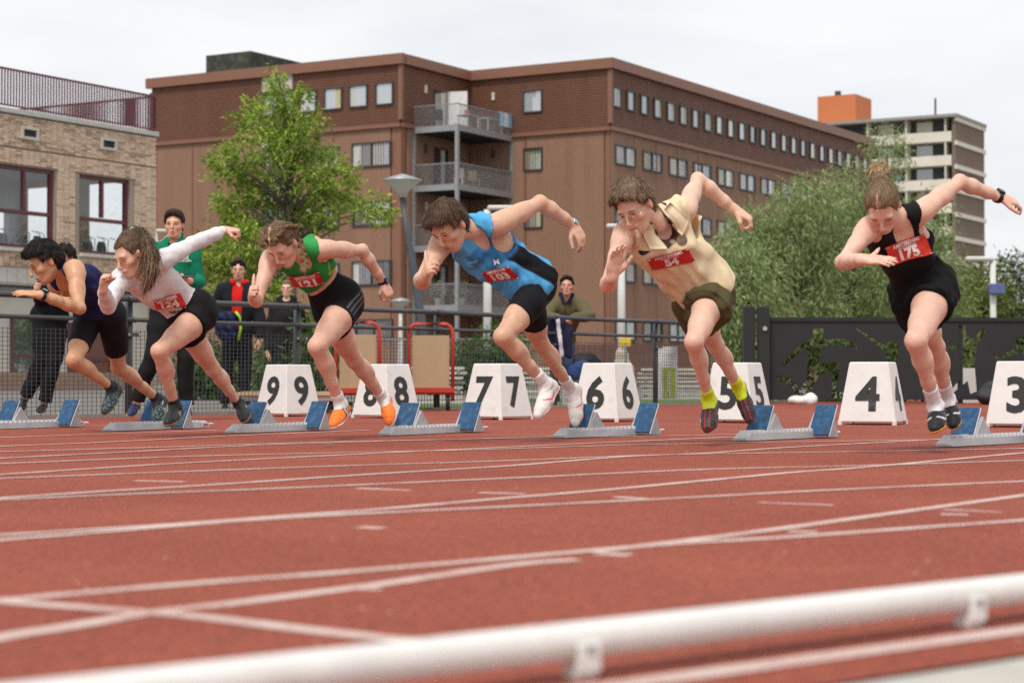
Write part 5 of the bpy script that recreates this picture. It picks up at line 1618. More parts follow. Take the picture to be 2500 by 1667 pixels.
# shrubs behind the fence
SH = [(.07, .14, .025), (.10, .18, .03), (.05, .10, .02)]
for k, (x0, x1, yt, yb, d, lab) in enumerate(((745, 800, 800, 985, 24, 'dark green shrub behind the fence beside the number 9 box'), (640, 740, 850, 970, 27, 'low shrub behind the fence at the foot of the young tree'), (470, 590, 860, 960, 30, 'green shrub behind the red-hooded spectator'), (1100, 1260, 840, 950, 40, 'green shrub under the corner balconies'))):
    rr_ = random.Random(80 + k); bl = [(P(rr_.uniform(x0, x1), rr_.uniform(yt, yb), d + rr_.uniform(-.4, .4)), rr_.uniform(.22, .34) * d / 25) for i in range(16)]
    bushy('shrub', lab, 'shrub', bl, SH, .11, .05, 1500, 90 + k, trunk=False)
M_WHITE = mat('print_white', (.80, .79, .76), .6, .03)
M_STEEL = mat('steel_light', (.55, .55, .56), .35, .1, metal=.9)
# ------------------------------------------------------------------ trackside fence
m_fence = mat('fence_grey', (.060, .068, .078), .42, .12, 8, spec=.5)
fen = empty('trackside_fence', tuple(FA)); tag(fen, 'dark grey trackside fence with two round rails and wire mesh', 'fence')
FL = np.linalg.norm(FB - FA)
Ff = lambda t, d, z: FA + FD * t + FN * d + ZUP * z
PT = [1.44 + 2.15 * k for k in range(-3, 5)] + [11.3]
PT = [t for t in PT]
for t in PT:
    mb = MB(); mb.tube([Ff(t, -.05, -.02), Ff(t, -.05, 1.0)], .034, 10); po = mb.build('post', m_fence, fen, smooth=True)
    mb = MB(); mb.tube([Ff(t - .05, 0, 1.03), Ff(t + .05, 0, 1.03)], .032, 10); mb.tube([Ff(t - .04, -.01, .85), Ff(t + .04, -.01, .85)], .026, 10); mb.build('collar', m_fence, po, smooth=True)
    mb = MB(); mb.box(Ff(t, .0, .72), (.16, .02, .035), [FD, FN, ZUP]); br = mb.build('bracket', m_fence, po, fix=False)
    for sx in (-.06, .06):
        mb = MB(); mb.tube([Ff(t + sx, .01, .72), Ff(t + sx, .022, .72)], .010, 8); mb.build('bolt', M_STEEL, br)
for z, r in ((1.03, .026), (.85, .020)):
    for a, b in zip(PT[:-1], PT[1:]):
        mb = MB(); mb.tube([Ff(a, 0, z), Ff((a + b) / 2, 0, z - .004), Ff(b, 0, z)], r, 10); mb.build('rail', m_fence, fen, smooth=True)
for a, b in zip(PT[:-1], PT[1:]):
    mb = MB()
    for x in np.arange(a + .05, b - .02, .05): mb.box(Ff(x, -.012, .39), (.0038, .0038, .74), [FD, FN, ZUP])
    for z in np.arange(.03, .775, .036): mb.box(Ff((a + b) / 2, -.016, z), (b - a - .04, .0038, .0038), [FD, FN, ZUP])
    tag(mb.build('wire_mesh', m_fence, fen, fix=False), kind='stuff')
# double gate post and black cut-out panel
PX = P(1847, 985, 25.2); PX[2] = 0
gp = empty('gate_post', tuple(PX)); tag(gp, 'pair of black square gate posts at the end of the fence', 'post')
mk = mat('panel_black', (.022, .023, .025), .55, .15, 3)
for dx in (-.10, .09):
    mb = MB(); mb.box(PX + (dx, 0, .62), (.15, .15, 1.30)); mb.build('upright', mk, gp, bevel=.006)
mb = MB(); mb.tube([PX + (.1, -.10, .98), PX + (.1, -.075, .98)], .03, 10); mb.build('lock_plate', M_STEEL, gp)


def cut_panel(x0, x1, z0, z1, y, holes, th=.012):
    cu = bpy.data.curves.new('pan', 'CURVE'); cu.dimensions = '2D'; cu.fill_mode = 'BOTH'; cu.extrude = th / 2
    for pl in [[(x0, z0), (x1, z0), (x1, z1), (x0, z1)]] + holes:
        sp = cu.splines.new('POLY'); sp.points.add(len(pl) - 1); sp.use_cyclic_u = True
        for i, (a, b) in enumerate(pl): sp.points[i].co = (a, b, 0, 1)
    ob = bpy.data.objects.new('pan', cu); COL.objects.link(ob)
    me = bpy.data.meshes.new_from_object(ob.evaluated_get(bpy.context.evaluated_depsgraph_get()))
    bpy.data.objects.remove(ob); bpy.data.curves.remove(cu)
    me.transform(Matrix.Translation((0, y, 0)) @ Matrix.Rotation(math.pi / 2, 4, 'X'))
    return me
YP = 25.3
def zp3(x, y): q = P(1750 + x / 3.1357, 700 + y / 3.1357, YP); return (q[0], q[2])
H1 = [(735, 320), (815, 320), (820, 400), (960, 395), (1075, 440), (1070, 475), (950, 440), (800, 455), (780, 580), (935, 575), (940, 640), (910, 800), (990, 815), (990, 850), (880, 850), (885, 650), (780, 680), (740, 760), (660, 860), (610, 820), (540, 740), (440, 700), (450, 680), (560, 700), (640, 790), (690, 680), (700, 500), (680, 460), (520, 610), (475, 600), (660, 430), (735, 390)]
H2 = [(1045, 310), (1075, 320), (1290, 450), (1330, 410), (1385, 430), (1380, 620), (1310, 620), (1300, 520), (1260, 470)]
H3 = [(1850, 295), (1905, 295), (1915, 380), (1970, 400), (2030, 320), (2060, 340), (1985, 450), (1975, 600), (1990, 800), (1940, 820), (1920, 720), (1810, 810), (1800, 780), (1870, 700), (1860, 600), (1850, 500), (1760, 480), (1765, 460), (1850, 440)]
H4 = [(2290, 400), (2352, 380), (2420, 420), (2480, 520), (2400, 540), (2330, 500), (2150, 560), (2130, 540), (2290, 470)]
pn = empty('cut_out_panel', (5.6, YP, 0)); tag(pn, 'black fence panel with cut-out athlete silhouettes showing green behind', 'panel')
pme = cut_panel(3.36, 8.6, .05, 1.08, YP, [[zp3(*q) for q in h] for h in (H1, H2, H3, H4)])
pme.materials.append(mk); pob = bpy.data.objects.new('sheet', pme); COL.objects.link(pob); attach(pob, pn)
mb = MB(); mb.box((5.98, YP, 1.105), (5.3, .06, .05)); mb.build('top_rail', mk, pn, fix=False)
for x in (3.33, 5.9, 8.6):
    mb = MB(); mb.box((x, YP + .05, .54), (.06, .06, 1.1)); mb.build('post', mk, pn, fix=False)
rr_ = random.Random(77)
for k, (x0, x1, lab) in enumerate(((3.6, 6.1, 'bright green hedge showing through the black panel cut-outs'), (6.2, 9.6, 'green hedge behind the right end of the black panel'))):
    bl = [((rr_.uniform(x0, x1), 27.2 + rr_.uniform(-.3, .3), rr_.uniform(.1, .95)), rr_.uniform(.25, .36)) for i in range(40)]
    bushy('hedge', lab, 'hedge', [(np.array(c), r) for c, r in bl], [(.085, .125, .028), (.065, .10, .022), (.105, .14, .038)], .12, .05, 900, 120 + k, trunk=False)
mb = MB(); q = P(2365, 960, 26.2); q[2] = 0; mb.box(q + (0, 0, .22), (.5, .05, .5)); tag(mb.build('white_board', M_WHITE), 'white board leaning behind the black panel', 'board')
mb = MB(); q = P(1955, 990, 24.6); q[2] = 0
g = Sdf(); g.ell(q + (0, 0, .05), np.eye(3), (.16, .10, .07), .02); g.ell(q + (.12, 0, .06), np.eye(3), (.09, .09, .08), .03)
V_, Q_ = skin(g.p, .015, disp=wob(2, 40, .01)); tag(mesh_np('plastic_bag', V_, Q_, mat('bag_white', (.75, .74, .72), .4)), 'crumpled white bag on the ground at the foot of the black panel', 'bag')
q = P(2430, 990, 24.5); q[2] = 0
g = Sdf(); g.ell(q + (0, 0, .14), np.eye(3), (.22, .14, .15), .02); g.ell(q + (-.1, -.05, .10), np.eye(3), (.14, .12, .11), .03)
V_, Q_ = skin(g.p, .015, disp=wob(5, 30, .012)); tag(mesh_np('sports_bag', V_, Q_, mat('bag_dark', (.03, .035, .042), .7)), 'dark sports bag at the foot of the black panel beside the number 3 box', 'bag')

# ------------------------------------------------------------------ lane number boxes
m_box = mat('box_white', (.78, .77, .74), .45, .07, 7, bump=.08, bscale=30, spec=.4, col2=(.60, .57, .52), c2=(.58, .80), detail=9)
m_num = mat('number_black', (.030, .032, .030), .6, .1)
def lane_box(num, x, y, th, lab, s=.425, top=.67, h=.440):
    c = G(x, y); t = R(th)
    dl = np.array((-math.cos(t), math.sin(t), 0)); dr = np.array((math.sin(t), math.cos(t), 0))
    e = empty('lane_number_box', tuple(c)); tag(e, lab, 'number box', 'lane number boxes behind the blocks')
    B_ = [c, c + dl * s, c + (dl + dr) * s, c + dr * s]; ct = (B_[0] + B_[2]) / 2
    T_ = [ct + (b - ct) * top + ZUP * (h + .02) for b in B_]; B_ = [b + ZUP * .02 for b in B_]
    mb = MB(); mb.add(B_ + T_, [(0, 3, 2, 1), (4, 5, 6, 7), (0, 1, 5, 4), (1, 2, 6, 5), (2, 3, 7, 6), (3, 0, 4, 7)]); mb.build('box', m_box, e, bevel=.008)
    for b in B_:
        mb = MB(); q = b * (1, 1, 0) + (ct - b) * (.06, .06, 0); mb.tube([q, q + ZUP * .03], .018, 8); mb.build('foot', m_box, e)
    for (b0, b1, t0, t1) in ((B_[1], B_[0], T_[1], T_[0]), (B_[0], B_[3], T_[0], T_[3])):
        xa = nrm(b1 - b0); mid = (b0 + b1) / 2 * .53 + (t0 + t1) / 2 * .47; ya = nrm((t0 + t1) / 2 - (b0 + b1) / 2)
        flat_text('number', num, mid, xa, ya, .235, m_num, e, bold=.045, off=.004)
lane_box('9', 698, 1017, 42, 'white lane box marked 9 beside the flat trolley')
lane_box('8', 943, 1021, 41, 'white lane box marked 8 behind the orange shoes')
lane_box('7', 1223, 1025, 39, 'white lane box marked 7 beside the red plywood cart')
lane_box('6', 1507, 1030, 33, 'white lane box marked 6 behind the white spikes')
lane_box('5', 1836, 1033, 30, 'white lane box marked 5 behind the neon yellow socks')
lane_box('4', 2187, 1038, 23, 'white lane box marked 4 in front of the black panel')
lane_box('3', 2560, 1044, 20, 'white lane box marked 3 beside the dark sports bag')

# ------------------------------------------------------------------ starting blocks
m_blk = mat('block_alu', (.46, .47, .48), .45, .12, 9, metal=.25)
m_pad = mat('pad_blue', (.030, .092, .195), .8, .22, 30, bump=.5, bscale=500, col2=(.045, .13, .25), c2=(.5, .7))
m_pade = mat('pad_edge', (.55, .57, .58), .5, .1)
m_tag = mat('block_label', (.75, .74, .72), .5); m_tagr = mat('block_label_red', (.45, .04, .04), .5)
def start_block(f, r, lab, pads=((.28, -1), (.70, 1)), pad=True):
    a, b = G(*f), G(*r); d = nrm(b - a); L = np.linalg.norm(b - a); n = np.array((d[1], -d[0], 0))
    e = empty('starting_block', tuple(a)); tag(e, lab, 'starting block', 'starting blocks on the track')
    c = lambda t, w, z: a + d * t + n * w + ZUP * z
    mb = MB()
    sec = [(-.05, .004), (.05, .004), (.044, .042), (.022, .052), (-.022, .052), (-.044, .042)]
    pr_ = [(-.0, .25), (.05, 1), (L * .93, 1), (L * .94, .9)]
    vs = []
    for t, k in pr_: vs += [c(t, w, .004 + (z - .004) * k) for w, z in sec]
    fs = [(i * 6 + j, i * 6 + (j + 1) % 6, (i + 1) * 6 + (j + 1) % 6, (i + 1) * 6 + j) for i in range(3) for j in range(6)] + [tuple(range(6)), tuple(range(18, 24))]
    mb.add(vs, fs); ra = mb.build('rail', m_blk, e)
    mb = MB()
    for k in range(int((L * .85) / .042)):
        t = .07 + k * .042
        for w in (.034, -.034): mb.box(c(t, w, .050), (.014, .018, .014), [d, n, ZUP])
    tag(mb.build('notches', mat('notch', (.62, .63, .64), .5), ra, fix=False), kind='stuff')
    mb = MB(); q = [c(L * .93, .03, .03), c(L * 1.0, .035, .028), c(L * 1.02, 0, .026), c(L * 1.0, -.035, .028), c(L * .93, -.03, .03)]; mb.tube(q, .008, 6); mb.build('handle', m_tag, ra, smooth=True)
    mb = MB(); mb.box(c(L * .90, .053, .026), (.085, .004, .024), [d, n, ZUP]); lb = mb.build('maker_plate', m_tag, ra, fix=False)
    mb = MB(); mb.box(c(L * .90, .0565, .026), (.055, .003, .010), [d, n, ZUP]); mb.build('maker_mark', m_tagr, lb, fix=False)
    for t, sd in pads if pad else ():
        t = t * L; tl = R(62); s_ = d * math.cos(tl) + ZUP * math.sin(tl); nn = np.cross(n, s_); nn = nn if np.dot(nn, -d) > 0 else -nn
        h0 = .20
        ce = c(t, sd * .080, .012) + s_ * h0 / 2
        mb = MB(); mb.box(ce, (.135, h0, .010), [n, s_, nn]); pl = mb.build('pedal', m_pade, e, bevel=.003)
        mb = MB(); mb.box(ce + nn * .010, (.129, h0 - .006, .012), [n, s_, nn]); mb.build('pad', m_pad, pl, bevel=.003)
        tri = [c(t + .015, sd * .03, .05), c(t + .17, sd * .03, .05), c(t + .145, sd * .03, .075), c(t + .085, sd * .03, .145)]
        mb = MB(); mb.prism([q + n * .02 * sd for q in tri], -n * .055 * sd); bk = mb.build('bracket', m_blk, pl)
        tri = [c(t + .02, sd * .125, .006), c(t + .14, sd * .125, .006), c(t + .085, sd * .125, .145)]
        mb = MB(); mb.prism(tri, -n * .015 * sd); mb.build('side_stay', m_blk, pl)
start_block((-45, 1049), (205, 1041), 'starting block with two dark blue pads in front of the black-trousered spectator')
start_block((262, 1053), (510, 1044), 'starting block under the dark teal shoe with hidden pads', pads=((.46, -1), (.56, 1)))
start_block((561, 1058), (808, 1049), 'starting block with blue pads in front of the number 9 box')
start_block((938, 1064), (1178, 1053), 'starting block with blue pads behind the orange shoes')
start_block((1363, 1070), (1608, 1060), 'starting block with blue pads behind the white spikes')
start_block((1806, 1077), (2036, 1066), 'starting block with blue pads behind the neon yellow socks')
start_block((2303, 1091), (2560, 1078), 'starting block with blue pads behind the white socks and black spikes')
# small litter on the track
mb = MB(); q = G(808, 1090); mb.add([q + (-.045, 0, .004), q + (-.01, .02, .016), q + (.05, .005, .008), q + (.0, -.015, .012)], [(0, 1, 3), (1, 2, 3)]); tag(mb.build('fallen_leaf', mat('leaf_litter', (.12, .13, .03), .8)), 'curled olive-green leaf lying on the red track', 'leaf')
mb = MB(); rl0 = random.Random(2)
for k in range(45):
    q = G(rl0.uniform(0, 2500), 1060 + 560 * rl0.random() ** 2.2); r0 = rl0.uniform(.002, .005); mb.box(q + (0, 0, .001), (r0, r0 * .7, .002))
tag(mb.build('paint_flecks', mat('fleck', (.62, .55, .48), .8), fix=False), 'tiny pale flecks of grit and paint scattered on the track', 'litter', kind='stuff')

# ------------------------------------------------------------------ carts, hurdles and other gear behind the runners
m_red = mat('cart_red', (.48, .045, .028), .45, .1, 6); m_ply = mat('plywood', (.44, .32, .19), .75, .14, 3, stretch=(1, 1, .25), col2=(.36, .25, .14), c2=(.5, .75)); m_rub = mat('tyre', (.03, .03, .03), .8)
def hoop_cart(x0, x1, ytop, d, lab, hoopz=None):
    a, b = P(x0, 990, d), P(x1, 990, d); a[2] = b[2] = 0; w = b[0] - a[0]; zt_ = P(x0, ytop, d)[2]
    e = empty('hurdle_cart', tuple((a + b) / 2)); tag(e, lab, 'cart', 'red hurdle carts by the fence')
    q = []
    for t in np.linspace(0, math.pi, 9):
        pass
    r = .10
    pts = [a + (0, 0, .10), a + (0, 0, zt_ - r)] + [a + (r - r * math.cos(t), 0, zt_ - r + r * math.sin(t)) for t in np.linspace(.3, math.pi / 2, 4)] + [b + (-r + r * math.sin(t), 0, zt_ - r + r * math.cos(t)) for t in np.linspace(0, math.pi / 2 - .3, 4)] + [b + (0, 0, zt_ - r), b + (0, 0, .10)]
    mb = MB(); mb.tube(pts, .019, 8); mb.build('hoop', m_red, e, smooth=True)
    mb = MB(); mb.box((a + b) / 2 + (0, .02, (.24 + zt_ - .12) / 2), (w - .07, .015, zt_ - .36)); mb.build('plywood_panel', m_ply, e, fix=False)
    mb = MB(); mb.box((a + b) / 2 + (0, 0, .215), (w + .04, .05, .05)); mb.box((a + b) / 2 + (0, .45, .190), (w, .88, .04)); mb.build('base_frame', m_red, e, fix=False)
    for sx in (-1, 1):
        q = (a + b) / 2 + (sx * (w / 2 - .05), .06, .085)
        mb = MB(); mb.tube([q - (.02, 0, 0), q + (.02, 0, 0)], .08, 16); wh = mb.build('wheel', m_rub, e); mb = MB(); mb.tube([q - (.024, 0, 0), q + (.024, 0, 0)], .042, 12); mb.build('rim', m_tag, wh)
        mb = MB(); mb.box(q + (0, 0, .085), (.05, .05, .07)); mb.build('fork', m_red, e, fix=False)
hoop_cart(998, 1105, 790, 19.9, 'red hoop cart with bare plywood panel beside the number 7 box')
hoop_cart(820, 926, 787, 19.0, 'red hoop cart with plywood panel behind the green-topped runner')
e0 = P(700, 990, 18.6); e0[2] = 0
e = empty('flat_trolley', tuple(e0)); tag(e, 'low flat trolley with pale plywood deck behind the number 9 box', 'trolley')
mb = MB(); mb.box(e0 + (-.0, .2, .19), (.92, .6, .035)); mb.build('deck', mat('deck_ply', (.55, .40, .22), .7, .12, 4), e, fix=False)
mb = MB(); mb.box(e0 + (0, .2, .145), (.86, .5, .05)); mb.build('base_frame', m_tag, e, fix=False)
for sx in (-.36, .37):
    for sy in (.0, .42):
        q = e0 + (sx, sy, .06); mb = MB(); mb.tube([q - (0, .02, 0), q + (0, .02, 0)], .06, 14); wh = mb.build('wheel', m_rub, e); mb = MB(); mb.tube([q - (0, .024, 0), q + (0, .024, 0)], .025, 10); mb.build('rim', M_STEEL, wh)
m_hur = mat('hurdle_white', (.55, .53, .48), .7, .15, 5)
rh = random.Random(9)
hc_ = [(1005, 1135, 23.2, 'stack of white hurdle boards behind the red cart and fence'), (1255, 1420, 24.2, 'stack of white hurdle boards between the boxes marked 7 and 6'), (1560, 1760, 27.5, 'stack of white hurdle boards behind the green banner')]
for x0, x1, d, lab in hc_:
    a, b = P(x0, 990, d), P(x1, 990, d); a[2] = b[2] = 0
    e = empty('hurdle_stack', tuple((a + b) / 2)); tag(e, lab, 'hurdles', 'stacked hurdles behind the fence')
    for k in range(8):
        mb = MB(); an_ = rh.uniform(-.04, .04); mb.box((a + b) / 2 + (rh.uniform(-.03, .03), rh.uniform(-.04, .04), .05 + k * .058), (b[0] - a[0], .10, .034), [(math.cos(an_), math.sin(an_), 0), (-math.sin(an_), math.cos(an_), 0), (0, 0, 1)]); mb.build('hurdle_board', m_hur, e, fix=False)
        if k % 2 == 0:
            mb = MB()
            for sx in (-.42, .38): mb.box((a + b) / 2 + (sx * (b[0] - a[0]), .0, .079 + k * .058), (.05, .12, .024))
            mb.build('spacer', m_zinc, e, fix=False)
# banner on the fence
q = P(1631, 911, 24.15); w_, h_ = 47 / FPX * 24.15, 130 / FPX * 24.15
e = empty('banner', tuple(q * (1, 1, 0))); tag(e, 'white banner with lime green block hung on the fence', 'banner')
mb = MB(); mb.box(q, (w_, .012, h_)); mb.build('sheet', mat('banner_white', (.72, .74, .72), .7), e, fix=False)
mb = MB(); mb.box(q + (.01, -.009, -.12), (w_ * .62, .004, h_ * .56)); lm = mb.build('lime_block', mat('lime', (.42, .60, .05), .7), e, fix=False)
flat_text('lettering', 'WELKOM', q + (.01, -.012, -.12), (0, 0, -1), (1, 0, 0), .05, M_WHITE, lm, bold=.03, off=.002)
flat_text('lettering', 'ATLETIEK', q + (0, -.007, .23), (1, 0, 0), (0, 0, 1), .022, mat('faint_red', (.6, .45, .42), .8), e, bold=.0, off=.002)
# yellow sign with pale sack at the foot of the white lamp pole, bags by the fence
q = P(1527, 835, 27); e = empty('yellow_sign', tuple(q * (1, 1, 0))); tag(e, 'yellow sign board above a pale sack at the white lamp pole', 'sign')
mb = MB(); mb.box(q, (.15, .02, .12)); mb.build('board', mat('sign_yellow', (.72, .48, .03), .6), e, bevel=.004)
mb = MB(); mb.tube([q * (1, 1, 0), q], .015, 6); mb.build('stake', M_STEEL, e)
q0 = P(1520, 900, 27.1); q0[2] = 0
g = Sdf(); g.ell(q0 + (0, 0, .30), np.eye(3), (.20, .18, .30), .02); g.ell(q0 + (0, 0, .62), np.eye(3), (.10, .10, .14), .06)
V_, Q_ = skin(g.p, .02, disp=wob(5, 22, .02)); tag(mesh_np('sack', V_, Q_, mat('sack_beige', (.52, .44, .36), .9, .2, 6)), 'pale beige sack standing under the yellow sign', 'sack')
for x, y, d, rr3, c, lab in ((1420, 905, 22.9, (.15, .12, .12), (.03, .10, .35), 'bright blue bag on the stack beside the number 6 box'), (1425, 880, 23.1, (.20, .12, .09), (.02, .018, .03), 'black and purple bag lying on top of the blue bag')):
    q = P(x, y, d); g = Sdf(); g.ell(q, np.eye(3), rr3, .02); g.ell(q + (-.08, -.03, -.03), np.eye(3), (.09, .09, .08), .04)
    V_, Q_ = skin(g.p, .014, disp=wob(int(x), 40, .012)); tag(mesh_np('sports_bag', V_, Q_, mat('bag%d' % y, c, .7)), lab, 'bag')
mb = MB(); q = P(1422, 960, 23.0); mb.box((q[0], 23.05, .19), (.5, .35, .38)); tag(mb.build('storage_crate', m_hur, None, bevel=.01), 'pale storage crate under the bags beside the number 6 box', 'crate')

# ------------------------------------------------------------------ lamp posts
m_pole_d = mat('pole_grey', (.075, .085, .10), .5, .1, 4); m_pole_w = mat('pole_white', (.66, .65, .62), .5, .08, 4); m_lens = mat('lamp_lens', (.50, .52, .44), .35, .06, 4, spec=.6); m_cap = mat('lamp_cap', (.36, .38, .40), .4, .1, metal=.4)
def lathe(prof, c, n=20):
    mb = MB(); k = len(prof)
    vs = [np.asarray(c) + (r * math.cos(2 * math.pi * i / n), r * math.sin(2 * math.pi * i / n), z) for i in range(n) for r, z in prof]
    mb.add(vs, [(i * k + j, ((i + 1) % n) * k + j, ((i + 1) % n) * k + j + 1, i * k + j + 1) for i in range(n) for j in range(k - 1)])
    return mb
def cone_lamp(x, yh, yb, d, r, lab, lean=0, mp_=None, rp=.06, yneck=None):
    h = P(x, yh, d); b = P(x + lean, 960, d); b[2] = 0
    e = empty('street_lamp', tuple(b)); tag(e, lab, 'street lamp')
    lathe([(.02, -.62 * r * 1.3), (.22 * r, -.62 * r * 1.3), (.30 * r, -.50 * r), (r * .98, .06 * r), (r, .10 * r)], h).build('lens', m_lens, e, smooth=True)
    lathe([(r * 1.03, .08 * r), (r * 1.05, .14 * r), (r * .6, .30 * r), (.06 * r, .46 * r), (.001, .46 * r)], h).build('cap', m_cap, e, smooth=True)
    nk = h + (0, 0, -.80 * r)
    mb = MB(); mb.tube([nk, nk + (b - nk) * .2, nk + (b - nk) * .6, b], [rp * .75, rp * .9, rp * 1.2, rp * 1.4], 10); mb.build('pole', mp_ or m_pole_d, e, smooth=True)
cone_lamp(982, 446, 0, 38, .37, 'leaning grey street lamp with wide conical head beside the balconies', lean=75, rp=.075)
cone_lamp(978, 738, 0, 62, .33, 'small white cone lamp post low behind the first red cart', mp_=m_pole_w, rp=.075)
def flat_lamp(x, yh, d, lab, arm=.5, sgn=1, rp=.07, extra=None):
    h = P(x, yh, d); b = h * (1, 1, 0)
    e = empty('lamp_post', tuple(b)); tag(e, lab, 'street lamp')
    mb = MB(); mb.tube([b, h], [rp * 1.2, rp], 10); mb.build('pole', m_pole_w, e, smooth=True)
    mb = MB(); mb.box(h + (sgn * arm / 2, 0, .04), (arm, .22, .10)); mb.build('lamp_head', m_pole_w, e, bevel=.03)
    if extra: extra(e, h, b)
flat_lamp(1190, 512, 42, 'white lamp pole with flat head in front of the balconies', .7, 1, .085)
flat_lamp(1517, 556, 46, 'white lamp pole with flat head above the yellow sign', .36, -1, .085)
def bluebox(e, h, b):
    q = P(2428, 706, 44); mb = MB(); mb.box(q + (.02, -.12, 0), (.34, .2, .24)); mb.build('meter_box', mat('meter_blue', (.10, .13, .30), .5), e, bevel=.02)
flat_lamp(2424, 636, 44, 'white lamp pole with blue box rising above the black panel', .62, -1, .065, bluebox)
flat_lamp(381, 566, 70, 'white lamp post in the gap beside the brick building', .4, 1, .06)
# open steel fence and brown board fence in front of the apartment building
e = empty('steel_fence', (0, 60, 0)); tag(e, 'grey open steel fence in front of the apartment building', 'fence')
x0, x1 = P(900, 900, 60)[0], P(1330, 900, 60)[0]; z0, z1 = .35 + (920 - 890) / FPX * 60, .35 + (920 - 828) / FPX * 60
z0 = .05
for z in (z1, z0 + .1):
    mb = MB(); mb.box(((x0 + x1) / 2, 60, z), (x1 - x0, .04, .05)); mb.build('rail', m_zinc, e, fix=False)
mb = MB()
for x in np.arange(x0, x1, .12): mb.box((x, 60, (z0 + z1) / 2), (.02, .02, z1 - z0))
tag(mb.build('bars', m_zinc, e, fix=False), kind='stuff')
e = empty('board_fence', (4, 64, 0)); tag(e, 'brown vertical board fence at the foot of the long facade', 'fence')
x0, x1 = P(1395, 900, 64)[0], P(1720, 900, 64)[0]; pr = None
for i, x in enumerate(np.arange(x0, x1, .2)):
    mb = MB(); mb.box((0, 0, 0), (.18, .03, 1.4))
    if pr is None: pr = ob = mb.build('board', mat('board_brown', (.17, .085, .06), .8, .2, 3), None)
    else: ob = pr.copy(); COL.objects.link(ob)
    ob.location = (x, 64 + (i % 2) * .012, .72); attach(ob, e)
# ------------------------------------------------------------------ the six runners: joints seen in the photograph, lifted by bone length
def pose(z, pts, sc, rear, rdepth, fem=False, dp=12.0):
    ox, oy, k = z
    px = {n: (ox + v[0] / k, oy + v[1] / k) for n, v in pts.items()}
    ex = {n: (v[2] if len(v) > 2 else None) for n, v in pts.items()}
    B = dict(neck=.50, head=.165, ua=.305, fa=.262, th=.44, sh=.425, ft=.215)
    B = {a: b * sc for a, b in B.items()}
    for it in range(4):
        J = {'pel': P(*px['pel'], dp)}
        def at(n, par, dd): J[n] = P(*px[n], J[par][1] + dd)
        def li(n, par, L, dflt):
            J[n] = lift(J[par], px[n], L, ex[n] if ex[n] is not None else dflt)
        li('neck', 'pel', B['neck'], -1); li('head', 'neck', B['head'], -1)
        for n in ('ls', 'rs'): at(n, 'neck', ex[n] or 0)
        for n in ('lh', 'rh'): at(n, 'pel', ex[n] or 0)
        for a in 'lr':
            li(a + 'e', a + 's', B['ua'], 1 if a == 'l' else -1); li(a + 'w', a + 'e', B['fa'], -1)
            fr = a != rear
            li(a + 'k', a + 'h', B['th'], -1 if fr else 1); li(a + 'a', a + 'k', B['sh'], 1)
            li(a + 't', a + 'a', B['ft'], -1)
        dp += rdepth - J[rear + 'a'][1]
    for a, b, L in (('ls', 'le', 'ua'), ('le', 'lw', 'fa'), ('rs', 're', 'ua'), ('re', 'rw', 'fa'), ('lh', 'lk', 'th'), ('lk', 'la', 'sh'), ('rh', 'rk', 'th'), ('rk', 'ra', 'sh'), ('la', 'lt', 'ft'), ('ra', 'rt', 'ft'), ('pel', 'neck', 'neck'), ('neck', 'head', 'head')):
        d = np.linalg.norm(J[a] - J[b])
        if d > B[L] * 1.04: print('   stretched', a, b, round(d / B[L], 2))
    print('  depths', {k: round(float(v[1]), 2) for k, v in J.items()}, 'sh w', round(float(np.linalg.norm(J['ls'] - J['rs'])), 2), 'toes z', round(float(J['lt'][2]), 2), round(float(J['rt'][2]), 2))
    return J


Z1, Z2, Z3, Z4, Z5 = (0, 480, 2.6133), (500, 480, 2.6127), (950, 430, 2.4127), (1400, 380, 2.178), (1950, 380, 2.178)
M_CLOTH = mat('sports_cloth', rough=.82, var=.09, scale=25, bump=.18, bscale=260, attr=True, bdist=.002, spec=.15)
M_SHINY = mat('stretch_cloth', rough=.72, var=.06, scale=25, bump=.10, bscale=300, attr=True, bdist=.002, spec=.16)
M_SHOE = mat('shoe_mesh', rough=.55, var=.10, scale=60, bump=.3, bscale=400, attr=True, bdist=.002)
M_HAIR = mat('hair_mat', rough=.6, var=.3, scale=90, bump=.4, bscale=220, attr=True, bdist=.004, spec=.22)
M_BIB = mat('bib_red', srgb(196, 34, 34), .45, .06, 12, spec=.5)
M_BIBO = mat('bib_red_bright', srgb(214, 52, 36), .45, .06, 12, spec=.5)
M_WHITE = mat('print_white', (.80, .79, .76), .6, .03)
M_LACE = mat('lace_white', (.72, .70, .66), .8, .05)
M_BLACKP = mat('watch_black', (.012, .012, .014), .4, .1)
M_GLASSD = mat('watch_glass', (.02, .025, .03), .12, .05, spec=.8)
M_GLASSL = mat('watch_dial', (.25, .40, .43), .2, .05, spec=.8)
M_STEEL = mat('steel_light', (.55, .55, .56), .35, .1, metal=.9)


def col_const(c):
    c = np.array(c, float)
    return lambda V: np.tile(c, (len(V), 1))


def blend(C, mask, c):
    return C * (1 - mask[:, None]) + np.array(c) * mask[:, None]


def sst(x, a, b):
    t = np.clip((x - a) / (b - a), 0, 1)
    return t * t * (3 - 2 * t)


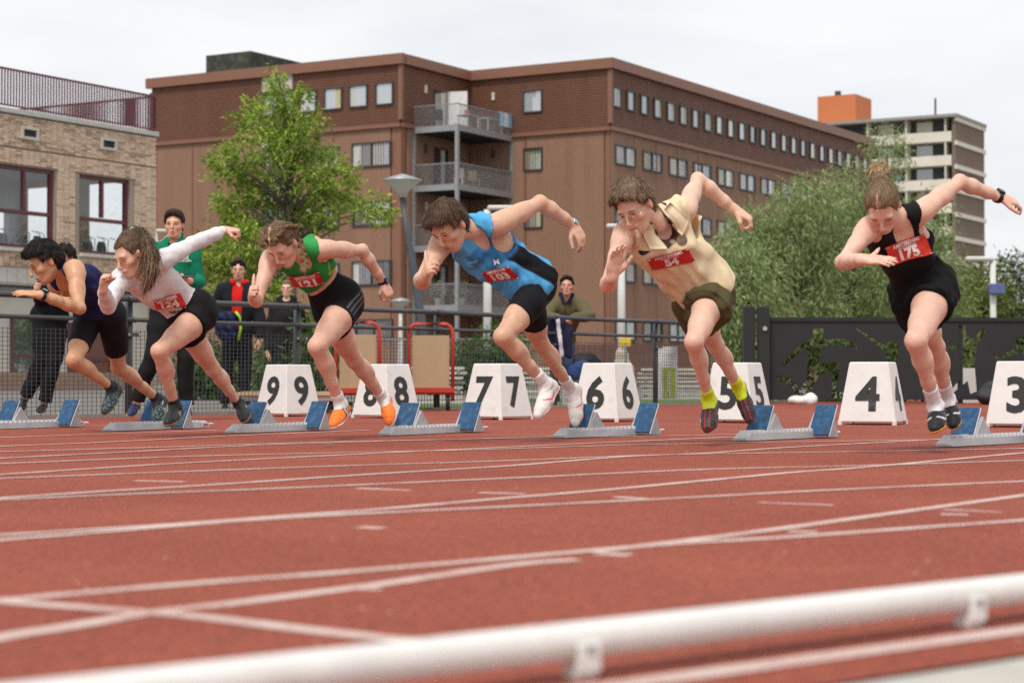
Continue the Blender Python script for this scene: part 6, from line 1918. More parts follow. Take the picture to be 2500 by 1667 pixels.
def shorts(p, m, col, fr, grow=.008, loose=0., waist=.10, fa=None, disp=None, name='shorts', flare=0.):
    "fr: how far down the thigh the hem sits, 0 hip .. 1 knee (left, right)"
    wc = (p.J['pel'] + p.up * waist, p.up)
    g = p.S.take({'pelvis'}, grow, {'pelvis': [wc]})
    g.p += p.S.take({'torso'}, grow, {'torso': [wc]}).p[2:3]
    for a, f in (('l', fr[0]), ('r', fr[1])):
        h, k = p.J[a + 'h'], p.J[a + 'k']; d = nrm(k - h)
        hem = (h + (k - h) * f, d)
        q = p.S.take({'thigh' + a}, grow, {'thigh' + a: [hem]})
        if loose or flare:
            q.cone(h, h + (k - h) * (f + .02), .10 * p.sc + loose, (.085 + flare) * p.sc + loose, .03, tag='x', cl=[hem])
        g.p += q.p
    return p.cloth(name, g.p, m, col, (), disp)


def singlet(p, m, col, grow=.010, hem=-.06, neck=(.075, .12, .0, .05), arm=(.10, .14, .02), disp=None, name='singlet', extra=None, tags=('torso', 'trap', 'pelvis'), armoff=(0, 0), back=.05, clips=()):
    g = p.S.take(set(tags), grow)
    for a_ in 'lr':
        sh_, ad_ = p.J[a_ + 's'], nrm(p.J[a_ + 'e'] - p.J[a_ + 's'])
        g.p += p.S.take({'uarm' + a_}, grow, {'uarm' + a_: [(sh_ + ad_ * .03, ad_)]}).p
    if extra: extra(g)
    N, uc, fc, lc = p.J['neck'], p.uc, p.fc, p.lc
    cl = [cut_plane(p.J['pel'] + p.up * hem, -p.up)]
    cl.append(cut_ell(N + fc * (.09 + neck[2]) - uc * neck[3], p.Ac, (neck[0], .11, neck[1])))
    cl.append(cut_ell(N + uc * .05 - fc * .0, p.Ac, (neck[0] * .95, .10, .075)))
    cl.append(cut_ell(N + uc * .03 - fc * .09, p.Ac, (neck[0] * .9, .08, back)))
    for sd, a in ((1, 'l'), (-1, 'r')):
        sh = p.J[a + 's']; ou = nrm(sh - N); L_ = np.linalg.norm(sh - N)
        inner = (.205 - arm[0]) * p.sc
        w2 = nrm(np.cross(ou, fc)); w2 = w2 if np.dot(w2, uc) > 0 else -w2
        r_ = L_ + .03 - inner
        cl.append(cut_ell(N + ou * (L_ + .03) - w2 * (.03 + arm[2]) + fc * armoff[0], np.array([ou, nrm(np.cross(w2, ou)), w2]), (r_, .20, arm[1])))
    outs = [(nrm(p.J[k + 's'] - N)) for k in 'lr']
    def arms_off(x, y, z):
        q = [x - N[0], y - N[1], z - N[2]]; hz = q[0] * uc[0] + q[1] * uc[1] + q[2] * uc[2]; r = None
        for o_ in outs:
            v = np.minimum(q[0] * o_[0] + q[1] * o_[1] + q[2] * o_[2] - (.205 - arm[0] * .86) * p.sc, hz + .13)
            r = v if r is None else np.maximum(r, v)
        return r
    cl.append(arms_off)
    cl += list(clips)
    return p.cloth(name, g.p, m, col, cl, disp)


def skull(p, grow=.012, low=None):
    "hair cap over the skull"
    g = Sdf(); z = p.hs
    g.ell(p.hp(0, -.014, .024), p.H, np.array((.074, .094, .094)) * z + grow, .02)
    return g


def hl(p, V): return (V - p.hc) @ p.H.T / p.hs


def hairline(p, pts):
    "clip planes given in head coordinates: (point, normal) pairs; what lies towards the normal goes"
    return [cut_plane(p.hp(*a), p.H.T @ np.array(n, float)) for a, n in pts]


def radial_flow(p, centre, down=.3):
    c = p.hp(*centre)
    dn = -p.H[2]
    return lambda pc: (pc - c) / (np.linalg.norm(pc - c, axis=1)[:, None] + 1e-6) + dn * down


def short_hair(p, col, n=1600, top=.022, fringe=.05, seed=1, back=-.07, ln=(.03, .06), lift_=.28, side=-.03, hl_f=.068, messy=.006, whorl=(0, -.06, .11), droop=.15):
    z = p.hs
    g = skull(p, .010 * z)
    g.ell(p.hp(0, .005, .062), p.H, np.array((.068, .088, .058)) * z + top * .5, .03)
    g.ell(p.hp(0, .050, .085), p.H, np.array((.052, .045, .030)) * z + top * .3, .03)
    g.cone(p.hp(.0, -.075, -.02), p.hp(0, -.06, -.06), .045 * z, .035 * z, .03, p.H[0], 1.3)
    cl = hairline(p, [((0, hl_f, .062), (0, 1, -.75)), ((0, 0, back), (0, .25, -1))])
    # the face side: keep hair behind the temples
    def face(x, y, zz):
        X = (x - p.hc[0]) * p.H[1, 0] + (y - p.hc[1]) * p.H[1, 1] + (zz - p.hc[2]) * p.H[1, 2]
        Zc = (x - p.hc[0]) * p.H[2, 0] + (y - p.hc[1]) * p.H[2, 1] + (zz - p.hc[2]) * p.H[2, 2]
        return np.where(Zc < .060 * z, X - (.022 * z + np.maximum(Zc - (-.03 * z), -.1) * .25) , -1.0) * .8
    def ears(x, y, zz):
        X = (x - p.hc[0]) * p.H[1, 0] + (y - p.hc[1]) * p.H[1, 1] + (zz - p.hc[2]) * p.H[1, 2]
        Zc = (x - p.hc[0]) * p.H[2, 0] + (y - p.hc[1]) * p.H[2, 1] + (zz - p.hc[2]) * p.H[2, 2]
        return np.minimum(X + .032 * z, -(Zc - .012 * z)) if side is not None else X * 0 - 1
    d = wob(seed, 120, messy)
    return p.hair(M_HAIR, g.p, col, cl + [face, ears], d, radial_flow(p, whorl), n, ln, lift_, seed, droop, wd=.0019)
GRP = 'runners leaving the starting blocks'


def zp(z, x, y, d): return P(z[0] + x / z[2], z[1] + y / z[2], d)


# ---- light blue singlet, number 103
J = pose(Z3, dict(pel=(842, 635), neck=(470, 306), head=(352, 288), ls=(640, 285, .03), rs=(325, 368, -.05), le=(890, 158), lw=(1085, 288, 1), re=(190, 620), rw=(208, 598),
                  lh=(880, 672, -.06), rh=(800, 705, .07), lk=(668, 945), la=(925, 1225), lt=(872, 1428), rk=(893, 985), ra=(1075, 1258), rt=(1100, 1470)), 1.0, 'r', 11.2)
p = Person('person', 'runner in light blue singlet and black tights wearing number 103 and white spikes', J, 1.0,
           head=dict(yaw=40, pitch=47, roll=-6, size=1.06), hands=dict(l=dict(d=(.5, -.15, -.85), n=(.7, -.7, .1), pose='relax'), r=dict(d=(.22, -.72, .45), n=(-.95, -.30, .05), pose='half', thumb='up')),
           arm=1.08, dep=.84, arch=.065, group=GRP)
p.body(skin_mat('skin_d', srgb(214, 176, 150), (.045, .028, .018), stubble=.35))
def c103(V):
    C = np.tile(np.array(srgb(88, 172, 228)), (len(V), 1))
    L = (V - p.J['pel']) @ p.Ap.T; Lc = (V - p.J['neck']) @ p.Ac.T
    side = sst(-Lc[:, 2], .16, .17) * sst(np.abs(L[:, 0]), .09, .10) * sst(.05 - L[:, 1], .02, .03) * sst(L[:, 1], -.085, -.075)
    C = blend(C, side, (.008, .008, .010))
    ch = sst(Lc[:, 1], .02, .04) * sst(-Lc[:, 2], .08, .11) * sst(Lc[:, 2], -.27, -.25) * sst(.13 - np.abs(Lc[:, 0]), 0, .01)
    return blend(C, ch * .8, srgb(50, 106, 158))
def loose(g):
    g.cone(p.waist + p.fp * .010, p.J['pel'] - p.up * .03 + p.fp * .010, .092, .105, .04, p.lp, 1.58)
sg = singlet(p, M_CLOTH, c103, .010, hem=-.06, neck=(.046, .135, .015, .06), arm=(.098, .115, .01), extra=loose, disp=folds(11, .0045, nrm(p.uc + p.lc * .5), .0030))
shorts(p, M_SHINY, (.010, .010, .012), (.55, .55), .006, waist=.08)
p.bib_px(sg, Z3, [(571, 606), (719, 557), (608, 553), (682, 610)], p.fc, '103')
p.decal('chest_emblem', sg, Z3, 632, 506, 'M', .030, M_WHITE, 12, bold=.02)
p.decal('chest_lettering', sg, Z3, 495, 506, 'CRAFT', .011, M_WHITE, 12, bold=.01)
short_hair(p, (.085, .050, .030), 4600, .028, seed=3, ln=(.03, .060), lift_=.10, hl_f=.068, droop=.10, whorl=(.02, -.05, .11), messy=.003)
def s103(L):
    C = np.tile(np.array((.80, .77, .72)), (len(L), 1))
    m = np.clip(1 - np.abs(L[:, 2] - (.030 + 9 * (L[:, 0] - .115) ** 2)) / .008, 0, 1) * sst(L[:, 0], .07, .09) * sst(-L[:, 0], -.20, -.18) * sst(np.abs(L[:, 1]), .020, .026)
    return blend(C, sst(m, .1, .4), (.75, .10, .13))
for a in 'lr':
    sh = p.shoe(a, M_SHOE, s103, (.66, .50, .46), sock=(.78, .77, .75), socktop=.10, soleth=.014)
    p.laces(sh, a, M_LACE)
p.watch('l', M_STEEL, M_GLASSL, shape='square', size=.85)

# ---- green crop top, number 121
J = pose(Z2, dict(pel=(842, 640), neck=(597, 352), head=(495, 300), ls=(755, 335, .03), rs=(420, 395, -.06), le=(1005, 345), lw=(1140, 550, 1), re=(330, 665), rw=(305, 640),
                  lh=(908, 700, -.06), rh=(790, 735, .07), lk=(715, 955), la=(868, 1325), lt=(815, 1470), rk=(950, 1035), ra=(1140, 1285), rt=(1185, 1455)), .955, 'r', 11.65, fem=True)
p = Person('person', 'runner with braided hair in green crop top, number 121 and orange shoes', J, .955, True, girth=1.02, leg=1.10, arm=1.04, bust=.9, dep=.82, tors=.95, arch=.055,
           head=dict(yaw=28, pitch=52, roll=-4, size=1.05), hands=dict(l=dict(d=(.45, -.1, -.85), n=(.7, -.7, .1), pose='half'), r=dict(d=(.02, -.92, .35), n=(-1, -.1, .05), pose='fist', thumb='up')), group=GRP)
p.body(skin_mat('skin_c', srgb(222, 182, 160), (.06, .04, .025), flush=.4))
def c121(V):
    C = np.tile(np.array(srgb(52, 150, 78)), (len(V), 1))
    L = (V - p.J['neck']) @ p.Ac.T
    m = np.clip(1 - np.abs(L[:, 2] + .25 + .5 * (L[:, 0] - .12)) / .014, 0, 1) * sst(L[:, 0], .07, .08) * sst(L[:, 1], -.02, .0)
    m2 = np.clip(1 - np.abs(L[:, 0] - .09 - .35 * (L[:, 2] + .22)) / .006, 0, 1) * sst(L[:, 2], -.25, -.24) * sst(-L[:, 2], .16, .17) * sst(L[:, 1], .0, .02)
    return blend(C, sst(np.maximum(m, m2), .2, .5), srgb(196, 180, 40))
T_ = np.linalg.norm(p.J['neck'] - p.J['pel'])
tp = singlet(p, M_SHINY, c121, .008, hem=.160, neck=(.046, .120, .01, .05), arm=(.104, .085, -.01), disp=wob(5, 60, .0015), name='crop_top', tags=('torso', 'trap'))
def b121(V):
    C = np.tile(np.array((.010, .010, .012)), (len(V), 1))
    h_, k_ = p.J['lh'], p.J['lk']; d = nrm(k_ - h_)
    L = (V - h_) @ d
    lat = (V - h_) @ p.lp; fo = (V - h_) @ np.cross(p.lp, d)
    st = (np.sin((fo + .01) * 2 * math.pi / .026) > .15) & (np.abs(fo + .0) < .042) & (lat > .03) & (L > -.10) & (L < .12)
    return blend(C, st.astype(float), (.10, .10, .105))
shorts(p, M_SHINY, b121, (.30, .34), .006, waist=.13)
p.bib_px(tp, Z2, [(555, 563), (741, 513), (622, 495), (675, 581)], p.fc, '121', crumple=.005, seed=2)
g = skull(p, .009)
z_ = p.hs
g.cone(p.hp(0, -.08, .0), p.hp(0, -.07, -.05), .05 * z_, .03 * z_, .03, p.H[0], 1.3)
for sd in (1, -1):
    pr = None
    for i in range(9):
        q = i / 8
        c = p.hp(sd * (.030 + .050 * math.sin(q * 2.2)), .085 - .19 * q, .085 + .045 * math.sin(q * 2.6) - .10 * q * q)
        g.ell(c, p.H, (.017 * z_, .017 * z_, .013 * z_), .004)
def hc121(V):
    L = hl(p, V); rs = np.sin(L[:, 1] * 160 + np.abs(L[:, 0]) * 90) * .25
    C = np.array((.15, .092, .050)) * (1 + rs[:, None])
    part = sst(.0065 - np.abs(L[:, 0] + .006), 0, .004) * sst(L[:, 2], .03, .05) * sst(L[:, 1], -.05, -.03)
    return blend(C, part * .8, srgb(205, 160, 140))
def facecut(p, front=.03, slope=.25, top=.055, earx=-.03, eart=.008):
    z = p.hs
    def face(x, y, zz):
        X = (x - p.hc[0]) * p.H[1, 0] + (y - p.hc[1]) * p.H[1, 1] + (zz - p.hc[2]) * p.H[1, 2]
        Zc = (x - p.hc[0]) * p.H[2, 0] + (y - p.hc[1]) * p.H[2, 1] + (zz - p.hc[2]) * p.H[2, 2]
        return np.where(Zc < top * z, X - (front * z + (Zc + .03 * z) * slope), -1.0) * .8
    def ears(x, y, zz):
        X = (x - p.hc[0]) * p.H[1, 0] + (y - p.hc[1]) * p.H[1, 1] + (zz - p.hc[2]) * p.H[1, 2]
        Zc = (x - p.hc[0]) * p.H[2, 0] + (y - p.hc[1]) * p.H[2, 1] + (zz - p.hc[2]) * p.H[2, 2]
        return np.minimum(X - earx * z, -(Zc - eart * z))
    return [face, ears]
hr = p.hair(M_HAIR, g.p, hc121, hairline(p, [((0, .084, .070), (0, 1, -.7)), ((0, 0, -.075), (0, .25, -1))]) + facecut(p, .024, .30, .070), wob(4, 130, .003),
            lambda pc: np.sign(hl(p, pc)[:, :1]) * p.H[0] - .6 * p.H[1], 700, (.02, .04), .12, 5, 0, .0022)
hd_ = p.hc[1]
for sgn, pts in ((1, [(585, 235), (603, 285), (622, 330), (634, 375), (640, 415), (640, 450), (632, 478)]), (-1, [(385, 210), (372, 260), (368, 305)])):
    g = Sdf()
    pts3 = [zp(Z2, x, y, hd_ + (.02 if sgn > 0 else .10) - .012 * i) for i, (x, y) in enumerate(pts)]
    for i in range(len(pts3) - 1):
        a_, b_ = pts3[i], pts3[i + 1]; dr = nrm(b_ - a_); sx = nrm(np.cross(dr, (0, 1, 0)))
        for q, s2 in ((.0, 1), (.5, -1)):
            c = a_ + (b_ - a_) * q + sx * s2 * .007
            g.ell(c, axes_from(*_frame(nrm(dr + sx * s2 * .9))), (.0125, .0125, .019), .003)
    g.sph(pts3[-1], .016, .01)
    p.hair(M_HAIR, g.p, lambda V: np.tile(np.array((.17, .105, .05)), (len(V), 1)), (), wob(6, 200, .0015), lambda pc: np.tile(np.array((0, 0, -1.)), (len(pc), 1)), 160, (.012, .025), .2, 8, .2, .002, parent=hr, name='braid')
for a in 'lr':
    def s121(L, a=a):
        C = np.tile(np.array(srgb(255, 128, 42)), (len(L), 1))
        return C * (1 + .18 * np.sin(L[:, :1] * 330 + L[:, 2:] * 180))
    sh = p.shoe(a, M_SHOE, s121, (.75, .72, .66), sock=(.78, .76, .76), socktop=.075, soleth=.012)
    p.laces(sh, a, mat('lace_orange', srgb(250, 110, 40), .7))
    o, f, u, l, z = getattr(p, 'foot' + a)
    if a == 'l':
        bv = BVHTree.FromPolygons([tuple(Vector(v.co)) for v in sh.data.vertices], [tuple(q.vertices) for q in sh.data.polygons])
        for nm, sz, bo, mm, e in (('emblem_outline', .050, .10, M_BLACKP, .003), ('emblem', .047, .035, M_WHITE, .005)):
            V_, F_ = text_mesh('N', sz * z, bo, shear=.25)
            W = []
            for x, y in V_:
                q = o + f * (.115 - x) * z * -1 * -1 + u * (.042 + y) * z
                q = o + f * ((.110 * z) - x) + u * (.044 * z + y)
                hit = bv.ray_cast(Vector(q + l * .1), Vector(-l), .2)
                W.append((np.array(hit[0]) if hit[0] is not None else q + l * .035) + l * e)
            mesh_np(nm, W, np.array(F_), mm, sh, smooth=False)
p.watch('l', M_BLACKP, M_GLASSD, size=.95)

# ---- beige sleeveless shirt, number 54
J = pose(Z4, dict(pel=(692, 700), neck=(436, 345), head=(325, 262), ls=(590, 300, .03), rs=(272, 408, -.06), le=(664, 128), lw=(858, 290, 1), re=(180, 690), rw=(205, 645),
                  lh=(738, 745, -.06), rh=(645, 775, .07), lk=(640, 990), la=(722, 1300), lt=(713, 1465), rk=(755, 1005), ra=(878, 1230), rt=(945, 1420)), 1.0, 'r', 10.7)
p = Person('person', 'runner with glasses in loose beige shirt and olive shorts wearing number 54', J, 1.0, arm=.96, leg=.95, girth=.97, tors=1.0, arch=.04,
           head=dict(yaw=34, pitch=42, roll=-10, size=1.05), hands=dict(l=dict(d=(.85, -.1, -.5), n=(.5, -.4, .75), pose='half'), r=dict(d=(.15, -.35, .85), n=(-.5, .9, .1), pose='open', spread=3)), group=GRP)
p.body(skin_mat('skin_e', srgb(226, 190, 168), (.07, .045, .03), flush=.35))
def c54(V):
    C = np.tile(np.array(srgb(226, 208, 172)), (len(V), 1)); L = (V - p.J['neck']) @ p.Ac.T
    return blend(C, sst(L[:, 2], -.115, -.105) * sst(.050 - np.abs(L[:, 0]), 0, .006) * sst(L[:, 1], .0, .02), srgb(70, 48, 36))
def loose54(g):
    g.cone(p.cc + p.fc * .018, p.J['pel'] - p.up * .03 + p.fp * .012, .108, .124, .05, p.lp, 1.46)
    g.ell(p.J['neck'] - p.uc * .10 - p.fc * .01, p.Ac, (.19, .10, .12), .05)
sg = singlet(p, M_CLOTH, c54, .018, hem=-.06, neck=(.052, .080, .0, .03), arm=(.050, .12, .0), extra=loose54, armoff=(0, .015), disp=folds(21, .0060, nrm(p.uc + p.lc * .6), .0042), name='shirt')
def c54s(V):
    return np.tile(np.array(srgb(84, 78, 52)), (len(V), 1))
shorts(p, M_CLOTH, c54s, (.32, .42), .010, loose=.012, waist=-.01, disp=folds(9, .006, p.up), flare=.022)
# collar: brown stand and two beige flaps
N_ = p.J['neck']
g = Sdf()
for k in range(14):
    q0, q1 = -2.5 + 5.0 * k / 14, -2.5 + 5.0 * (k + 1) / 14
    pt = lambda q: N_ + p.lc * math.sin(q) * .080 + p.fc * (-math.cos(q)) * .075 * -1 * (-1) - p.uc * (.0 + .05 * (1 + math.cos(math.pi - abs(q))) * .0) + p.uc * (.012)
    pf = lambda q: N_ - p.fc * math.cos(q) * .078 + p.lc * math.sin(q) * .082 + p.uc * (.022 - .05 * max(0, -math.cos(q)))
    g.cone(pf(q0), pf(q1), .014, .014, .01, p.uc, 1.7)
p.cloth('collar', g.p, M_CLOTH, srgb(70, 48, 36))
for sd in (1, -1):
    p.patch('collar_flap', sg, N_, p.lc, p.uc, -p.fc, [(sd * .038, .040), (sd * .108, .045), (sd * .120, -.055), (sd * .050, -.098)], M_CLOTH, srgb(226, 210, 176), .014)
p.bib_px(sg, Z4, [(417, 592), (610, 516), (488, 520), (539, 588)], p.fc, '54', seed=4)
EMB = [(.5 * math.cos(q), .5 * math.sin(q)) for q in np.linspace(0, 2 * math.pi, 15)[:-1]]
p.decal('chest_emblem', sg, Z4, 575, 451, '', .052, mat('emblem_brown', (.16, .12, .085), .8, .5, 120), 0, poly=EMB, off=.006)
SWO = [(-.5, .12), (-.3, -.08), (-.1, -.12), (.15, -.04), (.5, .14), (.1, -.13), (-.15, -.24), (-.38, -.16)]
p.decal('swoosh_mark', sg, Z4, 378, 515, '', .065, M_BLACKP, 0, poly=SWO, off=.006)
short_hair(p, (.165, .108, .066), 4600, .024, seed=6, ln=(.02, .045), lift_=.14, hl_f=.060, droop=.05, whorl=(.0, -.07, .10))
for a in 'lr':
    def s54(L):
        C = np.tile(np.array((.035, .034, .036)), (len(L), 1)) * (1 + .4 * np.sin(L[:, :1] * 300))
        m = np.clip(1 - np.abs(np.abs(L[:, 1]) - .012) / .004, 0, 1) * sst(L[:, 2], .03, .035)
        m = np.maximum(m, np.clip(1 - np.abs(L[:, 2] - .020) / .005, 0, 1))
        m = np.maximum(m, np.clip(1 - np.abs(L[:, 2] - .03 - .5 * (L[:, 0] - .12)) / .005, 0, 1) * sst(L[:, 0], .09, .1) * sst(-L[:, 0], -.18, -.17))
        return blend(C, sst(m, .1, .5), (.42, .02, .02))
    sh = p.shoe(a, M_SHOE, s54, (.05, .045, .045), sock=srgb(214, 232, 40), socktop=.085, soleth=.012)
    p.laces(sh, a, mat('lace_red', (.4, .02, .02), .7))
# glasses
gm = mat('glasses_wire', (.55, .42, .34), .3, metal=.8)
mb = MB()
for sd in (1, -1):
    cc_ = p.hp(.034 * sd, .112, -.008)
    ring = [cc_ + (p.H[0] * math.cos(q) * .024 + p.H[2] * math.sin(q) * .020 - p.H[1] * abs(math.cos(q)) * .003) * p.hs for q in np.linspace(0, 2 * math.pi, 17)]
    mb.tube(ring, .0016, 5, cap=False)
    mb.tube([p.hp(.058 * sd, .106, -.004), p.hp(.078 * sd, .09, .0), p.hp(.082 * sd, -.005, .004)], .0016, 5)
mb.tube([p.hp(-.010, .114, -.004), p.hp(0, .116, -.002), p.hp(.010, .114, -.004)], .0016, 5)
go = mb.build('glasses', gm, p.root, smooth=True)

# ---- black tank top, number 175
J = pose(Z5, dict(pel=(665, 690), neck=(514, 336), head=(445, 265), ls=(650, 300, .03), rs=(372, 385, -.05), le=(858, 140), lw=(1068, 222, 1), re=(235, 565), rw=(338, 553),
                  lh=(722, 735, -.06), rh=(612, 770, .07), lk=(622, 985), la=(728, 1330), lt=(725, 1465), rk=(725, 1020), ra=(792, 1290), rt=(828, 1450)), .955, 'r', 9.75, fem=True)
p = Person('person', 'runner with hair bun in black tank top and loose black shorts wearing number 175', J, .955, True, girth=1.0, leg=1.04, arm=1.0, tors=.96, dep=.84, arch=.03,
           head=dict(yaw=16, pitch=62, roll=-3, size=1.05), hands=dict(l=dict(d=(.9, .1, -.25), n=(.1, -.5, .85), pose='relax'), r=dict(d=(.85, -.4, -.05), n=(-.2, -.5, .85), pose='open', thumb='up', spread=2)), group=GRP)
p.body(skin_mat('skin_f', srgb(226, 188, 168), (.10, .065, .04), flush=.5))
BLK = (.010, .010, .011)
tk = singlet(p, M_SHINY, BLK, .009, hem=-.02, neck=(.056, .120, .01, .055), arm=(.104, .10, .0), disp=wob(15, 50, .002), name='tank_top')
shorts(p, M_CLOTH, BLK, (.24, .36), .010, loose=.006, waist=.08, disp=folds(19, .004, p.up, .003), flare=.018)
p.bib_px(tk, Z5, [(455, 512), (672, 447), (551, 445), (583, 535)], p.fc, '175', M_BIBO, crumple=.004, seed=5)
g = skull(p, .006)
g.cone(p.hp(0, -.08, .0), p.hp(0, -.06, -.05), .045 * p.hs, .03 * p.hs, .03, p.H[0], 1.3)
bun = zp(Z5, 430, 88, p.hc[1] + .08)
g.cone(p.hp(0, -.06, .09), bun, .035, .025, .03)
def hc175(V):
    L = hl(p, V)
    C = np.array((.20, .135, .080)) * (1 + .3 * np.sin(np.arctan2(L[:, 0], L[:, 1] + .12) * 70)[:, None] * sst(L[:, 2], -.1, .05)[:, None])
    part = sst(.006 - np.abs(L[:, 0] + .008), 0, .004) * sst(L[:, 2], .03, .05) * sst(L[:, 1], .0, .02)
    C = blend(C, sst(np.linalg.norm(V - bun, axis=1), .09, .05) * .8, np.array((.36, .24, .12)))
    return blend(C, part * .8, srgb(205, 160, 145))
tob = p.hp(0, -.07, .12)
hr = p.hair(M_HAIR, g.p, hc175, hairline(p, [((0, .088, .070), (0, 1, -.65)), ((0, 0, -.07), (0, .25, -1))]) + facecut(p, .024, .30, .072), wob(4, 130, .0015),
            lambda pc: tob - pc, 900, (.03, .06), .05, 6, 0, .0016)
g = Sdf()
rg_ = np.random.RandomState(4)
for i in range(9):
    q = i * .7; c = bun + np.array((math.cos(q) * .026, rg_.uniform(-.02, .02), math.sin(q) * .026))
    g.ell(c, axes_from(*_frame(np.array((-math.sin(q), .2, math.cos(q))))), (.014, .014, .024), .006)
p.hair(M_HAIR, g.p, (.36, .24, .12), (), wob(8, 160, .004), lambda pc: np.cross(pc - bun, (0, 1, 0)), 260, (.03, .07), .8, 7, 0, .002, parent=hr, name='hair_bun')
for a in 'lr':
    def s175(L):
        C = np.tile(np.array((.012, .012, .014)), (len(L), 1))
        m = np.clip(1 - np.abs(L[:, 2] - (.030 + 7 * (L[:, 0] - .13) ** 2)) / .009, 0, 1) * sst(L[:, 0], .08, .10) * sst(-L[:, 0], -.22, -.20) * sst(np.abs(L[:, 1]), .010, .016)
        return blend(C, sst(m, .1, .4), (.7, .7, .72))
    sh = p.shoe(a, M_SHOE, s175, srgb(214, 140, 40), sock=(.80, .77, .80), socktop=.115, soleth=.013)
    p.laces(sh, a, M_BLACKP)
p.watch('l', M_BLACKP, M_GLASSD, shape='square', size=1.0)

# ---- white long-sleeved top, number 124
J = pose(Z1, dict(pel=(1220, 725), neck=(905, 470), head=(832, 368), ls=(1025, 410, .03), rs=(775, 520, -.06), le=(1235, 298), lw=(1440, 215, 1), re=(690, 700), rw=(658, 592),
                  lh=(1282, 765, -.06), rh=(1172, 800, .07), lk=(1015, 985), la=(1118, 1340), lt=(1065, 1455), rk=(1355, 1095), ra=(1525, 1320), rt=(1565, 1430)), .95, 'r', 12.2, fem=True)
p = Person('person', 'runner with long ponytail in white long-sleeved top and number 124', J, .95, True, girth=1.0, leg=1.04, arm=.96, tors=.94, dep=.84, arch=.05,
           head=dict(yaw=44, pitch=32, roll=-4, size=1.05), hands=dict(l=dict(d=(.93, -.1, -.05), n=(.15, -.3, .9), pose='fist'), r=dict(d=(.12, -.35, .9), n=(-.8, .2, .2), pose='fist')), group=GRP)
p.body(skin_mat('skin_b', srgb(220, 178, 154), (.07, .045, .03), flush=.4))
g = p.S.take({'torso', 'trap', 'pelvis', 'uarml', 'uarmr'}, .009)
for a in 'lr':
    w, e = p.J[a + 'w'], p.J[a + 'e']; d = nrm(w - e)
    g.p += p.S.take({'farm' + a}, .009, {'farm' + a: [(w - d * .015, d)]}).p
cl = [cut_plane(p.J['pel'] + p.up * .055, -p.up), cut_ell(p.J['neck'] + p.fc * .08 - p.uc * .01, p.Ac, (.062, .10, .075)), cut_ell(p.J['neck'] + p.uc * .05, p.Ac, (.06, .09, .075))]
wt = p.cloth('long_sleeved_top', g.p, M_SHINY, lambda V: np.tile(np.array((.74, .70, .71)), (len(V), 1)), cl, folds(13, .0016, nrm(p.lc + p.uc * .3), .0016))
shorts(p, M_SHINY, BLK, (.22, .28), .015, waist=.085, disp=wob(14, 60, .001))
p.bib_px(wt, Z1, [(988, 695), (1162, 649), (1052, 632), (1100, 715)], p.fc, '124', M_BIBO, crumple=.006, seed=9)
p.decal('waist_lettering', wt, Z1, 1115, 735, 'NIKE', .022, M_BLACKP, 18, bold=.03)
g = skull(p, .006)
g.cone(p.hp(0, -.08, .03), p.hp(0, -.06, -.04), .045 * p.hs, .03 * p.hs, .03, p.H[0], 1.2)
tie = zp(Z1, 845, 232, p.hc[1] + .05)
g.cone(p.hp(0, -.05, .09), tie, .04, .022, .04)
hr = p.hair(M_HAIR, g.p, (.110, .068, .042), hairline(p, [((0, .086, .074), (0, 1, -.7)), ((0, 0, -.07), (0, .25, -1))]) + facecut(p, .020, .30, .074), wob(4, 130, .0015), lambda pc: tie - pc, 900, (.03, .06), .05, 6, 0, .0016)
tp_ = [zp(Z1, x, y, p.hc[1] + dd) for x, y, dd in ((845, 225, .05), (895, 232, .03), (935, 300, .0), (955, 380, -.03), (960, 460, -.05), (945, 530, -.06), (930, 570, -.06))]
g = Sdf(); g.chain(tp_, [.018, .024, .034, .042, .042, .028, .010], .02)
def hcb(V):
    t = sst(-V[:, 2], -tp_[1][2], -tp_[-1][2])
    return np.array((.095, .058, .034))[None] * (1 + .9 * t[:, None]) * (1 + .35 * np.sin(V[:, :1] * 420 + np.sin(V[:, 2:] * 30) * 3))
def tailflow(pc):
    T = np.array(tp_); i = np.argmin(np.linalg.norm(pc[:, None] - T[None, :-1], axis=2), 1)
    return T[i + 1] - T[i]
p.hair(M_HAIR, g.p, hcb, (), wob(9, 90, .006, axis=(.1, 0, -1), aniso=.3), tailflow, 900, (.05, .12), .25, 10, .1, .0022, parent=hr, name='ponytail')
mb = MB(); dv = nrm(tp_[1] - tp_[0]); a1, b1, _ = _frame(dv)
mb.tube([tp_[0] - dv * .004 + (a1 * math.cos(q) + b1 * math.sin(q)) * .021 for q in np.linspace(0, 2 * math.pi, 15)], .008, 6); mb.build('hair_tie', mat('tie_mint', srgb(150, 205, 200), .7), hr, smooth=True)
for a in 'lr':
    def s124(L):
        C = np.tile(np.array((.020, .020, .022)), (len(L), 1))
        st = (np.sin((L[:, 0] - L[:, 2] * .5) * 2 * math.pi / .020) > .2) & (L[:, 0] > .075) & (L[:, 0] < .14) & (L[:, 2] > .02) & (L[:, 2] < .06) & (np.abs(L[:, 1]) > .015)
        return blend(C, st.astype(float), (.7, .7, .7))
    sh = p.shoe(a, M_SHOE, s124, srgb(150, 110, 50), sock=(.015, .015, .016), socktop=.06, soleth=.014)
    p.laces(sh, a, M_BLACKP)

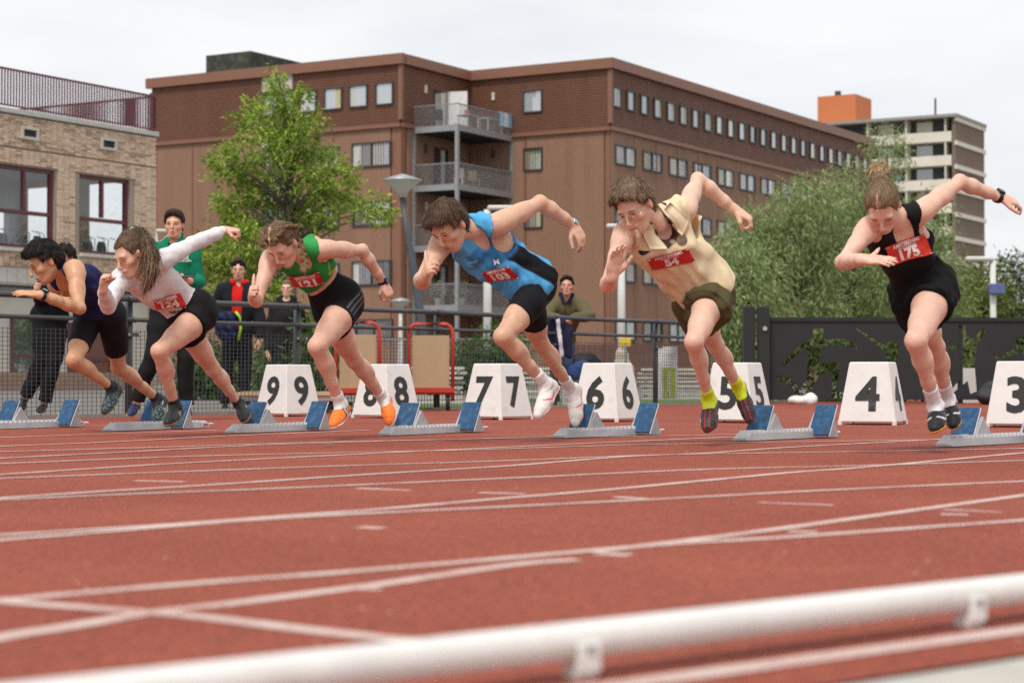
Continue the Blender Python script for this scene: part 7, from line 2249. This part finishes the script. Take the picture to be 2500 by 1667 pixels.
# ---- navy singlet, tattooed forearm
J = pose(Z1, dict(pel=(628, 745), neck=(415, 490), head=(288, 415), ls=(480, 460, -.13), rs=(360, 560, .12), le=(505, 712, -1), lw=(262, 628, -1), re=(520, 600, 1), rw=(470, 640, -1),
                  lh=(715, 775, -.03), rh=(563, 775, .04), lk=(757, 1088), la=(1005, 1290), lt=(985, 1465), rk=(470, 1045), ra=(715, 1215), rt=(665, 1385)), .97, 'l', 12.9)
p = Person('person', 'dark-haired runner in navy singlet and black half tights with tattooed forearm', J, .97, arm=1.02, arch=.03,
           head=dict(yaw=62, pitch=30, roll=-4, size=1.06), hands=dict(l=dict(d=(-.95, -.1, .12), n=(-.1, -.35, .9), pose='open', spread=2, thumb='side'), r=dict(d=(-.4, -.3, -.3), n=(0, 1, 0), pose='fist')), group=GRP)
def tat(V, C):
    e, w = p.J['le'], p.J['lw']; d = nrm(w - e); t = (V - e) @ d / np.linalg.norm(w - e)
    r = (V - e) - ((V - e) @ d)[:, None] * d
    v = np.sin(t * 34 + r[:, 2] * 160 + 2 * np.sin(t * 13)) * np.sin(r[:, 2] * 230 + t * 21)
    m = sst(v, .35, .6) * sst(t, .15, .25) * sst(-t, -.85, -.75) * sst(np.linalg.norm(r, axis=1), .06, .055) * sst(r[:, 2], -.02, -.005)
    return C * (1 - m[:, None] * np.array((.68, .62, .55)))
p.body(skin_mat('skin_a', srgb(206, 162, 126), (.012, .010, .010), stubble=.25), tint=tat)
def cA(V):
    L = (V - p.J['pel']) @ p.Ap.T
    C = np.tile(np.array(srgb(34, 40, 82)), (len(V), 1))
    return blend(C, sst(.075 - L[:, 2], 0, .008), srgb(120, 20, 30))
singlet(p, M_SHINY, cA, .008, hem=.06, neck=(.075, .12, .0, .05), arm=(.088, .135, .03), disp=wob(17, 60, .002), back=.07)
shorts(p, M_SHINY, (.011, .010, .012), (.66, .66), .006, waist=.075)
short_hair(p, (.014, .011, .009), 4600, .030, seed=12, ln=(.018, .042), lift_=.26, hl_f=.074, messy=.005, droop=.05)
for a in 'lr':
    def sA(L):
        C = np.array((.035, .05, .06)) * np.ones((len(L), 1))
        v = np.sin(L[:, 0] * 60 + L[:, 1] * 420 + np.sin(L[:, 0] * 90) * 2) * np.sin(L[:, 2] * 300 + L[:, 0] * 50)
        return blend(C, sst(v, .45, .7) * sst(L[:, 0], .08, .12), (.30, .40, .42))
    sh = p.shoe(a, M_SHOE, sA, (.16, .20, .03), sock=(.012, .012, .014), socktop=.05, soleth=.010)
    p.laces(sh, a, M_BLACKP)
p.watch('l', M_BLACKP, M_GLASSL, size=1.05)
# ------------------------------------------------------------------ officials and spectators
def stand(z, d, pts, off=None):
    off = off or {}
    return {n: P(z[0] + v[0] / z[2], z[1] + v[1] / z[2], d + (v[2] if len(v) > 2 else 0)) for n, v in pts.items()}


def trousers(p, col, grow=.018, waist=.10, disp=None, low=.03, colf=None, name='trousers'):
    wc = (p.J['pel'] + p.up * waist, p.up)
    g = p.S.take({'pelvis'}, grow * .6, {'pelvis': [wc]})
    for a in 'lr':
        an, kn = p.J[a + 'a'], p.J[a + 'k']; u = nrm(kn - an)
        g.p += p.S.take({'thigh' + a, 'shin' + a}, grow, {'shin' + a: [(an + u * low, -u)]}).p
        g.cone(kn, an, .055, .052, .03, cl=[(an + u * low, -u)])
    return p.cloth(name, g.p, M_CLOTH, colf or col, (), disp or wob(7, 30, .006))


def jacket(p, col, grow=.018, hem=-.10, cuff=.02, disp=None, name='jacket', neck=.06, open_=None, colf=None, flare=0):
    g = p.S.take({'torso', 'trap', 'pelvis', 'uarml', 'uarmr'}, grow)
    for a in 'lr':
        w, e = p.J[a + 'w'], p.J[a + 'e']; d = nrm(w - e)
        g.p += p.S.take({'farm' + a}, grow, {'farm' + a: [(w - d * cuff, d)]}).p
    if flare: g.cone(p.cc, p.J['pel'] + p.up * hem, .125 + flare, .13 + flare, .05, p.lp, 1.3)
    cl = [cut_plane(p.J['pel'] + p.up * hem, -p.up), cut_ell(p.J['neck'] + p.uc * .05 + p.fc * .02, p.Ac, (neck, neck * 1.3, .07))]
    if open_: cl += open_(p)
    return p.cloth(name, g.p, M_CLOTH, colf or col, cl, disp or wob(8, 32, .006))


SP = 'people watching from the trackside'
# ---- official in the green polo with a phone
J = stand(Z1, 15.5, dict(pel=(1095, 735), neck=(1112, 285), head=(1113, 178, -.02), ls=(1225, 352), rs=(1005, 348), le=(1272, 545, .02), lw=(1205, 540, -.2), re=(955, 555, .02), rw=(1085, 560, -.2), lh=(1160, 760), rh=(1035, 760), lk=(1185, 1015, -.05), la=(1188, 1340), lt=(1195, 1405, -.18), rk=(975, 1020, -.06), ra=(872, 1318), rt=(820, 1400, -.14)))
p = Person('person', 'official in green long-sleeved polo and black track trousers holding a phone', J, .95, h=.008, head=dict(yaw=2, pitch=2, size=1.0), hands=dict(l=dict(d=(-.6, -.6, -.1), n=(.2, .3, -.9), pose='half'), r=dict(d=(.6, -.6, 0), n=(-.3, -.2, -.9), pose='half')), group=SP)
p.body(skin_mat('skin_g', srgb(222, 176, 148), (.045, .030, .02), stubble=.3))
GRN = srgb(24, 122, 92)
def cg(V):
    C = np.tile(np.array(GRN), (len(V), 1)); L = (V - p.J['neck']) @ p.Ac.T
    m = np.zeros(len(V))
    for a, sd in (('l', 1), ('r', -1)):
        s_, e_, w_ = p.J[a + 's'], p.J[a + 'e'], p.J[a + 'w']
        x = (V - s_) @ (p.lc * sd); m = np.maximum(m, sst(.012 - np.abs((V - s_) @ p.fc - .01), 0, .004) * sst(x, -.10, -.08) * sst(L[:, 2], -.06, -.05) * (sd < 0))
        dd = nrm(w_ - e_); r_ = (V - e_) - ((V - e_) @ dd)[:, None] * dd
    return blend(C, m, (.75, .75, .73))
jk = jacket(p, GRN, .014, hem=-.02, colf=cg, name='polo_shirt', neck=.052)
g = Sdf()
for sd in (1, -1): g.cone(p.J['neck'] + p.lc * sd * .05 + p.uc * .055 - p.fc * .02, p.J['neck'] + p.lc * sd * .035 + p.fc * .085 - p.uc * .02, .012, .010, .012)
g.cone(p.J['neck'] + p.lc * .05 + p.uc * .06 - p.fc * .03, p.J['neck'] - p.lc * .05 + p.uc * .06 - p.fc * .03, .018, .018, .02)
p.cloth('collar', g.p, M_CLOTH, GRN)
trousers(p, (.014, .014, .015), .022)
short_hair(p, (.045, .028, .018), 2400, .012, seed=31, hl_f=.066, lift_=.05, droop=.05, ln=(.02, .04), messy=.002)
for a in 'lr': p.shoe(a, M_SHOE, lambda L: np.tile(np.array((.02, .03, .09)), (len(L), 1)), (.45, .28, .14))
flat_text('chest_lettering', 'NX', zp(Z1, 1182, 389, p.J['neck'][1] - .135), (1, 0, 0), (0, 0, 1), .030, M_WHITE, jk, bold=.02)
flat_text('chest_lettering', 'EBMA-DEN', zp(Z1, 1176, 410, p.J['neck'][1] - .135), (1, 0, 0), (0, 0, 1), .016, M_WHITE, jk, bold=.02)
q = zp(Z1, 1190, 505, p.J['lw'][1] - .08)
mb = MB(); mb.box(q, (.145, .075, .012), [nrm((1, 0, .05)), nrm((0, 1, .35)), nrm((0, -.35, 1))]); ph = tag(mb.build('phone', M_BLACKP, None, bevel=.003), 'black phone held flat by the official in green', 'phone')
mb = MB(); mb.box(q + (0, -.003, .0065), (.135, .068, .002), [nrm((1, 0, .05)), nrm((0, 1, .35)), nrm((0, -.35, 1))]); mb.build('screen', M_GLASSD, ph)

# ---- red hoodie, dark jacket, cap
J = stand(Z2, 22.2, dict(pel=(205, 870), neck=(215, 560), head=(216, 470), ls=(305, 600), rs=(120, 600), le=(345, 770), lw=(350, 910, -.05), re=(70, 740, .05), rw=(150, 790, -.2), lh=(240, 890), rh=(165, 890), lk=(258, 1110, -.04), la=(255, 1320), lt=(265, 1355, -.18), rk=(140, 1110, -.04), ra=(130, 1330), rt=(120, 1365, -.18)))
p = Person('person', 'spectator in red hoodie under a dark jacket with backwards black cap and glasses', J, 1.0, h=.009, head=dict(yaw=-3, pitch=-2), hands=dict(l=dict(d=(0, -.1, -1), n=(.9, -.2, 0), pose='relax'), r=dict(d=(.5, -.5, -.3), n=(-.5, -.5, .5), pose='fist')), group=SP)
p.body(skin_mat('skin_h', srgb(216, 168, 142), (.05, .03, .02), stubble=.75))
jacket(p, srgb(206, 36, 30), .016, hem=-.06, name='hoodie', neck=.052)
g = Sdf()
for q0, q1 in zip(np.linspace(-2.4, 2.4, 9)[:-1], np.linspace(-2.4, 2.4, 9)[1:]):
    f_ = lambda q: p.J['neck'] - p.fc * math.cos(q) * .075 + p.lc * math.sin(q) * .085 + p.uc * (.05 - .035 * abs(q) / 2.4)
    g.cone(f_(q0), f_(q1), .030, .030, .02)
p.cloth('hood', g.p, M_CLOTH, srgb(200, 34, 28), disp=wob(3, 50, .006))
def opn(p): return [lambda x, y, z: np.minimum(.060 + .10 * np.clip(0, 0, 0) - np.abs((x - p.cc[0]) * p.lc[0] + (y - p.cc[1]) * p.lc[1] + (z - p.cc[2]) * p.lc[2]), (x - p.cc[0]) * p.fc[0] + (y - p.cc[1]) * p.fc[1] + (z - p.cc[2]) * p.fc[2])]
jacket(p, (.014, .015, .018), .034, hem=-.14, open_=opn, neck=.09)
trousers(p, (.012, .012, .013), .022)
short_hair(p, (.04, .025, .016), 200, .004, seed=41, hl_f=.05)
g = Sdf(); g.ell(p.hp(0, -.012, .040), p.H, np.array((.084, .105, .088)), .02)
cp = p.cloth('cap', g.p, M_CLOTH, (.012, .012, .015), hairline(p, [((0, 0, .048), (0, -.1, -1))]) + [cut_ell(p.hp(0, .105, .058), p.H, (.036, .04, .020))])
for a in 'lr': p.shoe(a, M_SHOE, lambda L: np.tile(np.array((.015, .015, .017)), (len(L), 1)), (.05, .05, .05))
mb = MB()
for sd in (1, -1):
    ring = [p.hp(.034 * sd + .024 * math.cos(q), .108, -.004 + .019 * math.sin(q)) for q in np.linspace(0, 2 * math.pi, 13)]; mb.tube(ring, .002, 4, cap=False); mb.tube([p.hp(.058 * sd, .105, 0), p.hp(.08 * sd, 0, .003)], .002, 4)
mb.build('glasses', gm, p.root)
q = zp(Z2, 150, 770, p.J['rw'][1] - .10)
g = Sdf(); g.ell(q, np.eye(3), (.15, .10, .06), .02); g.ell(q + (-.02, 0, -.13), np.eye(3), (.14, .08, .14), .05)
V_, Q_ = skin(g.p, .012, disp=wob(14, 50, .010))
Cc = np.where((np.sin(V_[:, :1] * 60 + V_[:, 2:] * 40) > .2), np.array((.02, .03, .12)), np.array((.015, .016, .02)))
tag(mesh_np('bundled_jacket', V_, Q_, M_CLOTH, None, attrs={'Col': Cc}), 'bundled dark blue jacket carried under the arm of the red-hooded spectator', 'jacket')
mb = MB(); mb.tube([q + (.10, -.11, .06), q + (.15, -.12, 0), q + (.16, -.12, -.12), q + (.13, -.11, -.26)], .016, 6); tag(mb.build('lanyard_strap', mat('neon', (.35, .60, .04), .6), smooth=True), 'neon yellow-green strap hanging from the bundled jacket', 'strap')

# ---- woman in the dark coat
J = stand(Z2, 24.4, dict(pel=(525, 950), neck=(522, 668), head=(522, 585), ls=(595, 712), rs=(448, 712), le=(620, 850), lw=(600, 985, -.1), re=(415, 850), rw=(400, 990, -.1), lh=(555, 965), rh=(490, 965), lk=(560, 1150), la=(560, 1320), lt=(565, 1345, -.18), rk=(488, 1150), ra=(485, 1320), rt=(480, 1345, -.18)))
p = Person('person', 'woman in dark hooded coat and glasses with hair tied back behind the fence', J, .92, True, h=.009, head=dict(yaw=0, pitch=0), hands=dict(l=dict(d=(0, 0, -1), n=(.9, -.3, 0), pose='relax'), r=dict(d=(0, 0, -1), n=(-.9, -.3, 0), pose='relax')), group=SP)
p.body(skin_mat('skin_w', srgb(226, 184, 162), (.10, .065, .04), flush=.4))
jacket(p, (.016, .014, .015), .028, hem=-.30, neck=.062, flare=.02, name='coat')
g = Sdf(); g.cone(p.J['neck'] + p.lc * .09 + p.uc * .02, p.J['neck'] - p.lc * .09 + p.uc * .02, .045, .045, .03); g.cone(p.J['neck'] + p.lc * .08 + p.uc * .03 - p.fc * .06, p.J['neck'] - p.lc * .08 + p.uc * .03 - p.fc * .06, .05, .05, .03)
p.cloth('hood', g.p, M_CLOTH, (.014, .013, .014), [cut_ell(p.J['neck'] + p.uc * .06 + p.fc * .03, p.Ac, (.062, .08, .06))])
trousers(p, (.012, .012, .014), .016)
g = skull(p, .007); g.cone(p.hp(0, -.08, .02), p.hp(0, -.07, -.05), .04, .03, .03)
p.hair(M_HAIR, g.p, (.16, .10, .06), hairline(p, [((0, .086, .062), (0, 1, -.7)), ((0, 0, -.07), (0, .25, -1))]) + facecut(p), wob(4, 130, .0015), lambda pc: p.hp(0, -.1, .02) - pc, 300, (.03, .06), .05, 6, 0, .002)
for a in 'lr': p.shoe(a, M_SHOE, lambda L: np.tile(np.array((.015, .015, .017)), (len(L), 1)), (.05, .05, .05))
mb = MB()
for sd in (1, -1):
    ring = [p.hp(.034 * sd + .023 * math.cos(q), .108, -.004 + .018 * math.sin(q)) for q in np.linspace(0, 2 * math.pi, 13)]; mb.tube(ring, .002, 4, cap=False); mb.tube([p.hp(.058 * sd, .105, 0), p.hp(.08 * sd, 0, .003)], .002, 4)
mb.build('glasses', gm, p.root)

# ---- man in the olive jacket leaning on the rail
J = stand(Z3, 22.75, dict(pel=(1010, 975, .28), neck=(1042, 725, .05), head=(1048, 648, -.02), ls=(1128, 760, .05), rs=(962, 762, .05), le=(1180, 822, -.12), lw=(1075, 838, -.36), re=(925, 826, -.12), rw=(1020, 842, -.36), lh=(1045, 985, .28), rh=(975, 985, .28), lk=(1050, 1110, .2), la=(1055, 1285, .3), lt=(1060, 1320, .1), rk=(985, 1110, .2), ra=(985, 1285, .3), rt=(980, 1320, .1)))
p = Person('person', 'man in olive field jacket and jeans leaning his forearms on the rail', J, .97, h=.009, head=dict(yaw=6, pitch=-4), hands=dict(l=dict(d=(-.9, -.2, -.2), n=(0, -.6, .7), pose='half'), r=dict(d=(.9, -.2, -.2), n=(0, -.6, .7), pose='half')), group=SP)
p.body(skin_mat('skin_o', srgb(206, 156, 130), (.02, .015, .012), stubble=.2))
def col_o(V):
    C = np.tile(np.array(srgb(98, 92, 66)), (len(V), 1)); L = (V - p.J['neck']) @ p.Ac.T
    return blend(C, sst(.008 - np.abs(L[:, 0]), 0, .004) * sst(L[:, 1], .03, .05), srgb(60, 56, 40))
jacket(p, None, .026, hem=-.08, colf=col_o, neck=.065)
g = Sdf()
for sd in (1, -1): g.cone(p.J['neck'] + p.lc * sd * .07 + p.uc * .06, p.J['neck'] + p.lc * sd * .03 + p.fc * .09 - p.uc * .01, .028, .018, .02)
p.cloth('collar', g.p, M_CLOTH, srgb(38, 42, 66))
trousers(p, srgb(62, 84, 116), .018)
short_hair(p, (.016, .013, .012), 700, .012, seed=51, hl_f=.064, ln=(.015, .03))
for a in 'lr': p.shoe(a, M_SHOE, lambda L: np.tile(np.array((.03, .03, .03)), (len(L), 1)), (.1, .1, .1))
q = zp(Z3, 985, 960, 22.0)
g = Sdf(); g.cone(q + (0, 0, .20), q + (.02, 0, -.18), .035, .03, .02, (1, 0, 0), 4.2); g.cone(q + (.1, 0, .18), q + (.16, -.02, -.20), .03, .03, .02)
V_, Q_ = skin(g.p, .010, disp=wob(6, 40, .010))
st_ = (np.abs((V_[:, 0] - q[0]) - .03 - .30 * (q[2] + .1 - V_[:, 2]) * .4) < .022) & (V_[:, 1] < q[1])
tag(mesh_np('draped_jacket', V_, Q_, M_CLOTH, None, attrs={'Col': np.where(st_[:, None], np.array((.6, .6, .62)), np.array((.015, .018, .045)))}), 'navy jacket with a white stripe draped over the fence rail', 'jacket')

# ---- spectator in black behind the left-hand fence
J = stand(Z1, 16.55, dict(pel=(315, 770), neck=(385, 470, -.02), head=(415, 392, -.04), ls=(455, 520), rs=(310, 525), le=(470, 640, -.05), lw=(380, 620, -.2), re=(260, 660, -.05), rw=(250, 625, -.2), lh=(360, 790), rh=(270, 790), lk=(345, 1040, -.04), la=(280, 1320), lt=(240, 1390, -.14), rk=(270, 1040, -.04), ra=(160, 1285), rt=(120, 1380, -.13)))
p = Person('person', 'spectator all in black with white-soled trainers standing behind the left fence', J, .92, h=.008, head=dict(yaw=30, pitch=10), hands=dict(l=dict(d=(-.8, -.4, -.1), n=(0, -.5, .8), pose='relax'), r=dict(d=(-.2, -.6, .5), n=(-.8, -.3, 0), pose='half')), group=SP)
p.body(skin_mat('skin_l', srgb(206, 160, 136), (.02, .015, .012)))
jacket(p, (.012, .012, .014), .016, hem=-.06)
def col_l(V):
    return np.tile(np.array((.011, .011, .013)), (len(V), 1))
trousers(p, None, .018, colf=col_l)
short_hair(p, (.02, .014, .010), 700, .02, seed=61)
for a in 'lr': p.shoe(a, M_SHOE, lambda L: np.tile(np.array((.014, .014, .016)), (len(L), 1)), (.72, .71, .68), sock=None, soleth=.026)
